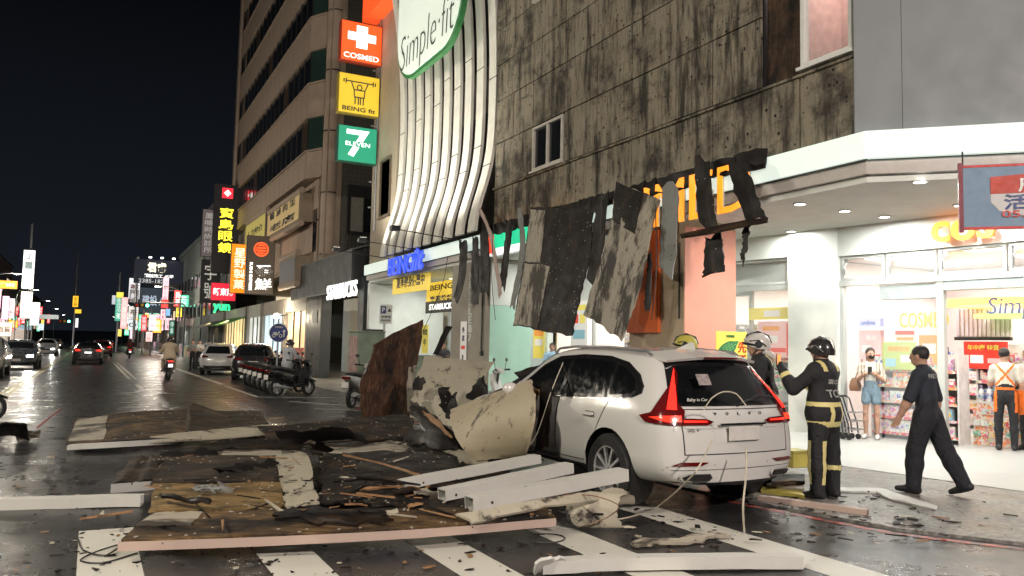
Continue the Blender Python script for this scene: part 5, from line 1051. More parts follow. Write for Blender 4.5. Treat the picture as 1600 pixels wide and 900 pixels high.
def small_car(label, loc, rz, col, kind='suv', scale=1.0, lights='rear', on=True, group='cars on and beside the road', paintname=None):
    """background car: loft body, glass skins, lamps, plate and four wheels"""
    t = thing('car', label, 'car', loc, rz, group); P = paint(paintname, col, .25, .1, .15)
    rk = [0, 0, 0, -.02, 0, .05, .08, .3, .5, .5, .5]
    if kind == 'suv':
        a = ring(-.85, .78, .3, 1.0, 1.5, .54, rk); st = [(-.6, .9, 1.03, 1.53, .6, .7), (0, .91, 1.03, 1.57, .64, 0), (.8, .91, 1.02, 1.6, .65, 0), (1.5, .91, 1.0, 1.56, .63, 0), (2.0, .91, .99, 1.32, .62, 0), (2.45, .9, .96, 1.05, .66, 0), (3.0, .89, .88, .97, .62, 0), (3.35, .84, .8, .88, .55, 0)]
    else:
        rk = [0, 0, 0, -.02, 0, .02, .03, .3, .75, .85, .85]; a = ring(-.9, .76, .28, .96, 1.05, .5, [0] * 11); st = [(-.6, .87, 1.0, 1.1, .62, 0), (-.15, .9, .99, 1.3, .56, 0), (.4, .9, .97, 1.44, .58, 0), (1.0, .9, .96, 1.46, .6, 0), (1.5, .9, .95, 1.38, .6, 0), (2.1, .9, .93, 1.02, .66, 0), (2.7, .89, .86, .94, .62, 0), (3.3, .84, .76, .83, .55, 0)]
    R = [[(0, y - .07, z) for x, y, z in a], [(x * .55, y - .05, z) for x, y, z in a], a] + [ring(y, w_, .27, zb, zr, wr, [q * k for q in rk]) for y, w_, zb, zr, wr, k in st]
    f = ring(3.55, .74, .3, .72, .78, .45); R += [f, [(x * .5, y + .05, z) for x, y, z in f], [(0, y + .07, z) for x, y, z in f]]
    me = loft_body(R[::-1], 1, ((0, .33), (2.65, .33)), .36, .9); bv = body_bvh(me)
    if scale != 1: t.scale = (scale,) * 3; WM[t.name] = WM[t.name] @ Matrix.Scale(scale, 4)
    mesh_part('body', me, [P], t, 50)
    for yy in (0, 2.65):
        for s_ in (-1, 1): wheel(t, s_ * .89, yy, .335, .21, s_, 7)
    top = 1.45 if kind == 'suv' else 1.34
    for s_ in (-1, 1):
        for pl in (([(-.3, 1.12), (.75, 1.08), (.75, top), (.2, top), (-.2, top - .1)], [(.83, 1.08), (1.95, 1.05), (1.5, top - .08), (1.2, top), (.83, top)]) if kind == 'suv' else ([(-.1, 1.05), (.75, 1.03), (.75, top), (.4, top), (.1, top - .1)], [(.83, 1.03), (1.85, 1.01), (1.45, top - .08), (1.2, top), (.83, top)])):
            patch(bv, pl, (s_ * 1.6, 0, 0), (0, 1, 0), UZ, (-s_, 0, 0), .006, .004, .2).build('side_window', CARG, t, local=True)
        MB().ball((s_ * .98, 1.8, 1.03), (.1, .06, .07), 8, 6).build('door_mirror', P, t, local=True)
    def rear(nm, pl, m, off=.01): patch(bv, pl, (0, -1.8, 0), UX, UZ, (0, 1, 0), off, .005, .15).build(nm, m, t, local=True)
    def front(nm, pl, m, off=.01): patch(bv, pl, (0, 4.8, 0), UX, UZ, (0, -1, 0), off, .005, .15).build(nm, m, t, local=True)
    if kind == 'suv': rear('rear_window', [(-.6, 1.06), (.6, 1.06), (.48, 1.42), (-.48, 1.42)], CARG)
    else: patch(bv, [(-.5, -.42), (.5, -.42), (.45, .22), (-.45, .22)], (0, 0, 2.2), UX, UY, (0, 0, -1), .008, .004, .15).build('rear_window', CARG, t, local=True)
    patch(bv, [(-.55, 1.55), (.55, 1.55), (.62, 2.2), (-.62, 2.2)], (0, 0, 2.5), UX, UY, (0, 0, -1), .008, .004, .15).build('windscreen', CARG, t, local=True)
    for s_ in (-1, 1):
        rear('tail_lamp', [(s_ * .74, .84), (s_ * .42, .86), (s_ * .45, .93), (s_ * .72, .99)], RL if (on and lights == 'rear') else RLD, .014); front('headlamp', [(s_ * .42, .62), (s_ * .7, .62), (s_ * .7, .72), (s_ * .42, .7)], HL if (on and lights == 'front') else CHROME, .014)
    rear('number_plate', [(-.2, .7), (.2, .7), (.2, .82), (-.2, .82)], emat('plate_lit', (.9, .92, .95), .9) if on and lights == 'rear' else PLATE, .014); front('number_plate', [(-.2, .42), (.2, .42), (.2, .53), (-.2, .53)], PLATE, .014); front('grille', [(-.36, .55), (.36, .55), (.36, .7), (-.36, .7)], BLACK, .008)
    rear('lower_bumper', [(-.7, .32), (.7, .32), (.7, .45), (-.7, .45)], BLACK, .008); MB().box((-.65, -.7, .2), (.65, 3.2, .28)).build('underbody', BLACK, t, local=True)
    if on and lights == 'front':
        for s_ in (-1, 1): lamp_light('headlight', 'SPOT', WM[t.name] @ Vector((s_ * .56, 3.72, .67)), 220, (1, .96, .88), t, .06, (math.radians(84), 0, 0), 1.1)
    return t
GC = G(138, 569)
small_car('black saloon with glowing red tail lights driving away in the left lane', (GC.x - .05, GC.y, 0), 0, (.02, .02, .022), 'sedan', 1.0, 'rear', True, paintname='black_saloon_paint')
small_car('white hatchback parked with its tail to the kerb, behind the pedestrians', (5.75, 42.3, 0), math.radians(-14), (.6, .6, .6), 'suv', .98, 'rear', False, paintname='parked_white_paint')
small_car('black car parked at the kerb nearest the row of scooters', (6.35, 36.2, 0), math.radians(-12), (.025, .024, .026), 'suv', 1.0, 'rear', False, paintname='parked_black_paint')
small_car('grey car parked beyond the white hatchback, mostly hidden', (6.2, 50.0, 0), math.radians(-8), (.25, .28, .3), 'suv', .98, 'rear', False, paintname='parked_grey_paint')
q = G(46, 578); small_car('dark oncoming car with headlights on in the opposite lane', (q.x - .6, q.y + 3.6, 0), PI, (.05, .06, .07), 'sedan', 1.05, 'front', True, paintname='oncoming_dark_paint')
q = G(82, 557); small_car('pale oncoming car behind the dark one with headlights on', (q.x - .6, q.y + 4, 0), PI, (.5, .52, .55), 'suv', 1.0, 'front', True, paintname='oncoming_pale_paint')
q = G(6, 592); small_car('silver car at the left edge of the picture', (q.x - 1.0, q.y + 3.4, 0), PI, (.4, .42, .44), 'suv', 1.05, 'front', False, paintname='silver_paint')
small_car('far red lit car ahead of the black saloon', (1.0, 84, 0), 0, (.15, .03, .03), 'suv', 1.0, 'rear', True, paintname='far_red_paint')
small_car('far car with red lights farther ahead in the middle lane', (0.2, 112, 0), 0, (.03, .03, .035), 'sedan', 1.0, 'rear', True, paintname='far_dark_paint')
small_car('far oncoming car with bright headlights', (-4.2, 105, 0), PI, (.3, .3, .3), 'sedan', 1.0, 'front', True, paintname='far_grey_paint')
small_car('farthest oncoming car with bright headlights', (-4.6, 140, 0), PI, (.3, .3, .32), 'suv', 1.0, 'front', True, paintname='far_grey_paint')
small_car('farthest car with red lights on the right', (2.6, 150, 0), 0, (.03, .03, .035), 'suv', 1.0, 'rear', True, paintname='far_dark_paint')

# ------------------------------------------------------------------ scooters
SCB = mat('scooter_black', (.015, .015, .017), .25, coat=.4); SCW = mat('scooter_white', (.55, .55, .53), .3, coat=.4); SCS = mat('scooter_silver', (.25, .26, .27), .3, .4)
def scooter(label, loc, rz, bodym, lean=0.0, tail=False, group='scooters by the kerb'):
    """forward is +y; wheels, step-through body, seat, handlebar with mirrors, lamps, plate, stand"""
    t = thing('scooter', label, 'scooter', loc, rz, group)
    for nm, y in (('front_wheel', .62), ('rear_wheel', -.62)):
        e = bpy.data.objects.new(nm, None); link(e, t); MB().lathe([(.17, -.05), (.235, -.05), (.25, -.025), (.25, .025), (.235, .05), (.17, .05), (.17, -.05)], (0, y, .25), UX, 24).build('tyre', RUBBER, e, smooth=True, local=True)
        rm = MB().lathe([(.175, -.03), (.165, 0), (.175, .03)], (0, y, .25), UX, 24).lathe([(.001, -.05), (.05, -.05), (.05, .05), (.001, .05)], (0, y, .25), UX, 12)
        for k in range(5): q = 2 * PI * k / 5; rm.obox((0, y + .1 * math.cos(q), .25 + .1 * math.sin(q)), (0, math.cos(q), math.sin(q)), (0, -math.sin(q), math.cos(q)), UX, .15, .03, .03)
        rm.build('rim', ALU, e, local=True)
    def hull(secs, nm, m, sm=True):
        mb = MB(); n = 12; vs = []
        for (y, zc, w_, h) in secs:
            for k in range(n): q = 2 * PI * k / n; vs.append((w_ * math.copysign(abs(math.cos(q)) ** .7, math.cos(q)), y, zc + h * math.copysign(abs(math.sin(q)) ** .7, math.sin(q))))
        fs = [(i * n + k, i * n + (k + 1) % n, (i + 1) * n + (k + 1) % n, (i + 1) * n + k) for i in range(len(secs) - 1) for k in range(n)] + [list(range(n)), [(len(secs) - 1) * n + k for k in range(n)][::-1]]
        return mb.add(vs, fs).build(nm, m, t, smooth=50, local=True)
    hull([(-.98, .78, .03, .03), (-.85, .74, .12, .08), (-.55, .66, .19, .14), (-.25, .56, .18, .2), (-.05, .48, .12, .16)], 'rear_body', bodym); hull([(-.82, .85, .1, .03), (-.55, .84, .15, .06), (-.2, .80, .15, .07), (-.02, .77, .09, .04)], 'seat', BLACK)
    hull([(-.1, .33, .17, .05), (.2, .31, .18, .045), (.38, .34, .16, .06)], 'footboard', BLACK)
    sh = MB(); prof = [(.36, .3, .17), (.42, .55, .2), (.5, .78, .19), (.52, .95, .13)]
    for dy in (0, .1): sh.add([(s_ * w_, y + dy * (1 if z < .9 else .6), z) for y, z, w_ in prof for s_ in (-1, 1)], [(2 * i, 2 * i + 1, 2 * i + 3, 2 * i + 2) for i in range(3)])
    sh.add([(s_ * w_, y + d, z) for y, z, w_ in prof for s_ in (-1, 1) for d in (0, .1)], [(4 * i + o, 4 * i + o + 1, 4 * i + 5 + o, 4 * i + 4 + o) for i in range(3) for o in (0, 2)]); sh.build('leg_shield', bodym, t, local=True)
    hull([(.42, .45, .08, .05), (.62, .53, .09, .03), (.86, .44, .07, .03)], 'front_mudguard', bodym)
    MB().tube([(0, .62, .25), (0, .5, .7), (0, .46, 1.0)], .03, 8).build('fork', DARK, t, local=True)
    hull([(.36, 1.02, .1, .05), (.48, 1.03, .15, .08), (.58, .98, .06, .05)], 'headset', bodym)
    MB().tube([(-.34, .36, 1.06), (-.15, .44, 1.04), (.15, .44, 1.04), (.34, .36, 1.06)], .018, 8).build('handlebar', DARK, t, local=True)
    for s_ in (-1, 1):
        MB().tube([(s_ * .24, .42, 1.05), (s_ * .3, .42, 1.25)], .008, 6).ball((s_ * .32, .42, 1.29), (.065, .015, .045), 10, 6).build('mirror', DARK, t, local=True); MB().tube([(s_ * .24, .4, 1.055), (s_ * .36, .35, 1.06)], .022, 8).build('grip', RUBBER, t, local=True)
    MB().ball((0, .56, 1.0), (.09, .05, .06), 10, 6).build('headlamp', CHROME, t, local=True); MB().box((-.1, -1.0, .73), (.1, -.94, .79)).build('tail_lamp', RL if tail else RLD, t, local=True); MB().box((-.09, -1.03, .52), (.09, -1.02, .66)).build('number_plate', emat('plate_lit', (.9, .92, .95), .9) if tail else PLATE, t, local=True)
    MB().box((-.08, -1.02, .5), (.08, -.6, .55)).build('rear_fender', BLACK, t, local=True); MB().tube([(.14, -.1, .25), (.17, -.5, .3), (.18, -.85, .36)], [.03, .05, .06], 10).build('exhaust', STEEL, t, local=True); MB().tube([(-.1, -.1, .3), (-.15, -.25, .02)], .015, 6).build('stand', STEEL, t, local=True)
    return t
s0_ = scooter('black scooter with pale seat edge, nearest of the angled row', (5.55, 24.9, 0), math.radians(-62), SCB)
for k, (x, y, a, lab, bm_) in enumerate([(5.6, 26.3, -60, 'black scooter second from the near end of the angled row', None), (5.65, 27.6, -58, 'black scooter third from the near end of the angled row', None), (5.7, 28.9, -57, 'black scooter fourth from the near end of the angled row', None), (5.75, 30.2, -55, 'black scooter fifth from the near end of the angled row', None), (5.8, 31.5, -55, 'black scooter at the far end of the angled row beside the black car', None)]): copy_thing(s0_, (x, y, 0), math.radians(a), lab)
q = G(575, 650); scooter('white scooter partly hidden by the rusty upright panel', (6.2, 20.0, .03), math.radians(-40), SCW)
scooter('white scooter with round mirrors standing by the mint column behind the white car', (8.9, 16.7, .03), math.radians(35), SCW)
scooter('dark scooter standing on the pavement by the green cabinet', (7.9, 24.6, .03), math.radians(150), SCB)
q = G(262, 592); RIDER_S = scooter('dark scooter with lit plate ridden down the road', (q.x, q.y, 0), 0, SCB, tail=True, group='scooters on the road')
q = G(202, 560); scooter('far dark scooter with lit tail ahead of the rider in beige', (q.x, q.y, 0), 0, SCB, tail=True, group='scooters on the road')
# ------------------------------------------------------------------ people: one continuous skin grown round a posed skeleton
class Body:
    def __init__(s): s.P = []
    def cap(s, a, b, ra, rb, tg, flat=None, k=.03): s.P.append((np.array(a, float), np.array(b, float), ra, rb, tg, flat, k))
    def ell(s, c, r, tg, k=.02): s.P.append((np.array(c, float), None, np.array(r, float), 0, tg, None, k))
    def dist(s, pr, X):
        a, b, ra, rb, tg, flat, k = pr
        if b is None:
            q = (X - a) / ra; n = np.linalg.norm(q, axis=-1); return (n - 1) * ra.min()
        if flat is not None:
            f = np.array(flat); X = a + (X - a) / f; b = a + (b - a) / f; m = f.min()
        else: m = 1.0
        ab = b - a; t = np.clip(((X - a) @ ab) / (ab @ ab + 1e-9), 0, 1); return (np.linalg.norm(X - a - t[..., None] * ab, axis=-1) - (ra + (rb - ra) * t)) * m
    def box(s, pr):
        a, b, ra, rb, tg, flat, k = pr
        if b is None: return a - ra, a + ra
        r = max(ra, rb); f = np.array(flat) if flat is not None else np.ones(3); return np.minimum(a, b) - r * np.maximum(f, 1), np.maximum(a, b) + r * np.maximum(f, 1)
    def mesh(s, h):
        lo = np.min([s.box(p)[0] for p in s.P], 0) - 3 * h; hi = np.max([s.box(p)[1] for p in s.P], 0) + 3 * h
        n = np.ceil((hi - lo) / h).astype(int) + 1; D = np.full(n, .2, np.float32)
        ax = [lo[i] + h * np.arange(n[i]) for i in range(3)]
        for p in s.P:
            b0, b1 = s.box(p); m = p[6] + .02; i0 = np.maximum(((b0 - m - lo) / h).astype(int), 0); i1 = np.minimum(((b1 + m - lo) / h).astype(int) + 2, n)
            sl = tuple(slice(i0[i], i1[i]) for i in range(3)); X = np.stack(np.meshgrid(*[ax[i][sl[i]] for i in range(3)], indexing='ij'), -1)
            d = s.dist(p, X); c = D[sl]; k = p[6]; hh = np.maximum(k - np.abs(c - d), 0) / k; D[sl] = np.minimum(c, d) - hh * hh * k * .25
        ins = D < 0; c = [D[i:n[0] - 1 + i, j:n[1] - 1 + j, q:n[2] - 1 + q] for i in (0, 1) for j in (0, 1) for q in (0, 1)]
        cnt = sum((q < 0).astype(int) for q in c); act = (cnt > 0) & (cnt < 8); idx = np.full(act.shape, -1); ids = np.argwhere(act); idx[act] = np.arange(len(ids))
        acc = np.zeros((len(ids), 3)); wt = np.zeros(len(ids)); cv = [q[act] for q in c]; off = [(i, j, q) for i in (0, 1) for j in (0, 1) for q in (0, 1)]
        for a_ in range(8):
            for b_ in range(a_ + 1, 8):
                if sum(abs(np.array(off[a_]) - off[b_])) == 1:
                    va, vb = cv[a_], cv[b_]; m = (va < 0) != (vb < 0); t = va[m] / (va[m] - vb[m]); acc[m] += np.array(off[a_]) + t[:, None] * (np.array(off[b_]) - np.array(off[a_])); wt[m] += 1
        V = lo + h * (ids + acc / wt[:, None]); Q = []
        for axn in range(3):
            sl0 = [slice(1, n[i] - 1) for i in range(3)]; sl1 = list(sl0); sl0[axn] = slice(0, n[axn] - 1); sl1[axn] = slice(1, n[axn])
            A, B = ins[tuple(sl0)], ins[tuple(sl1)]; e = np.argwhere(A != B)
            if not len(e): continue
            fl = A[tuple(e.T)]; base = e + np.array([0 if i == axn else 1 for i in range(3)]); u, v = [(1, 2), (2, 0), (0, 1)][axn]; qd = []
            for du, dv in ((1, 1), (0, 1), (0, 0), (1, 0)):
                z = base.copy(); z[:, u] -= du; z[:, v] -= dv; qd.append(idx[tuple(z.T)])
            qd = np.stack(qd, 1); qd[~fl] = qd[~fl][:, ::-1]; Q.append(qd)
        Q = np.concatenate(Q); Cn = V[Q].mean(1); best = np.full(len(Cn), 9.0); tg = np.zeros(len(Cn), int)
        for i, p in enumerate(s.P):
            d = s.dist(p, Cn); m = d < best; best[m] = d[m]; tg[m] = i
        return V, Q, Cn, [s.P[i][4] for i in tg]
SKIN = mat('skin', (.46, .27, .19), .55, var=.12, scale=12)
CLOTH = {}
def fold_cloth(name, c, rough):
    s = NT(name); co = s.coords((1, 1, .55)); f = s.noise(co, 7, 4, .55, 1.2); w_ = s.noise(s.coords(), 60, 2)
    s.base(s.mix(f, tuple(q * .7 for q in c), tuple(min(1, q * 1.35) for q in c))); s.set(Roughness=rough); s.bump(s.mix(.12, f, w_), .9, .06); return s.m
def cloth(n, c, rough=.8):
    if n not in CLOTH: CLOTH[n] = fold_cloth('cloth_' + n, c, rough)
    return CLOTH[n]
def V3(a): return np.array(a, float)
def person(label, loc, rz, look, pose, h=.014, height=1.72, scheme=None, group='people', stripes=None, extra=None, headturn=0.0, name='person'):
    """look: radii and garments; pose: leg and arm directions in the body's own frame (x right, y ahead, z up)"""
    s = height / 1.72; B = Body(); lk = dict(build=1.0, sleeve='long', legs='long', top='top', hair='short', hood=0, coat=0, female=False); lk.update(look)
    b = lk['build']; pelvis = V3(pose.get('pelvis', (0, 0, .93))); lean = pose.get('lean', .03); side = pose.get('side', 0.0)
    up = V3((math.sin(side), math.sin(lean), math.cos(lean))); chest = pelvis + up * .38; neck = pelvis + up * .53; co = .04 if lk['coat'] else 0.0
    B.cap(pelvis + V3((0, 0, -.02)), pelvis + up * .14, .15 * b + co, .135 * b + co, lk['top'] if lk['coat'] or lk.get('tunic') else 'bottom', (1.0, .72, 1)); B.cap(pelvis + up * .13, chest, .138 * b + co, .165 * b + co, lk['top'], (1.0, .68, 1))
    if lk['coat']: B.cap(pelvis + V3((0, 0, -.0)), pelvis + up * .1, .225 * b, .2 * b, lk['top'], (1.0, .8, 1))
    sw = .165 if lk['female'] else .185
    B.cap(chest + V3((-sw * .8, 0, .06)), chest + V3((sw * .8, 0, .06)), .075 * b + co, .075 * b + co, lk['top'], (1, .9, 1))
    if lk['female']:
        for q in (-1, 1): B.ell(chest + V3((q * .07, .085, -.06)), (.07, .055, .065), lk['top'])
    hd = neck + up * .13 + V3((0, .02, 0)) + V3(pose.get('head', (0, 0, 0))); B.cap(neck - up * .04, hd - V3((0, .02, .03)), .056, .05, 'skin')
    ct, st = math.cos(headturn), math.sin(headturn)
    def H(x, y, z): return hd + V3((x * ct - y * st, x * st + y * ct, z))
    B.ell(hd, (.076, .093, .115), 'skin'); B.ell(H(0, .022, -.055), (.056, .066, .06), 'skin'); B.cap(H(0, .09, .01), H(0, .105, -.022), .012, .015, 'skin', k=.015)
    for q in (-1, 1): B.ell(H(q * .078, -.005, -.008), (.014, .022, .032), 'skin', .008); B.ell(H(q * .03, .086, .014), (.014, .01, .007), 'eye', .003)
    B.cap(H(-.02, .088, -.055), H(.02, .088, -.055), .006, .006, 'lip', k=.004)
    hr = lk['hair']
    if hr: B.ell(H(0, -.018, .035), (.086, .098, .098), 'hair', .008)
    if hr == 'long': B.cap(H(0, -.07, .02), H(0, -.085, -.16), .065, .045, 'hair', k=.02)
    if hr == 'bun': B.ell(H(0, -.1, .03), (.045, .045, .045), 'hair', .012)
    if lk.get('mask'): B.ell(H(0, .05, -.045), (.06, .06, .05), 'mask', .006)
    # legs
    for q, nm in ((-1, 'L'), (1, 'R')):
        th, sh = [V3(v) / np.linalg.norm(v) for v in pose.get('leg' + nm, ((q * .06, .02, -1), (0, -.02, -1)))]
        hip = pelvis + V3((q * .088 * b, 0, -.03)); kn = hip + th * .42; an = kn + sh * .41; tro = .024 if lk['legs'] == 'loose' else 0.0
        lg = 'bottom'
        if lk['legs'] == 'shorts':
            B.cap(hip, kn, .078 * b, .052 * b, 'skin'); B.cap(hip, hip + th * .2, .098 * b, .1 * b, 'bottom', k=.015); B.cap(kn, kn + sh * .17, .05 * b, .054 * b, 'skin'); B.cap(kn + sh * .17, an, .054 * b, .034, 'skin')
        else: B.cap(hip, kn, .092 * b + tro, .066 * b + tro, lg); B.cap(kn, kn + sh * .16, .064 * b + tro, .066 * b + tro, lg); B.cap(kn + sh * .15, an + sh * .0, .066 * b + tro, .05 + tro * 1.2, lg)
        fd = V3(pose.get('foot' + nm, (q * .12, 1, -.03))); fd = fd / np.linalg.norm(fd); heel = an + sh * .045 - fd * .05
        B.cap(heel, heel + fd * .12, .043, .045, 'shoe', k=.015); B.cap(heel + fd * .12, heel + fd * .225 + V3((0, 0, -.012)), .045, .032, 'shoe', k=.015)
        if lk.get('boots'): B.cap(an + sh * .02, an - sh * .14, .056, .062, 'shoe')
    # arms and hands
    for q, nm in ((-1, 'L'), (1, 'R')):
        ua, fa = [V3(v) / np.linalg.norm(v) for v in pose.get('arm' + nm, ((q * .22, -.05, -1), (q * .08, .18, -1)))]
        shd = chest + V3((q * sw, 0, .055)); el = shd + ua * .285; wr = el + fa * .245; at = lk['top'] if lk['sleeve'] == 'long' else 'skin'; ar = (.022 if lk['coat'] else 0)
        B.cap(shd, el, .056 * b + ar, .047 * b + ar, at); B.cap(el, el + fa * .09, .046 * b + ar, .045 * b + ar, at); B.cap(el + fa * .08, wr, .045 * b + ar, .031 + ar, at)
        if lk['sleeve'] == 'short': B.cap(shd, shd + ua * .19, .066 * b, .068 * b, lk['top'], k=.02)
        if lk['sleeve'] == 'rolled': B.cap(shd, shd + ua * .27, .064 * b, .062 * b, lk['top'], k=.02)
        hdv = V3(pose.get('hand' + nm, fa)); hdv = hdv / np.linalg.norm(hdv); ref = V3((0, 1, 0)) if abs(hdv[1]) < .8 else V3((1, 0, 0)); acr = np.cross(hdv, np.cross(ref, hdv)); acr = acr / np.linalg.norm(acr); pal = np.cross(acr, hdv) * -q; htag = 'glove' if lk.get('gloves') else 'skin'
        B.cap(wr, wr + hdv * .03, .028, .03, htag, k=.015); B.cap(wr + hdv * .035 + acr * .018, wr + hdv * .075 + acr * .022, .02, .02, htag, k=.012); B.cap(wr + hdv * .035 - acr * .018, wr + hdv * .075 - acr * .022, .02, .02, htag, k=.012)
        curl = pose.get('curl' + nm, .45)
        for f_, (o_, L_) in enumerate(((.031, .068), (.011, .078), (-.011, .073), (-.031, .056))):
            r0 = wr + hdv * .085 + acr * o_; m_ = r0 + (hdv * math.cos(curl * .6) + pal * math.sin(curl * .6)) * L_ * .5; e_ = m_ + (hdv * math.cos(curl * 1.8) + pal * math.sin(curl * 1.8)) * L_ * .5
            B.cap(r0, m_, .0098, .0092, htag, k=.005); B.cap(m_, e_, .0092, .008, htag, k=.005)
        tb = wr + hdv * .035 + acr * .03; B.cap(tb, tb + (hdv * .6 + acr * .7 + pal * .3) * .05, .012, .0105, htag, k=.008); B.cap(tb + (hdv * .6 + acr * .7 + pal * .3) * .05, tb + (hdv * .95 + acr * .85 + pal * .5) * .06, .0105, .009, htag, k=.006)
        pose['_wr' + nm] = wr; pose['_hd' + nm] = wr + hdv * .1
    if extra: extra(B, dict(pelvis=pelvis, chest=chest, neck=neck, hd=hd, up=up, H=H))
    V, Q, Cn, tg = B.mesh(h)
    sch = dict(skin=SKIN, eye=mat('eye_dark', (.02, .015, .012), .3), lip=mat('lip', (.35, .13, .1), .5), hair=mat('black_hair', (.012, .01, .009), .5, bump=.4, scale=20), shoe=mat('black_shoe', (.012, .012, .013), .5), mask=cloth('black_mask', (.015, .015, .017)), glove=cloth('black_glove', (.02, .02, .022)), top=cloth('navy', (.015, .018, .028)), bottom=cloth('black_trouser', (.013, .014, .017)))
    sch.update(scheme or {})
    if stripes: tg = [stripes(c, t_, pose) or t_ for c, t_ in zip(Cn, tg)]
    keys = sorted(set(tg)); mats = [sch[k] for k in keys]; ki = {k: i for i, k in enumerate(keys)}
    t = thing(name, label, 'person', loc, rz, group); me = bpy.data.meshes.new('body'); me.from_pydata((V * s).tolist(), [], Q.tolist()); me.polygons.foreach_set('material_index', [ki[k] for k in tg])
    for m in mats: me.materials.append(m)
    me.shade_smooth(); o = bpy.data.objects.new('body', me); link(o, t); zmin = V[:, 2].min() * s; o.location.z = -zmin if pose.get('ground', True) else 0
    bv = BVHTree.FromPolygons((V * s).tolist(), Q.tolist())
    return t, bv, dict(pelvis=pelvis * s, chest=chest * s, neck=neck * s, hd=hd * s, wrL=pose['_wrL'] * s, wrR=pose['_wrR'] * s, hL=pose['_hdL'] * s, hR=pose['_hdR'] * s, dz=o.location.z, s=s, ht=headturn)
def skin_text(bv, body, c, u, v, d, w, h, m, parent, dz, bold=.02):
    q = MB(); text(q, body, c, u, v, w, h, bold, .001); out = []
    for p in q.v:
        r = bv.ray_cast(Vector(p), Vector(d)); out.append((r[0] - Vector(d) * .006) if r[0] is not None else Vector(p))
    q.v = [tuple(p + Vector((0, 0, dz))) for p in out]; return q.build('printed_lettering', m, parent, local=True)
def helmet(parent, J, m, trim, visor=True, cape=None, flat=False):
    c = Vector(J['hd']) + Vector((0, -.012, .045 + J['dz'])); T = Matrix.Translation(c) @ Matrix.Rotation(J['ht'], 4, 'Z')
    def bl(mb, nm, mt): mb.v = [tuple(T @ Vector(p)) for p in mb.v]; return mb.build(nm, mt, parent, smooth=40, local=True)
    vs = []; fs = []; n = 24; rows = [(-.075, 1.0), (-.05, 1.02), (-.01, 1.03), (.04, .96), (.085, .76), (.112, .42), (.12, .02)]
    for z, r in rows:
        for k in range(n):
            a = 2 * PI * k / n; y = math.sin(a); lift = .05 * max(0, y) if z < 0 else 0
            vs.append((.118 * r * math.cos(a), .148 * r * y, z + lift))
    for i in range(len(rows) - 1):
        for k in range(n): fs.append((i * n + k, i * n + (k + 1) % n, (i + 1) * n + (k + 1) % n, (i + 1) * n + k))
    hl = bl(MB().add(vs, fs), 'helmet', m)
    def sub(mb, nm, mt): mb.v = [tuple(T @ Vector(p)) for p in mb.v]; return mb.build(nm, mt, hl, smooth=40, local=True)
    sub(MB().tube([(0, -.150, .0), (0, -.12, .085), (0, 0, .128), (0, .12, .085), (0, .15, .02)], .016, 8), 'crest', trim)
    for s_ in (-1, 1): sub(MB().lathe([(.001, .012), (.042, .01), (.046, -.01)], (s_ * .118, .0, -.02), (s_, 0, 0), 16), 'side_disc', BLACK); sub(MB().tube([(s_ * .122, -.09, -.04), (s_ * .126, 0, .03), (s_ * .1, .1, .02)], .007, 6), 'side_band', trim)
    sub(MB().tube([(-.115, .03, -.03), (-.085, .13, -.01), (0, .165, 0), (.085, .13, -.01), (.115, .03, -.03)], .014, 6), 'brim', trim if not visor else BLACK)
    if cape: sub(MB().tube([(-.1, -.06, -.1), (-.07, -.12, -.13), (0, -.145, -.14), (.07, -.12, -.13), (.1, -.06, -.1)], [.03, .045, .05, .045, .03], 8), 'neck_cape', cape)
    sub(MB().tube([(-.1, .02, -.08), (-.06, .06, -.14), (0, .07, -.155), (.06, .06, -.14), (.1, .02, -.08)], .007, 6), 'chin_strap', BLACK)
    return hl
def face_rot(fx, fy): return math.atan2(-fx, fy)
FW = Vector((.464, .886, 0)); LF = Vector((-.886, .464, 0))
def facing(l, f): d = LF * l + FW * f; return face_rot(d.x, d.y)
REF = emat('reflective_tape', (.75, .65, .28), .12, (.62, .54, .22)); FFC = cloth('turnout_black', (.016, .017, .02)); NAVY = cloth('navy_uniform', (.02, .025, .038)); NAVT = cloth('navy_trouser', (.012, .014, .02))  # the tape is given a faint glow for the light it returns
def ff_stripes(c, t_, pose):
    x, y, z = c
    if t_ == 'top':
        if abs(x) < .3 and (1.0 < z < 1.05 or .775 < z < .835): return 'ref'
        if .835 < z < 1.0 and (abs(x - .085) < .024 or abs(x + .10) < .024) and y < .03: return 'ref'
        if .9 < z < .94 and x > .085 and y < .02: return 'ref'
        if z > 1.38 and abs(x) > .1 and abs(x) < .17 and y < .0: return 'ref'
        for q in ('L', 'R'):
            if np.linalg.norm(c - pose['_wr' + q]) < .115 and np.linalg.norm(c - pose['_wr' + q]) > .07: return 'ref'
    if t_ == 'bottom':
        if .29 < z < .34 and x > .02: return 'ref'
        if .15 < z < .62 and abs(x + .13) < .03 and y < .2: return 'ref'
        if .15 < z < .62 and x < -.05 and y > .02 and abs(y - .055) < .022: return 'ref'
    return None
HELB = mat('helmet_black', (.03, .03, .032), .25, coat=.6); HELW = mat('helmet_white', (.6, .58, .55), .25, coat=.6); HELY = mat('helmet_yellow', (.5, .45, .08), .3, coat=.6); SILV = mat('helmet_silver', (.5, .5, .5), .3, .7)
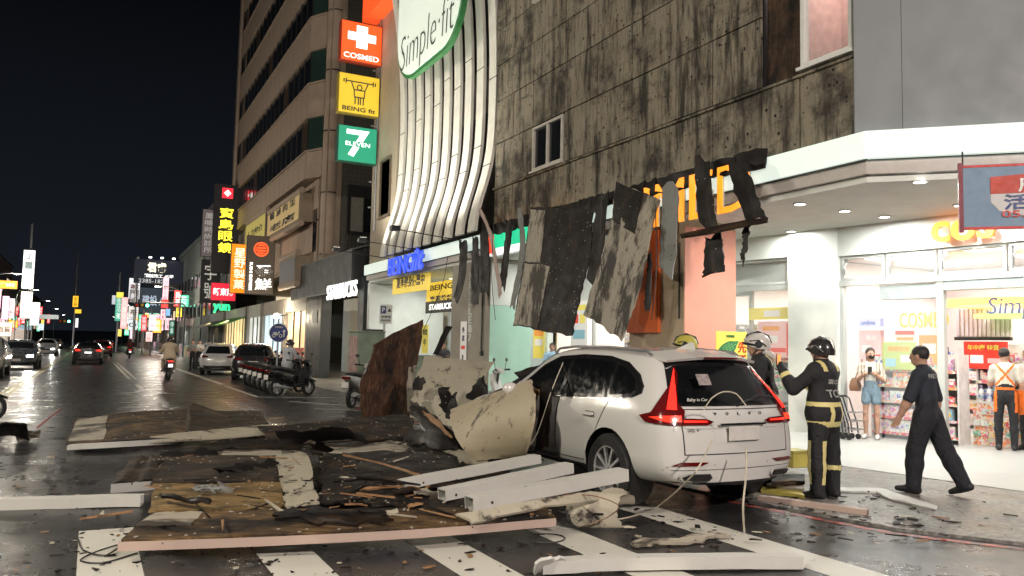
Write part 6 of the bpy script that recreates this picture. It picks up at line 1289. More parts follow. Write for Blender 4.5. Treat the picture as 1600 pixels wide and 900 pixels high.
# the firefighter filming with a phone
p = G(1288, 779, .03)
t, bv, J = person('firefighter in black turnout gear with reflective bands raising a phone beside the white car', (p.x, p.y, .03), facing(.62, .75), dict(coat=1, build=1.06, boots=True, gloves=True, legs='loose', hair=None), dict(lean=.02, armL=((-.35, .55, -.55), (.12, .6, .8)), armR=((.25, .45, -.8), (-.45, .75, .45)), legL=((-.08, .03, -1), (0, -.02, -1)), legR=((.1, -.03, -1), (0, -.03, -1)), curlL=1.0, curlR=1.0), .0125, 1.70, dict(top=FFC, bottom=FFC, ref=REF), 'firefighters', ff_stripes)
helmet(t, J, HELB, SILV)
LWC = mat('print_white', (.65, .65, .63), .6)
for tx_, z, w_, h_ in (('臺中市', 1.26, .26, .08), ('TCFD', 1.14, .3, .085)): skin_text(bv, tx_, Vector((.02, -.6, z * J['s'])), UX, UZ, UY, w_, h_, LWC, t, J['dz'])
skin_text(bv, '張文', Vector((.6, -.02, .74 * J['s'])), UY, UZ, -UX, .12, .06, LWC, t, J['dz'])
ph = Vector(J['hL']) + Vector((.03, .02, .03 + J['dz'])); Mw = WM[t.name]
phn = thing('phone', 'phone with orange glowing screen held up by the firefighter', 'phone', Mw @ ph, facing(.62, .75)); MB().box((-.04, -.006, -.08), (.04, .006, .08)).build('case', BLACK, phn, local=True, bevel=.004); MB().box((-.036, -.009, -.074), (.036, -.0065, .074)).build('screen', emat('phone_screen', (.9, .35, .1), .9), phn, local=True)
# second firefighter behind the car, third helmet
p = G(1200, 765, .03)
t, bv, J = person('firefighter with a white helmet and neck cape standing behind the white car', (7.05, 7.0, .03), facing(.95, .2), dict(coat=1, build=1.05, boots=True, legs='loose', hair='short', gloves=True), dict(lean=.1, armL=((-.2, .4, -.9), (.1, .9, .1)), armR=((.2, .3, -.9), (-.1, .9, .2))), .0145, 1.76, dict(top=FFC, bottom=FFC, ref=REF), 'firefighters', ff_stripes); helmet(t, J, HELW, HELB, True, HELW)
t, bv, J = person('firefighter in a yellow helmet hidden behind the roof of the white car', (6.95, 8.15, .03), facing(.9, .3), dict(coat=1, build=1.05, boots=True, legs='loose', hair='short', gloves=True), dict(lean=.12), .017, 1.74, dict(top=FFC, bottom=FFC, ref=REF), 'firefighters', ff_stripes); helmet(t, J, HELY, BLACK)
# walking man
p = G(1452, 772, .03)
t, bv, J = person('man in navy short sleeved uniform striding past the open shop', (p.x, p.y, .03), facing(.68, .72), dict(sleeve='rolled', build=1.12, boots=True, hair='short', legs='loose'), dict(lean=.1, armL=((-.2, .3, -1), (-.05, .5, -1)), armR=((.16, -.22, -1), (-.02, .1, -1)), legL=((-.05, .26, -1), (0, .06, -1)), legR=((.06, -.36, -1), (0, -.52, -1)), footR=(.1, 1, -.35), footL=(-.1, 1, .06)), .0125, 1.70, dict(top=NAVY, bottom=NAVT))
skin_text(bv, 'FIRE DEPT', Vector((0, -.7, 1.36 * J['s'])), UX, UZ, UY, .24, .05, LWC, t, J['dz']); 
# woman with mask, phone and bag
p = G(1362, 686, .09); rzw = facing(.55, -.85)
DEN = cloth('denim', (.2, .3, .38)); CRM = cloth('cream_top', (.62, .6, .55))
def stripe_shirt(c, t_, pose):
    if t_ == 'top' and (abs(c[0]) > .075 or c[1] < -.02): return 'stripe' if int(math.floor((c[0] + .2 * c[1]) * 55)) % 3 == 0 else 'shirt'
t, bv, J = person('woman in black mask and denim shorts looking up from her phone', (p.x, p.y, .09), rzw, dict(female=True, legs='shorts', sleeve='rolled', build=.88, hair='long', mask=True, tunic=False), dict(lean=.0, armL=((-.25, .2, -1), (.5, .75, .5)), armR=((.25, .15, -1), (-.6, .75, .45)), curlL=.9, curlR=.9), .0135, 1.64, dict(top=CRM, bottom=DEN, shirt=cloth('shirt_cream', (.6, .55, .47)), stripe=cloth('shirt_stripe', (.3, .22, .16)), shoe=mat('white_trainer', (.6, .58, .55), .6), hair=mat('brown_hair', (.03, .017, .012), .5)), 'people', stripe_shirt, headturn=.5)
Mw = WM[t.name]; ph = Mw @ (Vector(J['hL']) + Vector((.03, .02, .02 + J['dz']))); phn = thing('phone', 'dark phone in the hands of the woman with the mask', 'phone', ph, rzw); MB().box((-.036, -.005, -.07), (.036, .005, .07)).build('case', BLACK, phn, local=True, bevel=.004); MB().box((-.032, -.008, -.064), (.032, -.0055, .064)).build('screen', DGLASS, phn, local=True)
bg_ = thing('shoulder_bag', 'brown shoulder bag hanging at the side of the woman with the mask', 'bag', Mw @ Vector((.27, -.02, .86)), rzw); BRN = mat('brown_leather', (.17, .085, .045), .5, bump=.2)
bm_ = MB(); sec = [(0, .16, .07), (.08, .17, .08), (.18, .15, .06), (.24, .12, .03)]
bm_.add([(x * sx_, y * w_, z) for z, w_, x in [(a, b_, c) for a, b_, c in sec] for sx_, y in ((1, -1), (1, -.4), (1, .4), (1, 1), (-1, 1), (-1, .4), (-1, -.4), (-1, -1))], [(i * 8 + k, i * 8 + (k + 1) % 8, i * 8 + 8 + (k + 1) % 8, i * 8 + 8 + k) for i in range(3) for k in range(8)] + [tuple(range(8))[::-1], tuple(range(24, 32))]); bm_.build('pouch', BRN, bg_, smooth=50, local=True)
MB().tube([(-.02, -.1, .22), (-.1, -.06, .45), (-.12, 0, .58), (-.1, .06, .45), (-.02, .1, .22)], .012, 6).build('strap', BRN, bg_, local=True)
# clerks
p = SP(SFs(1556), .1, -.3); ORA = cloth('orange_apron', (.75, .17, .02)); CRS = cloth('cream_shirt', (.62, .58, .5))
def apron(c, t_, pose):
    x, y, z = c
    if t_ == 'top' and y < .05 and z > 1.05:
        k = (z - 1.05) / .42
        if abs(x - (.16 * (2 * k - 1))) < .022 or abs(x + (.16 * (2 * k - 1))) < .022: return 'apron'
    if t_ in ('top', 'bottom') and .62 < z < 1.02 and (y > .03 or abs(x) > .13) and abs(x) < .26: return 'apron'
    if t_ in ('top', 'bottom') and 1.0 < z < 1.05 and abs(x) < .25: return 'apron'
t, bv, J = person('clerk in orange apron with crossed straps seen from behind', (p.x, p.y, .1), facing(-.45, .8), dict(sleeve='short', build=.98, hair='bun', female=True), dict(lean=.05, armR=((.3, .0, -1), (.05, .35, -1)), armL=((-.2, .3, -1), (.1, .9, -.1))), .0145, 1.66, dict(top=CRS, bottom=cloth('black_trouser', (.013, .014, .017)), apron=ORA), 'shop clerks', apron, headturn=-.4)
MB().prism([(.10, .10, 1.0), (.24, -.03, .98), (.29, -.04, .60), (.12, .16, .58)], (.012, .012, 0)).build('apron_skirt', ORA, t, local=True)
p = SP(SFs(1587), .1, -.75)
t, bv, J = person('clerk in pale shirt touching her cheek at the right edge', (p.x, p.y + .1, .1), facing(.75, -.5), dict(sleeve='short', build=.95, hair='bun', female=True), dict(lean=.03, armL=((-.2, .35, -.9), (.15, .3, 1)), armR=((.15, .3, -1), (-.5, .6, .6)), handL=(.2, .2, 1)), .0145, 1.66, dict(top=cloth('pale_pink_shirt', (.6, .5, .47)), apron=ORA), 'shop clerks')
# people farther back
def simple(label, loc, face, top, h=.02, height=1.68, look=None, pose=None, scheme=None, group='onlookers'):
    sc = dict(top=cloth(*top)); sc.update(scheme or {}); lk = dict(sleeve='short'); lk.update(look or {}); return person(label, loc, face, lk, pose or dict(armL=((-.2, .3, -1), (.4, .8, .4)), armR=((.2, .2, -1), (-.3, .8, .3))), h, height, sc, group)
q = PX(863, 548, 11.9); simple('person in light blue shirt at the convenience store window under the dark hanging panel', (11.9, q.y, .08), facing(.1, -1), ('sky_blue', (.35, .55, .75)), .018)
q = PX(986, 545, 11.6); simple('person in white shirt behind the roof of the white car, raising a hand', (11.6, q.y, .08), facing(.2, -1), ('plain_white', (.65, .65, .64)), .018, 1.72)
q = PX(921, 548, 12.0); simple('dark haired person peering from the convenience store beside the yellow poster', (12.0, q.y, .08), facing(-.2, -1), ('soft_grey', (.4, .38, .38)), .02, 1.6)
q = PX(692, 548, 10.6); simple('person in dark shirt with folded arms deep in the arcade behind the leaning cream panel', (10.6, q.y, .06), facing(-.3, -1), ('charcoal', (.04, .04, .045)), .02)
q = G(300, 580); simple('pedestrian in grey shirt and dark trousers standing by the parked white hatchback', (q.x, q.y, 0), facing(.2, -1), ('mid_grey', (.3, .3, .3)), .022, 1.7, group='pedestrians')
q = G(311, 580); simple('pedestrian in white shirt beside the one in grey', (q.x, q.y + .3, 0), facing(-.3, -1), ('plain_white', (.65, .65, .64)), .022, 1.68, group='pedestrians')
q = G(318, 578); simple('pedestrian in black partly hidden by the parked white hatchback', (q.x + .6, q.y + 3, 0), facing(.5, .6), ('charcoal', (.04, .04, .045)), .024, 1.7, group='pedestrians')
SIT = dict(pelvis=(0, 0, .83), lean=.12, ground=False, legL=((-.25, .9, -.25), (-.05, .05, -1)), legR=((.25, .9, -.25), (.05, .05, -1)), armL=((-.45, .55, -.75), (.1, .9, -.1)), armR=((.45, .55, -.75), (-.1, .9, -.1)), curlL=1.2, curlR=1.2)
import copy as _c
q = RIDER_S.location; t, bv, J = person('scooter rider in loose beige jacket seen from behind on the road', (q.x, q.y - .38, .1), 0, dict(coat=1, build=1.12, hair=None), _c.deepcopy(SIT), .02, 1.75, dict(top=cloth('beige_jacket', (.55, .44, .32)), bottom=cloth('beige_trouser', (.4, .33, .25))), 'scooter riders'); helmet(t, J, HELB, BLACK)
t, bv, J = person('seated scooter rider in dark helmet among the angled row of scooters', (5.9, 27.4, .1), math.radians(-58), dict(coat=1, build=1.0, hair=None), _c.deepcopy(SIT), .022, 1.7, dict(top=cloth('pale_jacket', (.4, .42, .45))), 'scooter riders'); helmet(t, J, HELB, BLACK)
q = G(202, 560); t, bv, J = person('far scooter rider in dark red ahead of the beige rider', (q.x, q.y - .38, .1), 0, dict(coat=1, build=1.0, hair=None), _c.deepcopy(SIT), .028, 1.7, dict(top=cloth('dark_red', (.12, .03, .03))), 'scooter riders'); helmet(t, J, HELB, BLACK)
# ------------------------------------------------------------------ fallen facade: boards, beams, strips
WOODA = board_mat('torn_plywood', (.13, .075, .033), (.33, .22, .1), .49, (1.2, 14, 14)); WOODB = board_mat('sooty_plywood', (.085, .05, .025), (.21, .13, .062), .45, (1.2, 14, 14)); WOODC = board_mat('charred_sheathing', (.035, .022, .013), (.1, .062, .034), .44, char=(.006, .005, .005), rough=.6); RUST = board_mat('weathered_brown_board', (.085, .035, .018), (.27, .17, .105), .53, (.8, 14, 14), False, (.014, .012, .012))
CREAM = cream_mat('cream_cladding', (.5, .46, .36), .58); CREAMD = cream_mat('sooty_cream_cladding', (.44, .4, .32), .51, (.35, 1, 1)); SOOT = board_mat('sooty_cladding_back', (.02, .017, .015), (.06, .052, .045), .47, (1, 5, 5), False, (.006, .005, .005), .6); BEAMW = cream_mat('beam_white', (.66, .66, .62), .68, (.2, 1, 1)); BEAMP = cream_mat('beam_rose', (.55, .42, .36), .68, (.2, 1, 1)); GREYB = cream_mat('grey_strip', (.24, .25, .24), .56, (.3, 1, 1))
SAWN = mat('splintered_wood', (.3, .16, .07), .7, var=.4, scale=10)
dr = random.Random(11)
def resample(P, n):
    P = [Vector(p) for p in P]; L = [0]
    for a, b in zip(P, P[1:]): L.append(L[-1] + (b - a).length)
    out = []
    for i in range(n):
        s_ = L[-1] * i / (n - 1); k = max(j for j in range(len(L)) if L[j] <= s_ + 1e-9); k = min(k, len(P) - 2); t = (s_ - L[k]) / max(1e-9, L[k + 1] - L[k])
        p0, p1, p2, p3 = P[max(k - 1, 0)], P[k], P[k + 1], P[min(k + 2, len(P) - 1)]
        out.append(p1 * (1 - t) + p2 * t + ((p2 - p0) * (t * (1 - t) ** 2) - (p3 - p1) * (t * t * (1 - t))) * .35)
    return out
def slab_geo(A, B, th, jag, nu, nv, wave, seed):
    r = random.Random(seed); a, b = resample(A, nu), resample(B, nu); n0 = ((a[-1] - a[0]).cross(b[0] - a[0])).normalized(); g = []
    je, jl = (jag if isinstance(jag, tuple) else (jag, jag)); ph = r.uniform(0, 6)
    for i in range(nu):
        row = []; al = (a[min(i + 1, nu - 1)] - a[max(i - 1, 0)]).normalized(); ac = (b[i] - a[i]).normalized()
        for j in range(nv):
            p = a[i].lerp(b[i], j / (nv - 1)) + n0 * (wave * (math.sin(i * .8 + ph) * .5 + math.sin(j * 1.3 + ph * 2) * .35 + r.uniform(-.3, .3)))
            if i in (0, nu - 1): p += al * (r.uniform(-1, 1) * je)
            if j in (0, nv - 1): p += ac * (r.uniform(-1, 1) * jl)
            row.append(p)
        g.append(row)
    V = [p - n0 * (th / 2) for row in g for p in row] + [p + n0 * (th / 2) for row in g for p in row]; N = nu * nv; Fs = []
    for i in range(nu - 1):
        for j in range(nv - 1):
            q = (i * nv + j, i * nv + j + 1, (i + 1) * nv + j + 1, (i + 1) * nv + j); Fs += [q, tuple(N + k for k in q[::-1])]
    for i in range(nu - 1):
        for j in (0, nv - 1): Fs.append((i * nv + j, (i + 1) * nv + j, N + (i + 1) * nv + j, N + i * nv + j))
    for j in range(nv - 1):
        for i in (0, nu - 1): Fs.append((i * nv + j, i * nv + j + 1, N + i * nv + j + 1, N + i * nv + j))
    return V, Fs, g, n0
GFALL = 'fallen boards on the crossing'
def frame_of(A, B, n0):
    x = (Vector(A[-1]) - Vector(A[0])).normalized(); z = n0; y = z.cross(x).normalized(); z = x.cross(y); c = (Vector(A[0]) + Vector(A[-1]) + Vector(B[0]) + Vector(B[-1])) / 4
    return Matrix((( x.x, y.x, z.x, c.x), (x.y, y.y, z.y, c.y), (x.z, y.z, z.z, c.z), (0, 0, 0, 1)))
def slab(name, label, A, B, m, th=.022, jag=.02, nu=14, nv=7, wave=.008, seed=None, cat='debris', group=GFALL, lip=None, nails=0, parts=()):
    """a torn sheet between edge lines A and B; lip: white folded rim along B; nails: pale fixings; parts: (u0,u1,v0,v1,material) sheets stuck on it"""
    seed = seed if seed is not None else dr.randrange(9999); V, Fs, g, n0 = slab_geo(A, B, th, jag, nu, nv, wave, seed); M_ = frame_of(A, B, n0)
    o = bpy.data.objects.new(name, MB().add(V, Fs).mesh(name, m, M_.inverted(), smooth=50)); o.matrix_world = M_; link(o, None, M_); tag(o, label, cat, group)
    r = random.Random(seed + 1); up = n0 if n0.z > 0 or abs(n0.z) < .3 and n0.x < 0 else -n0
    if abs(n0.z) < .3: up = n0 if (n0.dot(Vector((-.46, -.88, 0))) > 0) else -n0
    if lip:
        Bp = resample(B, nu); q = MB(); dn = Vector((0, 0, -lip[1])); out = (Bp[0] - Vector(A[0])); out.z = 0; out = out.normalized() * .012
        for p0, p1 in zip(Bp, Bp[1:]): q.prism([p0 + out, p1 + out, p1 + out + dn, p0 + out + dn], out * 1.2)
        q.build('rim', lip[0], o)
    for (u0, u1, v0, v1, mm) in parts:
        def bl(u, v): i = min(int(u * (nu - 1)), nu - 2); f = u * (nu - 1) - i; j = min(int(v * (nv - 1)), nv - 2); h = v * (nv - 1) - j; return (g[i][j] * (1 - f) + g[i + 1][j] * f) * (1 - h) + (g[i][j + 1] * (1 - f) + g[i + 1][j + 1] * f) * h + up * (th / 2 + .006)
        k = 8; AA = [bl(u0 + (u1 - u0) * i / k, v0) for i in range(k + 1)]; BB = [bl(u0 + (u1 - u0) * i / k, v1) for i in range(k + 1)]; V2, F2, _, _ = slab_geo(AA, BB, .008, .025, k + 1, 5, .003, seed + int(u0 * 99)); MB().add(V2, F2).build('facing_sheet', mm, o, smooth=50)
    if nails:
        q = MB()
        for _ in range(nails):
            i = r.randrange(nu - 1); j = r.choice((0, 1, nv - 2, r.randrange(nv - 1))); p = g[i][j].lerp(g[i + 1][min(j + 1, nv - 1)], r.random()) + up * (th / 2); q.obox(p, n0.orthogonal().normalized(), n0.cross(n0.orthogonal()).normalized(), n0, r.uniform(.012, .03), r.uniform(.012, .025), .012)
        tag(q.build('fixings', mat('fixing_pale', (.38, .36, .31), .6), o), kind='stuff')
    return o
def g3(*pts): return [G(x, y, z) for x, y, z in pts]
def x3(X, *pts): return [PX(p[0], p[1], (p[2] - .09 if p[2] > 8 else p[2]) if len(p) > 2 else X) for p in pts]
def y3(Y, *pts): return [PY(p[0], p[1], p[2] if len(p) > 2 else Y) for p in pts]
slab('plywood_board', 'long brown plywood board with white rim at the back left of the heap', g3((118, 656, .2), (200, 645, .24), (292, 640, .2)), g3((105, 694, .13), (180, 690, .16), (288, 684, .12)), WOODA, lip=(BEAMW, .08), nails=26, jag=.03, parts=((.02, .3, .06, .94, CREAMD),))
slab('plywood_board', 'brown board with an upturned torn edge behind the cream plank', g3((299, 630, .36), (345, 642, .24), (408, 641, .2)), g3((291, 684, .1), (350, 680, .1), (425, 668, .1)), WOODB, jag=.05, wave=.02, nails=22)
slab('cream_plank', 'long cream plank lying in front of the upturned brown board', g3((234, 683, .16), (330, 672, .16), (424, 664, .16)), g3((234, 692, .1), (330, 686, .1), (427, 679, .1)), CREAM, jag=.01, nv=3)
slab('plywood_board', 'long dark board with pale fixings at the foot of the rusty upright panel', g3((405, 668, .2), (520, 658, .28), (644, 646, .3)), g3((425, 696, .08), (540, 690, .12), (648, 682, .14)), WOODB, jag=.04, nails=40, wave=.015)
slab('plywood_board', 'small grey brown board with a white end at the left of the heap', g3((208, 716, .16), (254, 714, .16)), g3((174, 756, .14), (243, 751, .1)), WOODB, lip=(BEAMW, .09), jag=.04, wave=.02, nails=8)
slab('plywood_board', 'dark upper board of the big plywood sheet in the middle of the heap', g3((257, 716, .13), (345, 713, .13), (434, 713, .13)), g3((241, 754, .1), (340, 754, .12), (440, 752, .1)), WOODB, jag=.03, nails=24)
slab('plywood_board', 'light brown lower board of the big plywood sheet in the middle of the heap', g3((241, 757, .13), (340, 757, .13), (440, 754, .13)), g3((234, 799, .09), (340, 797, .1), (446, 790, .09)), board_mat('light_plywood', (.22, .14, .055), (.4, .29, .13), .58), jag=.02, nails=24)
slab('cream_plank', 'upper cream square sheet beside the light brown board', g3((430, 713, .16), (481, 705, .16)), g3((443, 767, .14), (491, 762, .14)), CREAM, nu=8); slab('cream_plank', 'lower cream square sheet below the upper one in the heap', g3((444, 770, .14), (491, 765, .14)), g3((447, 792, .12), (498, 786, .12)), CREAM, nu=8)
slab('cream_plank', 'speckled cream strip above the light brown board', g3((348, 701, .1), (440, 698, .1)), g3((347, 717, .08), (440, 711, .08)), CREAMD, jag=.03, nv=4); slab('cream_plank', 'broken grey white strip before the dark long board', g3((455, 700, .12), (560, 694, .14), (640, 689, .12)), g3((500, 709, .08), (570, 705, .08), (632, 704, .08)), CREAMD, jag=.08, nv=4, wave=.02)
slab('bent_sheet', 'dark bent metal sheet between the cream square and the plywood', g3((330, 733, .2), (390, 722, .22), (430, 716, .24)), g3((345, 738, .14), (395, 733, .16), (436, 727, .16)), SOOT, jag=.04, nv=4, wave=.02)
slab('charred_dark_board', 'wide charred board in the centre of the heap left of the white beams', g3((494, 714, .12), (600, 708, .14), (722, 706, .16)), g3((502, 786, .08), (600, 790, .1), (700, 790, .1)), WOODC, jag=.06, nails=46, wave=.02)
slab('charred_dark_board', 'charred board under the bent cream panel by the car', g3((640, 690, .16), (740, 700, .14)), g3((650, 716, .1), (760, 726, .1)), WOODC, jag=.06, wave=.02, nails=10)
slab('plywood_board', 'longest board at the front of the heap with a rose white rim', g3((240, 803, .17), (420, 797, .19), (640, 796, .22), (858, 796, .22)), g3((186, 846, .15), (420, 838, .16), (660, 826, .17), (868, 809, .18)), board_mat('front_plywood', (.14, .08, .035), (.36, .24, .1), .5, (1, 12, 12)), nu=26, lip=(BEAMP, .065), nails=60, jag=.02, parts=((.0, .13, .05, .6, CREAMD),))
slab('plywood_board', 'brown board lying at the right end of the longest one near the rear wheel', g3((680, 775, .2), (870, 790, .24)), g3((660, 800, .16), (880, 812, .14)), WOODB, jag=.05, nails=10, wave=.015)
for k, (a, b, lab) in enumerate((((515, 742, .16), (650, 757, .28), 'long dark splinter pointing at the white beams'), ((560, 764, .15), (650, 762, .22), 'short orange brown splinter under the white beams'), ((540, 785, .14), (645, 763, .24), 'thin splinter crossing the charred board'), ((395, 712, .3) if 0 else (535, 711, .2), (650, 742, .3), 'rose tinted lath bent over the charred board'), ((520, 752, .15), (615, 752, .2), 'flat brown splinter in the charred board'), ((630, 800, .2), (655, 785, .3), 'small upright splinter by the white scrap'))):
    p0, p1 = G(*a), G(*b); slab('splinter', lab, [p0, p0.lerp(p1, .5) + Vector((0, 0, .03)), p1], [p0 + Vector((.015, -.03, 0)), p0.lerp(p1, .5) + Vector((.02, -.06, .02)), p1 + Vector((.02, -.05, 0))], SAWN if k in (1, 3, 5) else WOODC, .02, .03, 8, 3, .01, group='splinters in the heap')
def beam(label, p0, p1, w_, h_, m, inner=None, name='white_beam', up=UZ, wall=.008, group='white beams from the facade', bend=None):
    """hollow box beam, open at both ends"""
    P = [Vector(p0), Vector(p1)] if bend is None else [Vector(p0), Vector(bend), Vector(p1)]
    P = resample(P, 10); d = (P[-1] - P[0]).normalized(); s_ = d.cross(up).normalized(); v = s_.cross(d).normalized(); c = (P[0] + P[-1]) / 2
    M_ = Matrix(((d.x, s_.x, v.x, c.x), (d.y, s_.y, v.y, c.y), (d.z, s_.z, v.z, c.z), (0, 0, 0, 1))); q = MB(); vs = []; r = random.Random(len(label))
    for i, p in enumerate(P):
        for k, sc in ((0, 1), (1, 1)):
            ww, hh = w_ / 2 - k * wall, h_ / 2 - k * wall; j = r.uniform(-.004, .004)
            for a, b in ((-1, -1), (1, -1), (1, 1), (-1, 1)): vs.append(p + s_ * (a * ww + j) + v * (b * hh + j))
    fs = []
    for i in range(len(P) - 1):
        for k in (0, 4):
            for e in range(4): fs.append((8 * i + k + e, 8 * i + k + (e + 1) % 4, 8 * i + 8 + k + (e + 1) % 4, 8 * i + 8 + k + e))
    for i in (0, len(P) - 1):
        for e in range(4): fs.append((8 * i + e, 8 * i + (e + 1) % 4, 8 * i + 4 + (e + 1) % 4, 8 * i + 4 + e))
    q.add(vs, fs); o = bpy.data.objects.new(name, q.mesh(name, m, M_.inverted())); o.matrix_world = M_; link(o, None, M_); return tag(o, label, 'beam', group)
beam('white box beam farthest from the camera of the three beside the car', G(626, 757, .24), G(840, 716, .38), .13, .09, BEAMW)
beam('white box beam in the middle of the three beside the car', G(690, 773, .26), G(890, 730, .40), .14, .1, BEAMW)
beam('white box beam nearest the camera of the three, ending at the rear wheel', G(733, 786, .28), G(974, 741, .42), .16, .11, BEAMW)
beam('long white beam lying across the crosswalk at the bottom of the picture', G(846, 884, .06), G(1250, 876, .06), .12, .09, BEAMW, bend=G(1000, 877, .07))
beam('white beam lying on the road at the left edge', G(-60, 788, .05), G(222, 781, .06), .14, .1, BEAMW)
slab('bent_trim', 'torn curved end of the long white beam at the bottom of the picture', g3((838, 880, .12), (850, 874, .13), (880, 872, .12)), g3((832, 897, .02), (846, 893, .02), (870, 890, .02)), BEAMW, jag=.02, nu=8, nv=4, wave=.01)
slab('cream_strip', 'long cream strip bent under the white beams', g3((716, 804, .26), (800, 789, .3), (900, 772, .34), (972, 764, .30)), g3((738, 818, .2), (800, 803, .24), (900, 786, .28), (985, 776, .22)), CREAM, jag=.02, nv=4, wave=.01)
cl = [G(900, 795, .17) + Vector((.13 * math.cos(a), -.02 * a, .15 * math.sin(a))) for a in np.linspace(.3, 5.2, 14)]
slab('curled_sheet', 'curled white metal sheet in front of the rear wheel', cl, [p + Vector((.42, -.16, -.01)) for p in cl], CREAM, .006, .02, 22, 6, .004)
slab('cream_strip', 'folded cream strip sticking out left of the nearest white beam', g3((640, 762, .2), (690, 770, .2), (740, 790, .14)), g3((645, 770, .16), (690, 782, .16), (735, 800, .1)), CREAMD, jag=.03, nv=4)
slab('white_scrap', 'small white square scrap on the front board', g3((605, 799, .22), (620, 797, .23)), g3((608, 808, .2), (625, 805, .2)), CREAM, nu=4, nv=3, jag=.01)
slab('white_plank', 'thin white and charred plank on the crosswalk behind the car', g3((984, 846, .03), (1060, 840, .05), (1130, 833, .05)), g3((990, 853, .02), (1060, 848, .03), (1142, 838, .03)), CREAMD, jag=.03, nv=4)
# standing and leaning sheets
yb = G(605, 650).y - .4
slab('upright_panel', 'tall rusty brown board standing upright with a slanted top', y3(yb, (565, 652), (564, 595), (577, 570), (584, 537)), y3(yb + .3, (646, 650), (648, 590), (656, 540), (661, 499)), RUST, .03, .03, 20, 9, .02, parts=((.05, .5, .86, .99, CREAMD),))
slab('leaning_panel', 'speckled cream panel leaning beside the rusty upright board', y3(0, (640, 655, 14.2), (646, 610, 14.5), (664, 556, 15)), y3(0, (722, 668, 13.6), (745, 615, 14.0), (771, 567, 14.6)), cream_mat('speckled_cream', (.47, .43, .33), .57), .02, .03, 18, 10, .02)
slab('torn_flap', 'black torn flap on the edge of the leaning cream panel', y3(0, (690, 640, 13.3), (684, 612, 13.3), (692, 604, 13.3)), y3(0, (715, 652, 13.0), (705, 618, 13.0), (700, 606, 13.2)), WOODC, .03, .05, 8, 6, .05); slab('torn_flap', 'ragged brown flap at the corner of the leaning cream panel', y3(0, (728, 622, 13.2), (738, 604, 13.2), (750, 592, 13.2)), y3(0, (748, 632, 12.8), (764, 615, 12.8), (755, 590, 13.0)), WOODC, .03, .05, 8, 6, .05)
slab('torn_flap', 'charred twisted piece between the leaning panel and the car bonnet', y3(0, (698, 655, 12.4), (702, 630, 12.4), (712, 617, 12.4)), y3(0, (728, 660, 12.0), (716, 636, 12.0), (713, 616, 12.3)), WOODC, .04, .05, 8, 6, .05); slab('torn_flap', 'dark pad stuck to the left edge of the leaning cream panel', y3(0, (643, 608, 14.0), (652, 588, 14.0)), y3(0, (655, 612, 13.9), (664, 592, 13.9)), WOODC, .06, .04, 6, 5, .03)
slab('bent_cladding', 'bent cream cladding panel wrapped against the front of the white car', [PX(829, 592, 4.72), PX(836, 625, 4.36), PX(833, 672, 4.3), PX(818, 714, 4.42)], [PX(704, 640, 4.8), PX(706, 666, 4.38), PX(720, 696, 4.25), PX(745, 720, 4.3)], cream_mat('stained_cream_panel', (.55, .47, .33), .57), .02, .02, 18, 14, .008)
slab('splintered_sheet', 'dark splintered sheet slanting down beside the bent cream panel', x3(4.7, (642, 626), (668, 640), (700, 672), (738, 708)), x3(4.55, (641, 646), (660, 668), (682, 692), (708, 715)), WOODC, .03, .05, 16, 6, .03); slab('splintered_sheet', 'torn wood edge on the slanting dark sheet, orange light put in its colour', x3(4.62, (660, 640), (690, 660), (706, 682)), x3(4.6, (664, 648), (688, 672), (704, 692)), SAWN, .03, .04, 9, 4, .02)  # second slab: orange light on the torn edge put into its wood colour
slab('grey_plank', 'grey plank under the slanting dark sheet', x3(4.5, (655, 660), (690, 700)), x3(4.45, (668, 690), (705, 714)), GREYB, .02, .02, 8, 4)
slab('black_sheet', 'black sheet covering the windscreen and bonnet of the white car', y3(0, (742, 634, 10.6), (805, 594, 10.0), (872, 563, 9.5)), y3(0, (752, 660, 9.6), (832, 615, 9.0), (886, 576, 8.8)), SOOT, .02, .04, 16, 7, .02); slab('black_sheet', 'small black sheet jutting from the car windscreen', y3(0, (806, 582, 9.7), (858, 566, 9.6)), y3(0, (815, 592, 9.5), (868, 574, 9.3)), SOOT, .015, .03, 8, 4)
slab('dark_plank', 'dark brown plank standing against the front door of the white car', x3(4.62, (846, 598), (836, 705)), x3(4.66, (862, 596), (858, 698)), WOODC, .02, .015, 8, 4); slab('dark_plank', 'reddish torn plank behind the dark plank at the car door', x3(4.66, (828, 610), (822, 665)), x3(4.68, (842, 606), (832, 660)), SAWN, .02, .03, 8, 4)
slab('dark_plank', 'slim black plank rising behind the leaning cream panel', y3(16, (676, 553), (698, 509)), y3(16, (684, 555), (706, 512)), WOODC, .03, .02, 6, 3)
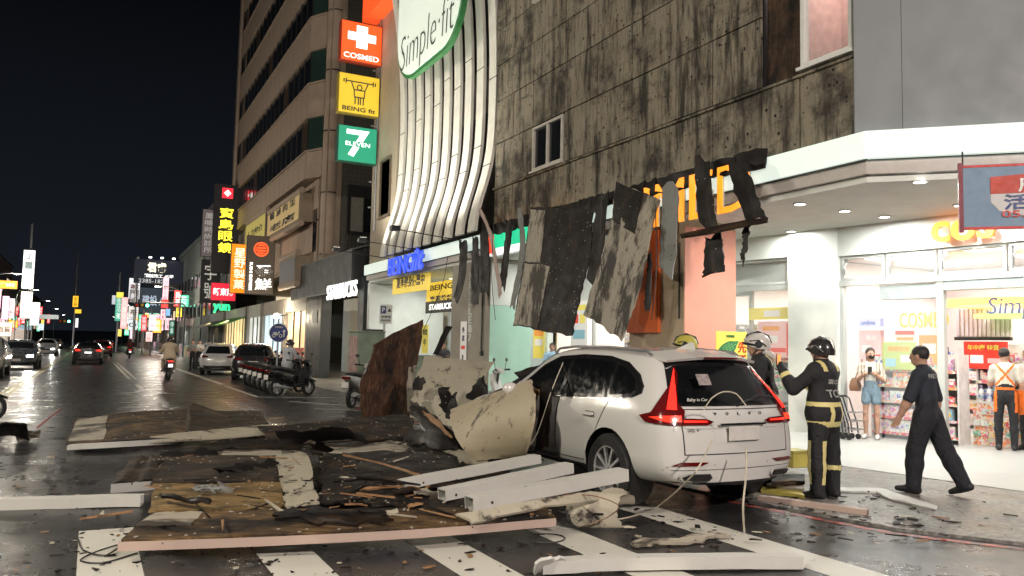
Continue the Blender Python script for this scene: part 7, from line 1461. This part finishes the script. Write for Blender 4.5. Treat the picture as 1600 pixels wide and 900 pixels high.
# MORE FRAGMENTS layered over the boards
FRG = [('black torn sheet folded over the dark long board', ((430, 676, .3), (520, 668, .42), (560, 676, .3)), ((440, 692, .16), (520, 688, .2), (575, 690, .16)), 'SOOT', .05), ('charred shard standing up behind the cream square', ((468, 702, .2), (500, 690, .36)), ((490, 712, .16), (520, 704, .2)), 'WOODC', .05),
 ('dark splintered sheet lying over the middle of the longest board', ((430, 800, .24), (520, 795, .3), (600, 802, .24)), ((440, 816, .2), (530, 815, .22), (610, 818, .2)), 'WOODC', .06), ('rotten brown sheet under the three white beams', ((600, 740, .2), (700, 730, .26), (800, 728, .24)), ((610, 765, .16), (700, 760, .2), (800, 752, .2)), 'WOODB', .06),
 ('torn brown sheet between the back boards and the speckled strip', ((340, 692, .14), (420, 684, .2), (470, 690, .14)), ((330, 704, .1), (420, 700, .12), (480, 706, .1)), 'WOODC', .05), ('pale ragged scrap at the foot of the bent cream cladding', ((700, 700, .2), (760, 712, .22)), ((690, 716, .14), (765, 728, .14)), 'CREAM', .05),
 ('black crumpled sheet at the foot of the leaning cream panel', ((640, 668, .34), (680, 676, .4), (720, 690, .3)), ((630, 690, .18), (676, 700, .2), (720, 706, .18)), 'SOOT', .07), ('grey shard on the light brown board', ((300, 762, .2), (350, 757, .24)), ((310, 770, .17), (362, 768, .17)), 'GREYB', .04),
 ('short dark batten across the light brown board', ((250, 772, .2), (330, 782, .2)), ((252, 777, .19), (332, 788, .19)), 'WOODC', .02), ('torn black sheet beyond the small grey brown board', ((255, 706, .14), (330, 702, .18)), ((250, 716, .1), (340, 714, .1)), 'SOOT', .05)]
for k, (lab, A, B, m, jg) in enumerate(FRG): slab('torn_fragment', lab, g3(*A), g3(*B), dict(SOOT=SOOT, WOODC=WOODC, WOODB=WOODB, CREAM=CREAM, GREYB=GREYB)[m], .02, jg, 12, 6, .022, 500 + k)
# left and right scraps
slab('dark_channel', 'dark crumpled channel lying at the left edge of the road', g3((-30, 660, .3), (20, 660, .32), (45, 662, .28)), g3((-30, 678, .1), (15, 680, .12), (44, 684, .05)), SOOT, .03, .04, 10, 6, .04); slab('grey_block', 'pale broken block under the dark channel at the left edge', g3((28, 676, .14), (58, 672, .14)), g3((30, 688, .02), (60, 684, .02)), CREAMD, .08, .02, 5, 4, .02); solo('rose_stick', MB().tube([G(58, 668, .1), G(95, 639, .25)], .02, 6), mat('stick_rose', (.35, .12, .12), .6), 'thin reddish stick leaning up from the dark channel', 'stick')
beam('slim rose grey trim lying on the pavement before the filming firefighter', G(1186, 778, .05), G(1356, 801, .05), .1, .06, BEAMP, group='trims on the pavement'); slab('gutter_piece', 'bent pale gutter length lying on the pavement by the walking man', g3((1312, 762, .07), (1372, 764, .08), (1390, 768, .08), (1465, 792, .06)), g3((1313, 768, .05), (1370, 770, .05), (1388, 779, .05), (1462, 797, .04)), BEAMW, .02, .01, 18, 4, .004, group='trims on the pavement')
yb_ = thing('yellow_crate', 'yellow crate standing behind the rear corner of the white car', 'crate', G(1240, 742, .03)); p = G(1241, 740, .03); YEL = mat('yellow_plastic', (.6, .52, .12), .5)
MB().box((p.x - .14, p.y - .12, .12), (p.x + .14, p.y + .12, .34)).build('shell', YEL, yb_, bevel=.01); MB().box((p.x - .15, p.y - .13, .30), (p.x + .15, p.y + .13, .345)).build('rim', mat('yellow_dark', (.4, .35, .08), .5), yb_, bevel=.005)
for k, (a, b, lab) in enumerate((((1190, 758, .08), (1256, 768, .08), 'lowest of the short boards piled beside the rear bumper'), ((1196, 750, .12), (1254, 756, .14), 'middle of the short boards piled beside the rear bumper'), ((1205, 745, .2), (1258, 744, .2), 'topmost of the short boards piled beside the rear bumper'))): slab('short_board', lab, [G(*a), G(*b)], [G(a[0], a[1] + 10, a[2] - .03), G(b[0], b[1] + 10, b[2] - .03)], (YEL, CREAMD, WOODB)[k], .04, .02, 6, 3, .01, group='short boards beside the rear bumper')
# strips hanging from the torn edge of the wall
GH = 'strips hanging from the torn wall'
slab('hanging_cladding', 'biggest hanging panel, pale on the left and charred black on the right', x3(0, (829, 322, 9.3), (822, 390, 9.15), (812, 450, 9.05), (803, 508, 9.0)), x3(0, (926, 330, 9.35), (922, 400, 9.2), (905, 470, 9.05), (893, 527, 9.0)), WOODC, .03, (.035, .03), 26, 14, .012, 5, group=GH, nails=50, parts=((.02, .45, .02, .28, CREAMD), (.46, .99, .02, .45, CREAMD)))
slab('hanging_cladding', 'twisted pale panel with a dark folded top, right of the biggest one', x3(0, (962, 283, 9.3), (955, 350, 9.2), (932, 430, 9.1), (912, 490, 9.0)), x3(0, (1030, 311, 9.3), (1016, 370, 9.15), (1000, 450, 9.0), (972, 532, 8.9)), CREAMD, .03, (.03, .022), 26, 12, .014, 6, group=GH, parts=((.0, .30, .03, .66, WOODC),))
HS = [('black strip with a bent grey tip, leftmost of all', [(718, 378, 9.2), (717, 430, 9.15), (708, 466, 9.1)], [(730, 376, 9.2), (728, 432, 9.15), (716, 470, 9.1)], SOOT),
      ('short black strip second from the left', [(738, 372, 9.25), (737, 420, 9.2), (737, 470, 9.15)], [(747, 370, 9.25), (749, 420, 9.2), (748, 473, 9.15)], SOOT), ('ragged black strip beside the red bit of lit fascia', [(748, 345, 9.25), (752, 400, 9.2), (752, 458, 9.15)], [(760, 342, 9.25), (765, 400, 9.2), (763, 462, 9.15)], WOODC),
      ('rose lath slanting across the green fascia', [(747, 326, 9.2), (762, 360, 9.1), (776, 430, 9.05), (778, 462, 9.0)], [(751, 325, 9.2), (767, 360, 9.1), (781, 430, 9.05), (784, 463, 9.0)], BEAMP), ('black strip hanging before the green fascia', [(791, 352, 9.25), (786, 400, 9.2), (778, 448, 9.15)], [(800, 350, 9.25), (796, 400, 9.2), (789, 452, 9.15)], SOOT),
      ('grey bent strip just left of the biggest panel', [(810, 330, 9.2), (812, 400, 9.15), (797, 478, 9.05)], [(817, 330, 9.2), (820, 402, 9.15), (804, 482, 9.05)], GREYB), ('dark red strip between the two hanging panels', [(934, 306, 9.25), (925, 380, 9.2), (916, 442, 9.1)], [(950, 303, 9.25), (944, 380, 9.2), (934, 446, 9.1)], WOODC),
      ('slim dark strip at the right edge of the twisted pale panel', [(1012, 400, 9.15), (1010, 440, 9.1), (1006, 478, 9.05)], [(1018, 396, 9.15), (1018, 440, 9.1), (1016, 480, 9.05)], SOOT), ('grey strip with a charred edge before the orange letters', [(1036, 290, 9.1), (1034, 360, 9.05), (1029, 426, 9.0)], [(1060, 288, 9.1), (1058, 360, 9.05), (1052, 431, 9.0)], GREYB),
      ('ragged dark strip hiding the orange letters, above the level plank', [(1086, 250, 9.15), (1088, 300, 9.1), (1092, 350, 9.05)], [(1108, 248, 9.15), (1112, 300, 9.1), (1122, 360, 9.0)], WOODC), ('lower end of the ragged strip below the level plank', [(1102, 368, 8.95), (1100, 410, 8.9), (1097, 440, 8.9)], [(1127, 366, 8.95), (1131, 400, 8.9), (1133, 424, 8.9)], WOODC),
      ('wide dark strip slanting over the last orange letter', [(1138, 256, 9.1), (1148, 300, 9.0), (1168, 348, 8.9)], [(1164, 252, 9.1), (1180, 300, 9.0), (1198, 343, 8.9)], SOOT), ('thin forked strip below the end of the level plank', [(1160, 357, 8.9), (1160, 385, 8.85), (1156, 404, 8.85)], [(1172, 354, 8.9), (1168, 385, 8.85), (1163, 408, 8.85)], SOOT)]
for k, (lab, A, B, m) in enumerate(HS): slab('hanging_strip', lab, x3(0, *A), x3(0, *B), m, .018, (.1, .026), 14, 4, .014, 40 + k, group=GH)
slab('level_plank', 'level charred plank caught between the hanging strips', x3(0, (1063, 367, 8.9), (1130, 352, 8.88), (1199, 340, 8.86)), x3(0, (1064, 372, 8.7), (1130, 360, 8.7), (1200, 346, 8.7)), WOODB, .03, .03, 12, 4, .01, 77, group=GH)
for k, (lab, pts) in enumerate((('black cable dangling between the two hanging claddings', [(940, 300, 9.0), (938, 400, 8.95), (946, 470, 8.9)]), ('black cable dangling right of the twisted cladding', [(1024, 320, 9.0), (1026, 420, 8.9), (1018, 500, 8.9)]), ('black cable dangling before the mint column', [(772, 340, 9.0), (768, 430, 8.95), (774, 500, 8.9)]), ('black wire sagging under the canopy at the left', [(700, 400, 9.0), (690, 450, 9.0), (660, 520, 9.0)]))): cable_pts = x3(0, *pts); solo('hanging_cable', MB().tube(resample(cable_pts, 14), .009, 6), BLACK, lab, 'cable', 'cables hanging from the torn wall')
# ragged sooty edge of the wall above the canopy
rg_ = random.Random(5); y = 9.2; k = 0
while y < 19.1:
    w_ = rg_.uniform(.35, .9); z0 = 4.42 - rg_.uniform(0, .3) * (1 if y < 14 else .6); slab('torn_edge', 'x', [Vector((9.31, y + w_, 4.86)), Vector((9.31, y, 4.86))], [Vector((9.285, y + w_, 4.6 - .1 * rg_.random())), Vector((9.285, y, 4.6 - .1 * rg_.random()))], WOODC if k % 2 else SOOT, .03, (.02, .03), 5, 4, .03, 300 + k)
    o = bpy.data.objects[[q_.name for q_ in bpy.data.objects if q_.name.startswith('torn_edge')][-1]]
    for key in ('label', 'category', 'group'): del o[key]
    mw = WM[o.name]; o.parent = cb; o.matrix_parent_inverse = WM[cb.name].inverted(); y += w_ * .95; k += 1
# crumbs and chips over the ground: too many and too small to count
cr_ = random.Random(21); q = MB(); CM = [WOODC, CREAM, SAWN, SOOT]
def chip(x, y, z, s_):
    n = cr_.choice((3, 4, 5)); a0 = cr_.uniform(0, 6); el = cr_.uniform(1, 3.2); ca, sa = math.cos(a0), math.sin(a0); pts = []
    for k in range(n): a = 2 * PI * k / n + cr_.uniform(-.3, .3); u, v = s_ * el * math.cos(a), s_ * math.sin(a); pts.append((x + u * ca - v * sa, y + u * sa + v * ca, z + cr_.uniform(0, s_ * .25)))
    q.prism(pts, (0, 0, s_ * .3), cr_.choice((0, 0, 0, 0, 0, 3, 3, 3, 3, 3, 1, 2)))
for _ in range(650):
    px, py = cr_.uniform(20, 1150), cr_.uniform(690, 898); p = G(px, py, .006)
    if p.y < 12: chip(p.x, p.y, .006, cr_.choice((.005, .007, .01, .014, .022)))
for _ in range(260):
    px, py = cr_.gauss(1300, 130), cr_.uniform(775, 850); p = G(px, py, .035); chip(p.x, p.y, .036, cr_.choice((.005, .01, .016, .03)))
for _ in range(130):
    px, py = cr_.gauss(560, 110), cr_.uniform(705, 800); p = G(px, py, .17); chip(p.x, p.y, .16, cr_.choice((.008, .012, .02)))
for _ in range(160):
    px, py = cr_.uniform(-20, 130), cr_.uniform(650, 780); p = G(px, py, .006); chip(p.x, p.y, .006, cr_.choice((.008, .012, .02)))
for _ in range(95):
    px, py = cr_.gauss(560, 150), cr_.uniform(690, 830); p = G(px, py, .15); a = cr_.uniform(0, 6.28); L_ = cr_.uniform(.08, .42); d = Vector((math.cos(a), math.sin(a), cr_.uniform(-.15, .25))); w_ = cr_.uniform(.006, .02); s_ = Vector((-math.sin(a), math.cos(a), 0)) * w_; zz = Vector((0, 0, cr_.uniform(.0, .06)))
    q.prism([p + zz - s_, p + zz + s_, p + zz + d * L_ + s_ * .2, p + zz + d * L_ * .9 - s_ * .4], (0, 0, w_ * .8), cr_.choice((0, 0, 0, 3, 3, 2, 2, 1)))
tag(q.build('debris_crumbs', CM), 'small dark and pale crumbs scattered over the crossing', 'debris', None, 'stuff')
# cables
def cable(label, pts, r=.008, m=None): P = [Vector(p) for p in pts]; return solo('cable', MB().tube(resample(P, 8 * len(P)), r, 6), m or mat('pale_cable', (.55, .5, .4), .6), label, 'cable', 'loose cables', smooth=True)
cable('pale cable running from the tailgate down to the crosswalk', [PD(1113, 688, 7.3), PD(1085, 740, 6.95), G(1030, 790, .02), G(985, 808, .012), G(930, 816, .012)]); cable('pale cable hanging straight down behind the number plate', [PD(1166, 700, 7.5), PD(1166, 740, 7.3), PD(1161, 790, 7.0), G(1163, 832, .012)], .009)
cable('pale cable stretched down the side of the white car', [PX(880, 566, 4.95), PX(862, 610, 4.66), PX(838, 680, 4.6), PX(818, 704, 4.5)], .006); cable('dark wire loop lying on the crosswalk at the left', [G(122, 842, .012), G(130, 860, .02), G(165, 868, .02), G(190, 850, .03), G(150, 862, .02), G(124, 876, .012), G(160, 880, .012), G(215, 864, .012)], .006, DARK)
cable('thin dark wire ring on the crosswalk near the curled sheet', [G(855 + 28 * math.cos(a), 841 + 7 * math.sin(a), .012) for a in np.linspace(0, 6.2, 12)], .005, DARK); cable('rose wires curling out of the curled sheet', [G(905, 825, .03), G(950, 808, .15), G(968, 790, .28), G(930, 775, .34), G(880, 772, .3)], .006, mat('wire_brown', (.25, .15, .1), .6))
cable('pale wires tangled on the rear window of the white car', [PD(1100, 640, 7.2), PD(1112, 622, 7.2), PD(1130, 612, 7.25), PD(1150, 615, 7.3), PD(1166, 634, 7.3)], .006)

# ------------------------------------------------------------------ street furniture by the coffee shop
GRN = mat('cabinet_green', (.2, .25, .19), .6, var=.25, scale=4); POST = mat('cabinet_poster', (.35, .22, .2), .6, var=.6, scale=9)
def cabinet(label, c, sx_, sy_, h, z0, doors, poster_=None, legs=None):
    t = thing('utility_cabinet', label, 'utility box', (c[0], c[1], .03), 0, 'utility cabinets by the kerb'); x0, x1, y0, y1 = c[0] - sx_ / 2, c[0] + sx_ / 2, c[1] - sy_ / 2, c[1] + sy_ / 2
    MB().box((x0, y0, z0), (x1, y1, z0 + h)).build('housing', GRN, t, bevel=.01); MB().box((x0 - .03, y0 - .03, z0 + h), (x1 + .03, y1 + .03, z0 + h + .05)).build('lid', GRN, t, bevel=.01)
    for k in range(doors): w_ = sx_ / doors; d = MB().box((x0 + k * w_ + .02, y0 - .015, z0 + .05), (x0 + (k + 1) * w_ - .02, y0, z0 + h - .05)).build('door', GRN, t); MB().box((x0 + (k + 1) * w_ - .1, y0 - .04, z0 + h * .5), (x0 + (k + 1) * w_ - .07, y0 - .015, z0 + h * .62)).build('handle', DARK, d)
    if poster_: MB().box((x0 - .012, y0 + .06, z0 + .15), (x0, y1 - .06, z0 + h - .1)).build('poster', poster_, t)
    if legs: MB().box((x0 + .05, y0 + .05, .03), (x1 - .05, y1 - .05, z0)).build('plinth', legs, t)
    return t
c_ = G(527, 628, .03); stp = NT('hazard_stripes'); co = stp.coords((1, 1, 1)); wv = stp.n('TexWave'); wv.bands_direction = 'DIAGONAL'; wv.inputs['Scale'].default_value = 1.6; stp.l(co, wv.inputs[0]); stp.base(stp.ramp(wv.outputs[1], [(.48, (.1, .04, .03)), (.52, (.035, .03, .03))])); stp.set(Roughness=.7)
cabinet('tall green utility cabinet with a faded red poster on its street side', (6.98, 22.2), .75, .9, 1.35, .6, 1, POST, stp.m)
cb2 = cabinet('wide low green utility cabinet right of the tall one', (8.0, 21.4), 1.5, .7, 1.25, .05, 3); MB().box((7.72, 21.02, .85), (7.78, 21.03, 1.2)).build('warning_label', mat('label_yellow', (.6, .5, .05), .5), cb2)
def pole_sign(label, px, top, base, Y, plate): 
    p = PY(px, top, Y); t = thing('sign_post', label, 'road sign', (p.x, Y, 0), 0, 'road signs on posts'); MB().tube([(p.x, Y + .05, 0), (p.x, Y + .05, p.z + .1)], .035, 8).build('post', STEEL, t); return t, p
BLU = mat('sign_blue', (.03, .05, .2), .4); 
t, p = pole_sign('round blue road sign with white scooter symbol beside the parked scooters', 435, 520, 0, 27.5, 0); c = Vector((p.x, 27.44, p.z)); MB().prism([c + UX * (.32 * math.cos(2 * PI * k / 28)) + UZ * (.32 * math.sin(2 * PI * k / 28)) for k in range(28)], (0, .02, 0)).build('disc', BLU, t)
q = MB(); q.tube([c + UX * (.31 * math.cos(2 * PI * k / 28)) + UZ * (.31 * math.sin(2 * PI * k / 28)) - UY * .01 for k in range(29)], .012, 6); q.build('rim', WHITE, t)
q = MB(); 
for x in (-.16, .06): q.tube([c + UX * (x + .05 * math.cos(a)) + UZ * (-.1 + .05 * math.sin(a)) - UY * .015 for a in np.linspace(0, 6.28, 13)], .012, 5)
q.tube([c + UX * -.16 + UZ * -.06 - UY * .015, c + UX * -.05 + UZ * -.07 - UY * .015, c + UX * .02 + UZ * .04 - UY * .015], .02, 5); q.obox(c + UX * -.12 + UZ * -.01 - UY * .015, UX, UZ, UY, .12, .05, .02); q.build('scooter_symbol', WHITE, t)
MB().prism([c + UX * (.17 + x) + UZ * z - UY * .008 for x, z in ((-.02, -.14), (.02, -.14), (.02, .04), (.06, .04), (0, .12), (-.06, .04), (-.02, .04))], (0, -.008, 0)).build('arrow', WHITE, t); q = MB(); text(q, '機車兩段', c + UZ * .19 - UY * .012, UX, UZ, .26, .06, .01, .006); q.build('lettering', WHITE, t)
t, p = pole_sign('white and blue parking plate on a post by the light blue wall', 602, 491, 0, 24.0, 0); c = Vector((p.x, 23.94, p.z)); MB().box((c.x - .2, c.y, c.z - .3), (c.x + .2, c.y + .02, c.z + .3)).build('plate', WALLW, t); MB().box((c.x - .17, c.y - .006, c.z + .02), (c.x + .0, c.y, c.z + .25)).build('blue_field', BLU, t)
q = MB(); text(q, 'P', c + UX * -.085 + UZ * .135 - UY * .014, UX, UZ, .09, .15, .03, .006); q.build('lettering', WHITE, t); q = MB(); text(q, '停車場', c + UZ * -.08 - UY * .008, UX, UZ, .3, .07, .01, .006); text(q, '由此進', c + UZ * -.19 - UY * .008, UX, UZ, .3, .06, .01, .006); q.build('lettering', INK, t); MB().prism([c + UX * (.1 + x) + UZ * (.13 + z) - UY * .004 for x, z in ((-.06, -.05), (.07, -.05), (.02, .06))], (0, -.006, 0)).build('symbol', INK, t)
pl = thing('menu_board', 'dark chalk menu board standing beyond the rusty upright panel', 'board', PY(584, 600, 25.5)); a, b = PY(570, 514, 25.5), PY(600, 585, 25.5); MB().box((a.x, 25.5, b.z - .9), (b.x, 25.55, a.z)).build('panel', mat('chalkboard', (.05, .06, .07), .6), pl); q = MB(); text(q, 'BB', Vector(((a.x + b.x) / 2, 25.49, a.z - .25)), UX, UZ, .4, .2, .0, .008); text(q, 'COFFEE', Vector(((a.x + b.x) / 2, 25.49, a.z - .55)), UX, UZ, .45, .14, .0, .008); q.build('lettering', LWC, pl)
# trolleys beside the woman
def trolley(label, base, k):
    t = thing('shopping_trolley', label, 'trolley', base, 0, 'folded trolleys by the shop window'); B0 = Vector(base)
    pts = [B0 + UZ * .78 + SN * .1, B0 + SU * .05 + UZ * .74 + SN * .08, B0 + SU * .08 + UZ * .5, B0 + SU * .15 + UZ * .3, B0 + SU * .17 + UZ * .12]
    for d in (0, .3): MB().tube([p + SN * d for p in pts], .014, 6).build('frame', DARK, t)
    MB().tube([pts[0], pts[0] + SN * .3], .018, 6).build('handle', BLACK, t)
    for d in (0, .3): MB().lathe([(.001, -.015), (.05, -.015), (.05, .015), (.001, .015)], pts[-1] + SN * d - UZ * .06, SN, 12).build('wheel', RUBBER, t)
    bk = MB()
    for zz in (.3, .45, .6): bk.tube([pts[2] + UZ * (zz - .6), pts[2] + UZ * (zz - .6) + SU * .22, pts[2] + UZ * (zz - .6) + SU * .22 + SN * .3, pts[2] + UZ * (zz - .6) + SN * .3], .008, 5)
    bk.build('basket_wires', STEEL, t)
for k, nm in enumerate(('leftmost', 'second from the left', 'third from the left', 'rightmost')): trolley('dark folding trolley beside the woman with the mask, %s' % nm, SP(SFs(1311) + k * .12, .08, .3), k)
t = thing('tool_case', 'grey and white equipment cases stacked before the white shop pillar', 'case', G(1243, 690, .06)); p = G(1243, 672, .06)
for k, (z0, z1, m_) in enumerate(((.0, .28, mat('case_grey', (.2, .21, .22), .5)), (.29, .55, mat('case_black', (.03, .03, .033), .5)), (.56, .8, mat('case_pale', (.45, .47, .5), .5)))): MB().box((p.x - .22, p.y - .2, .06 + z0), (p.x + .22, p.y + .2, .06 + z1)).build('box', m_, t, bevel=.015); MB().box((p.x - .23, p.y - .05, .06 + z1 - .08), (p.x - .22, p.y + .05, .06 + z1 - .04)).build('latch', STEEL, t)
t = thing('banner_stand', 'thin black display stand with a castor by the shop door post', 'stand', G(1484, 688, .08)); p = G(1484, 690, .09); MB().tube([p, p + UZ * 1.7], .014, 6).build('post', BLACK, t); MB().obox(p + SU * .0 + UZ * .08, SU, UZ, SN, .05, .04, .5).build('foot', BLACK, t); MB().lathe([(.001, -.015), (.04, -.015), (.04, .015), (.001, .015)], p + SN * .2 + UZ * .04, SU, 12).build('castor', RUBBER, t)
for k in range(4): MB().obox(p + UZ * (.4 + .38 * k), SU, UZ, SN, .05, .05, .04).build('clip', BLACK, t)
# dark scooter cut off by the left edge
q = G(-22, 662); scooter('dark scooter cut off by the left edge of the picture', (q.x - .55, q.y + .3, 0), math.radians(-70), SCB, group='scooters at the crossing')
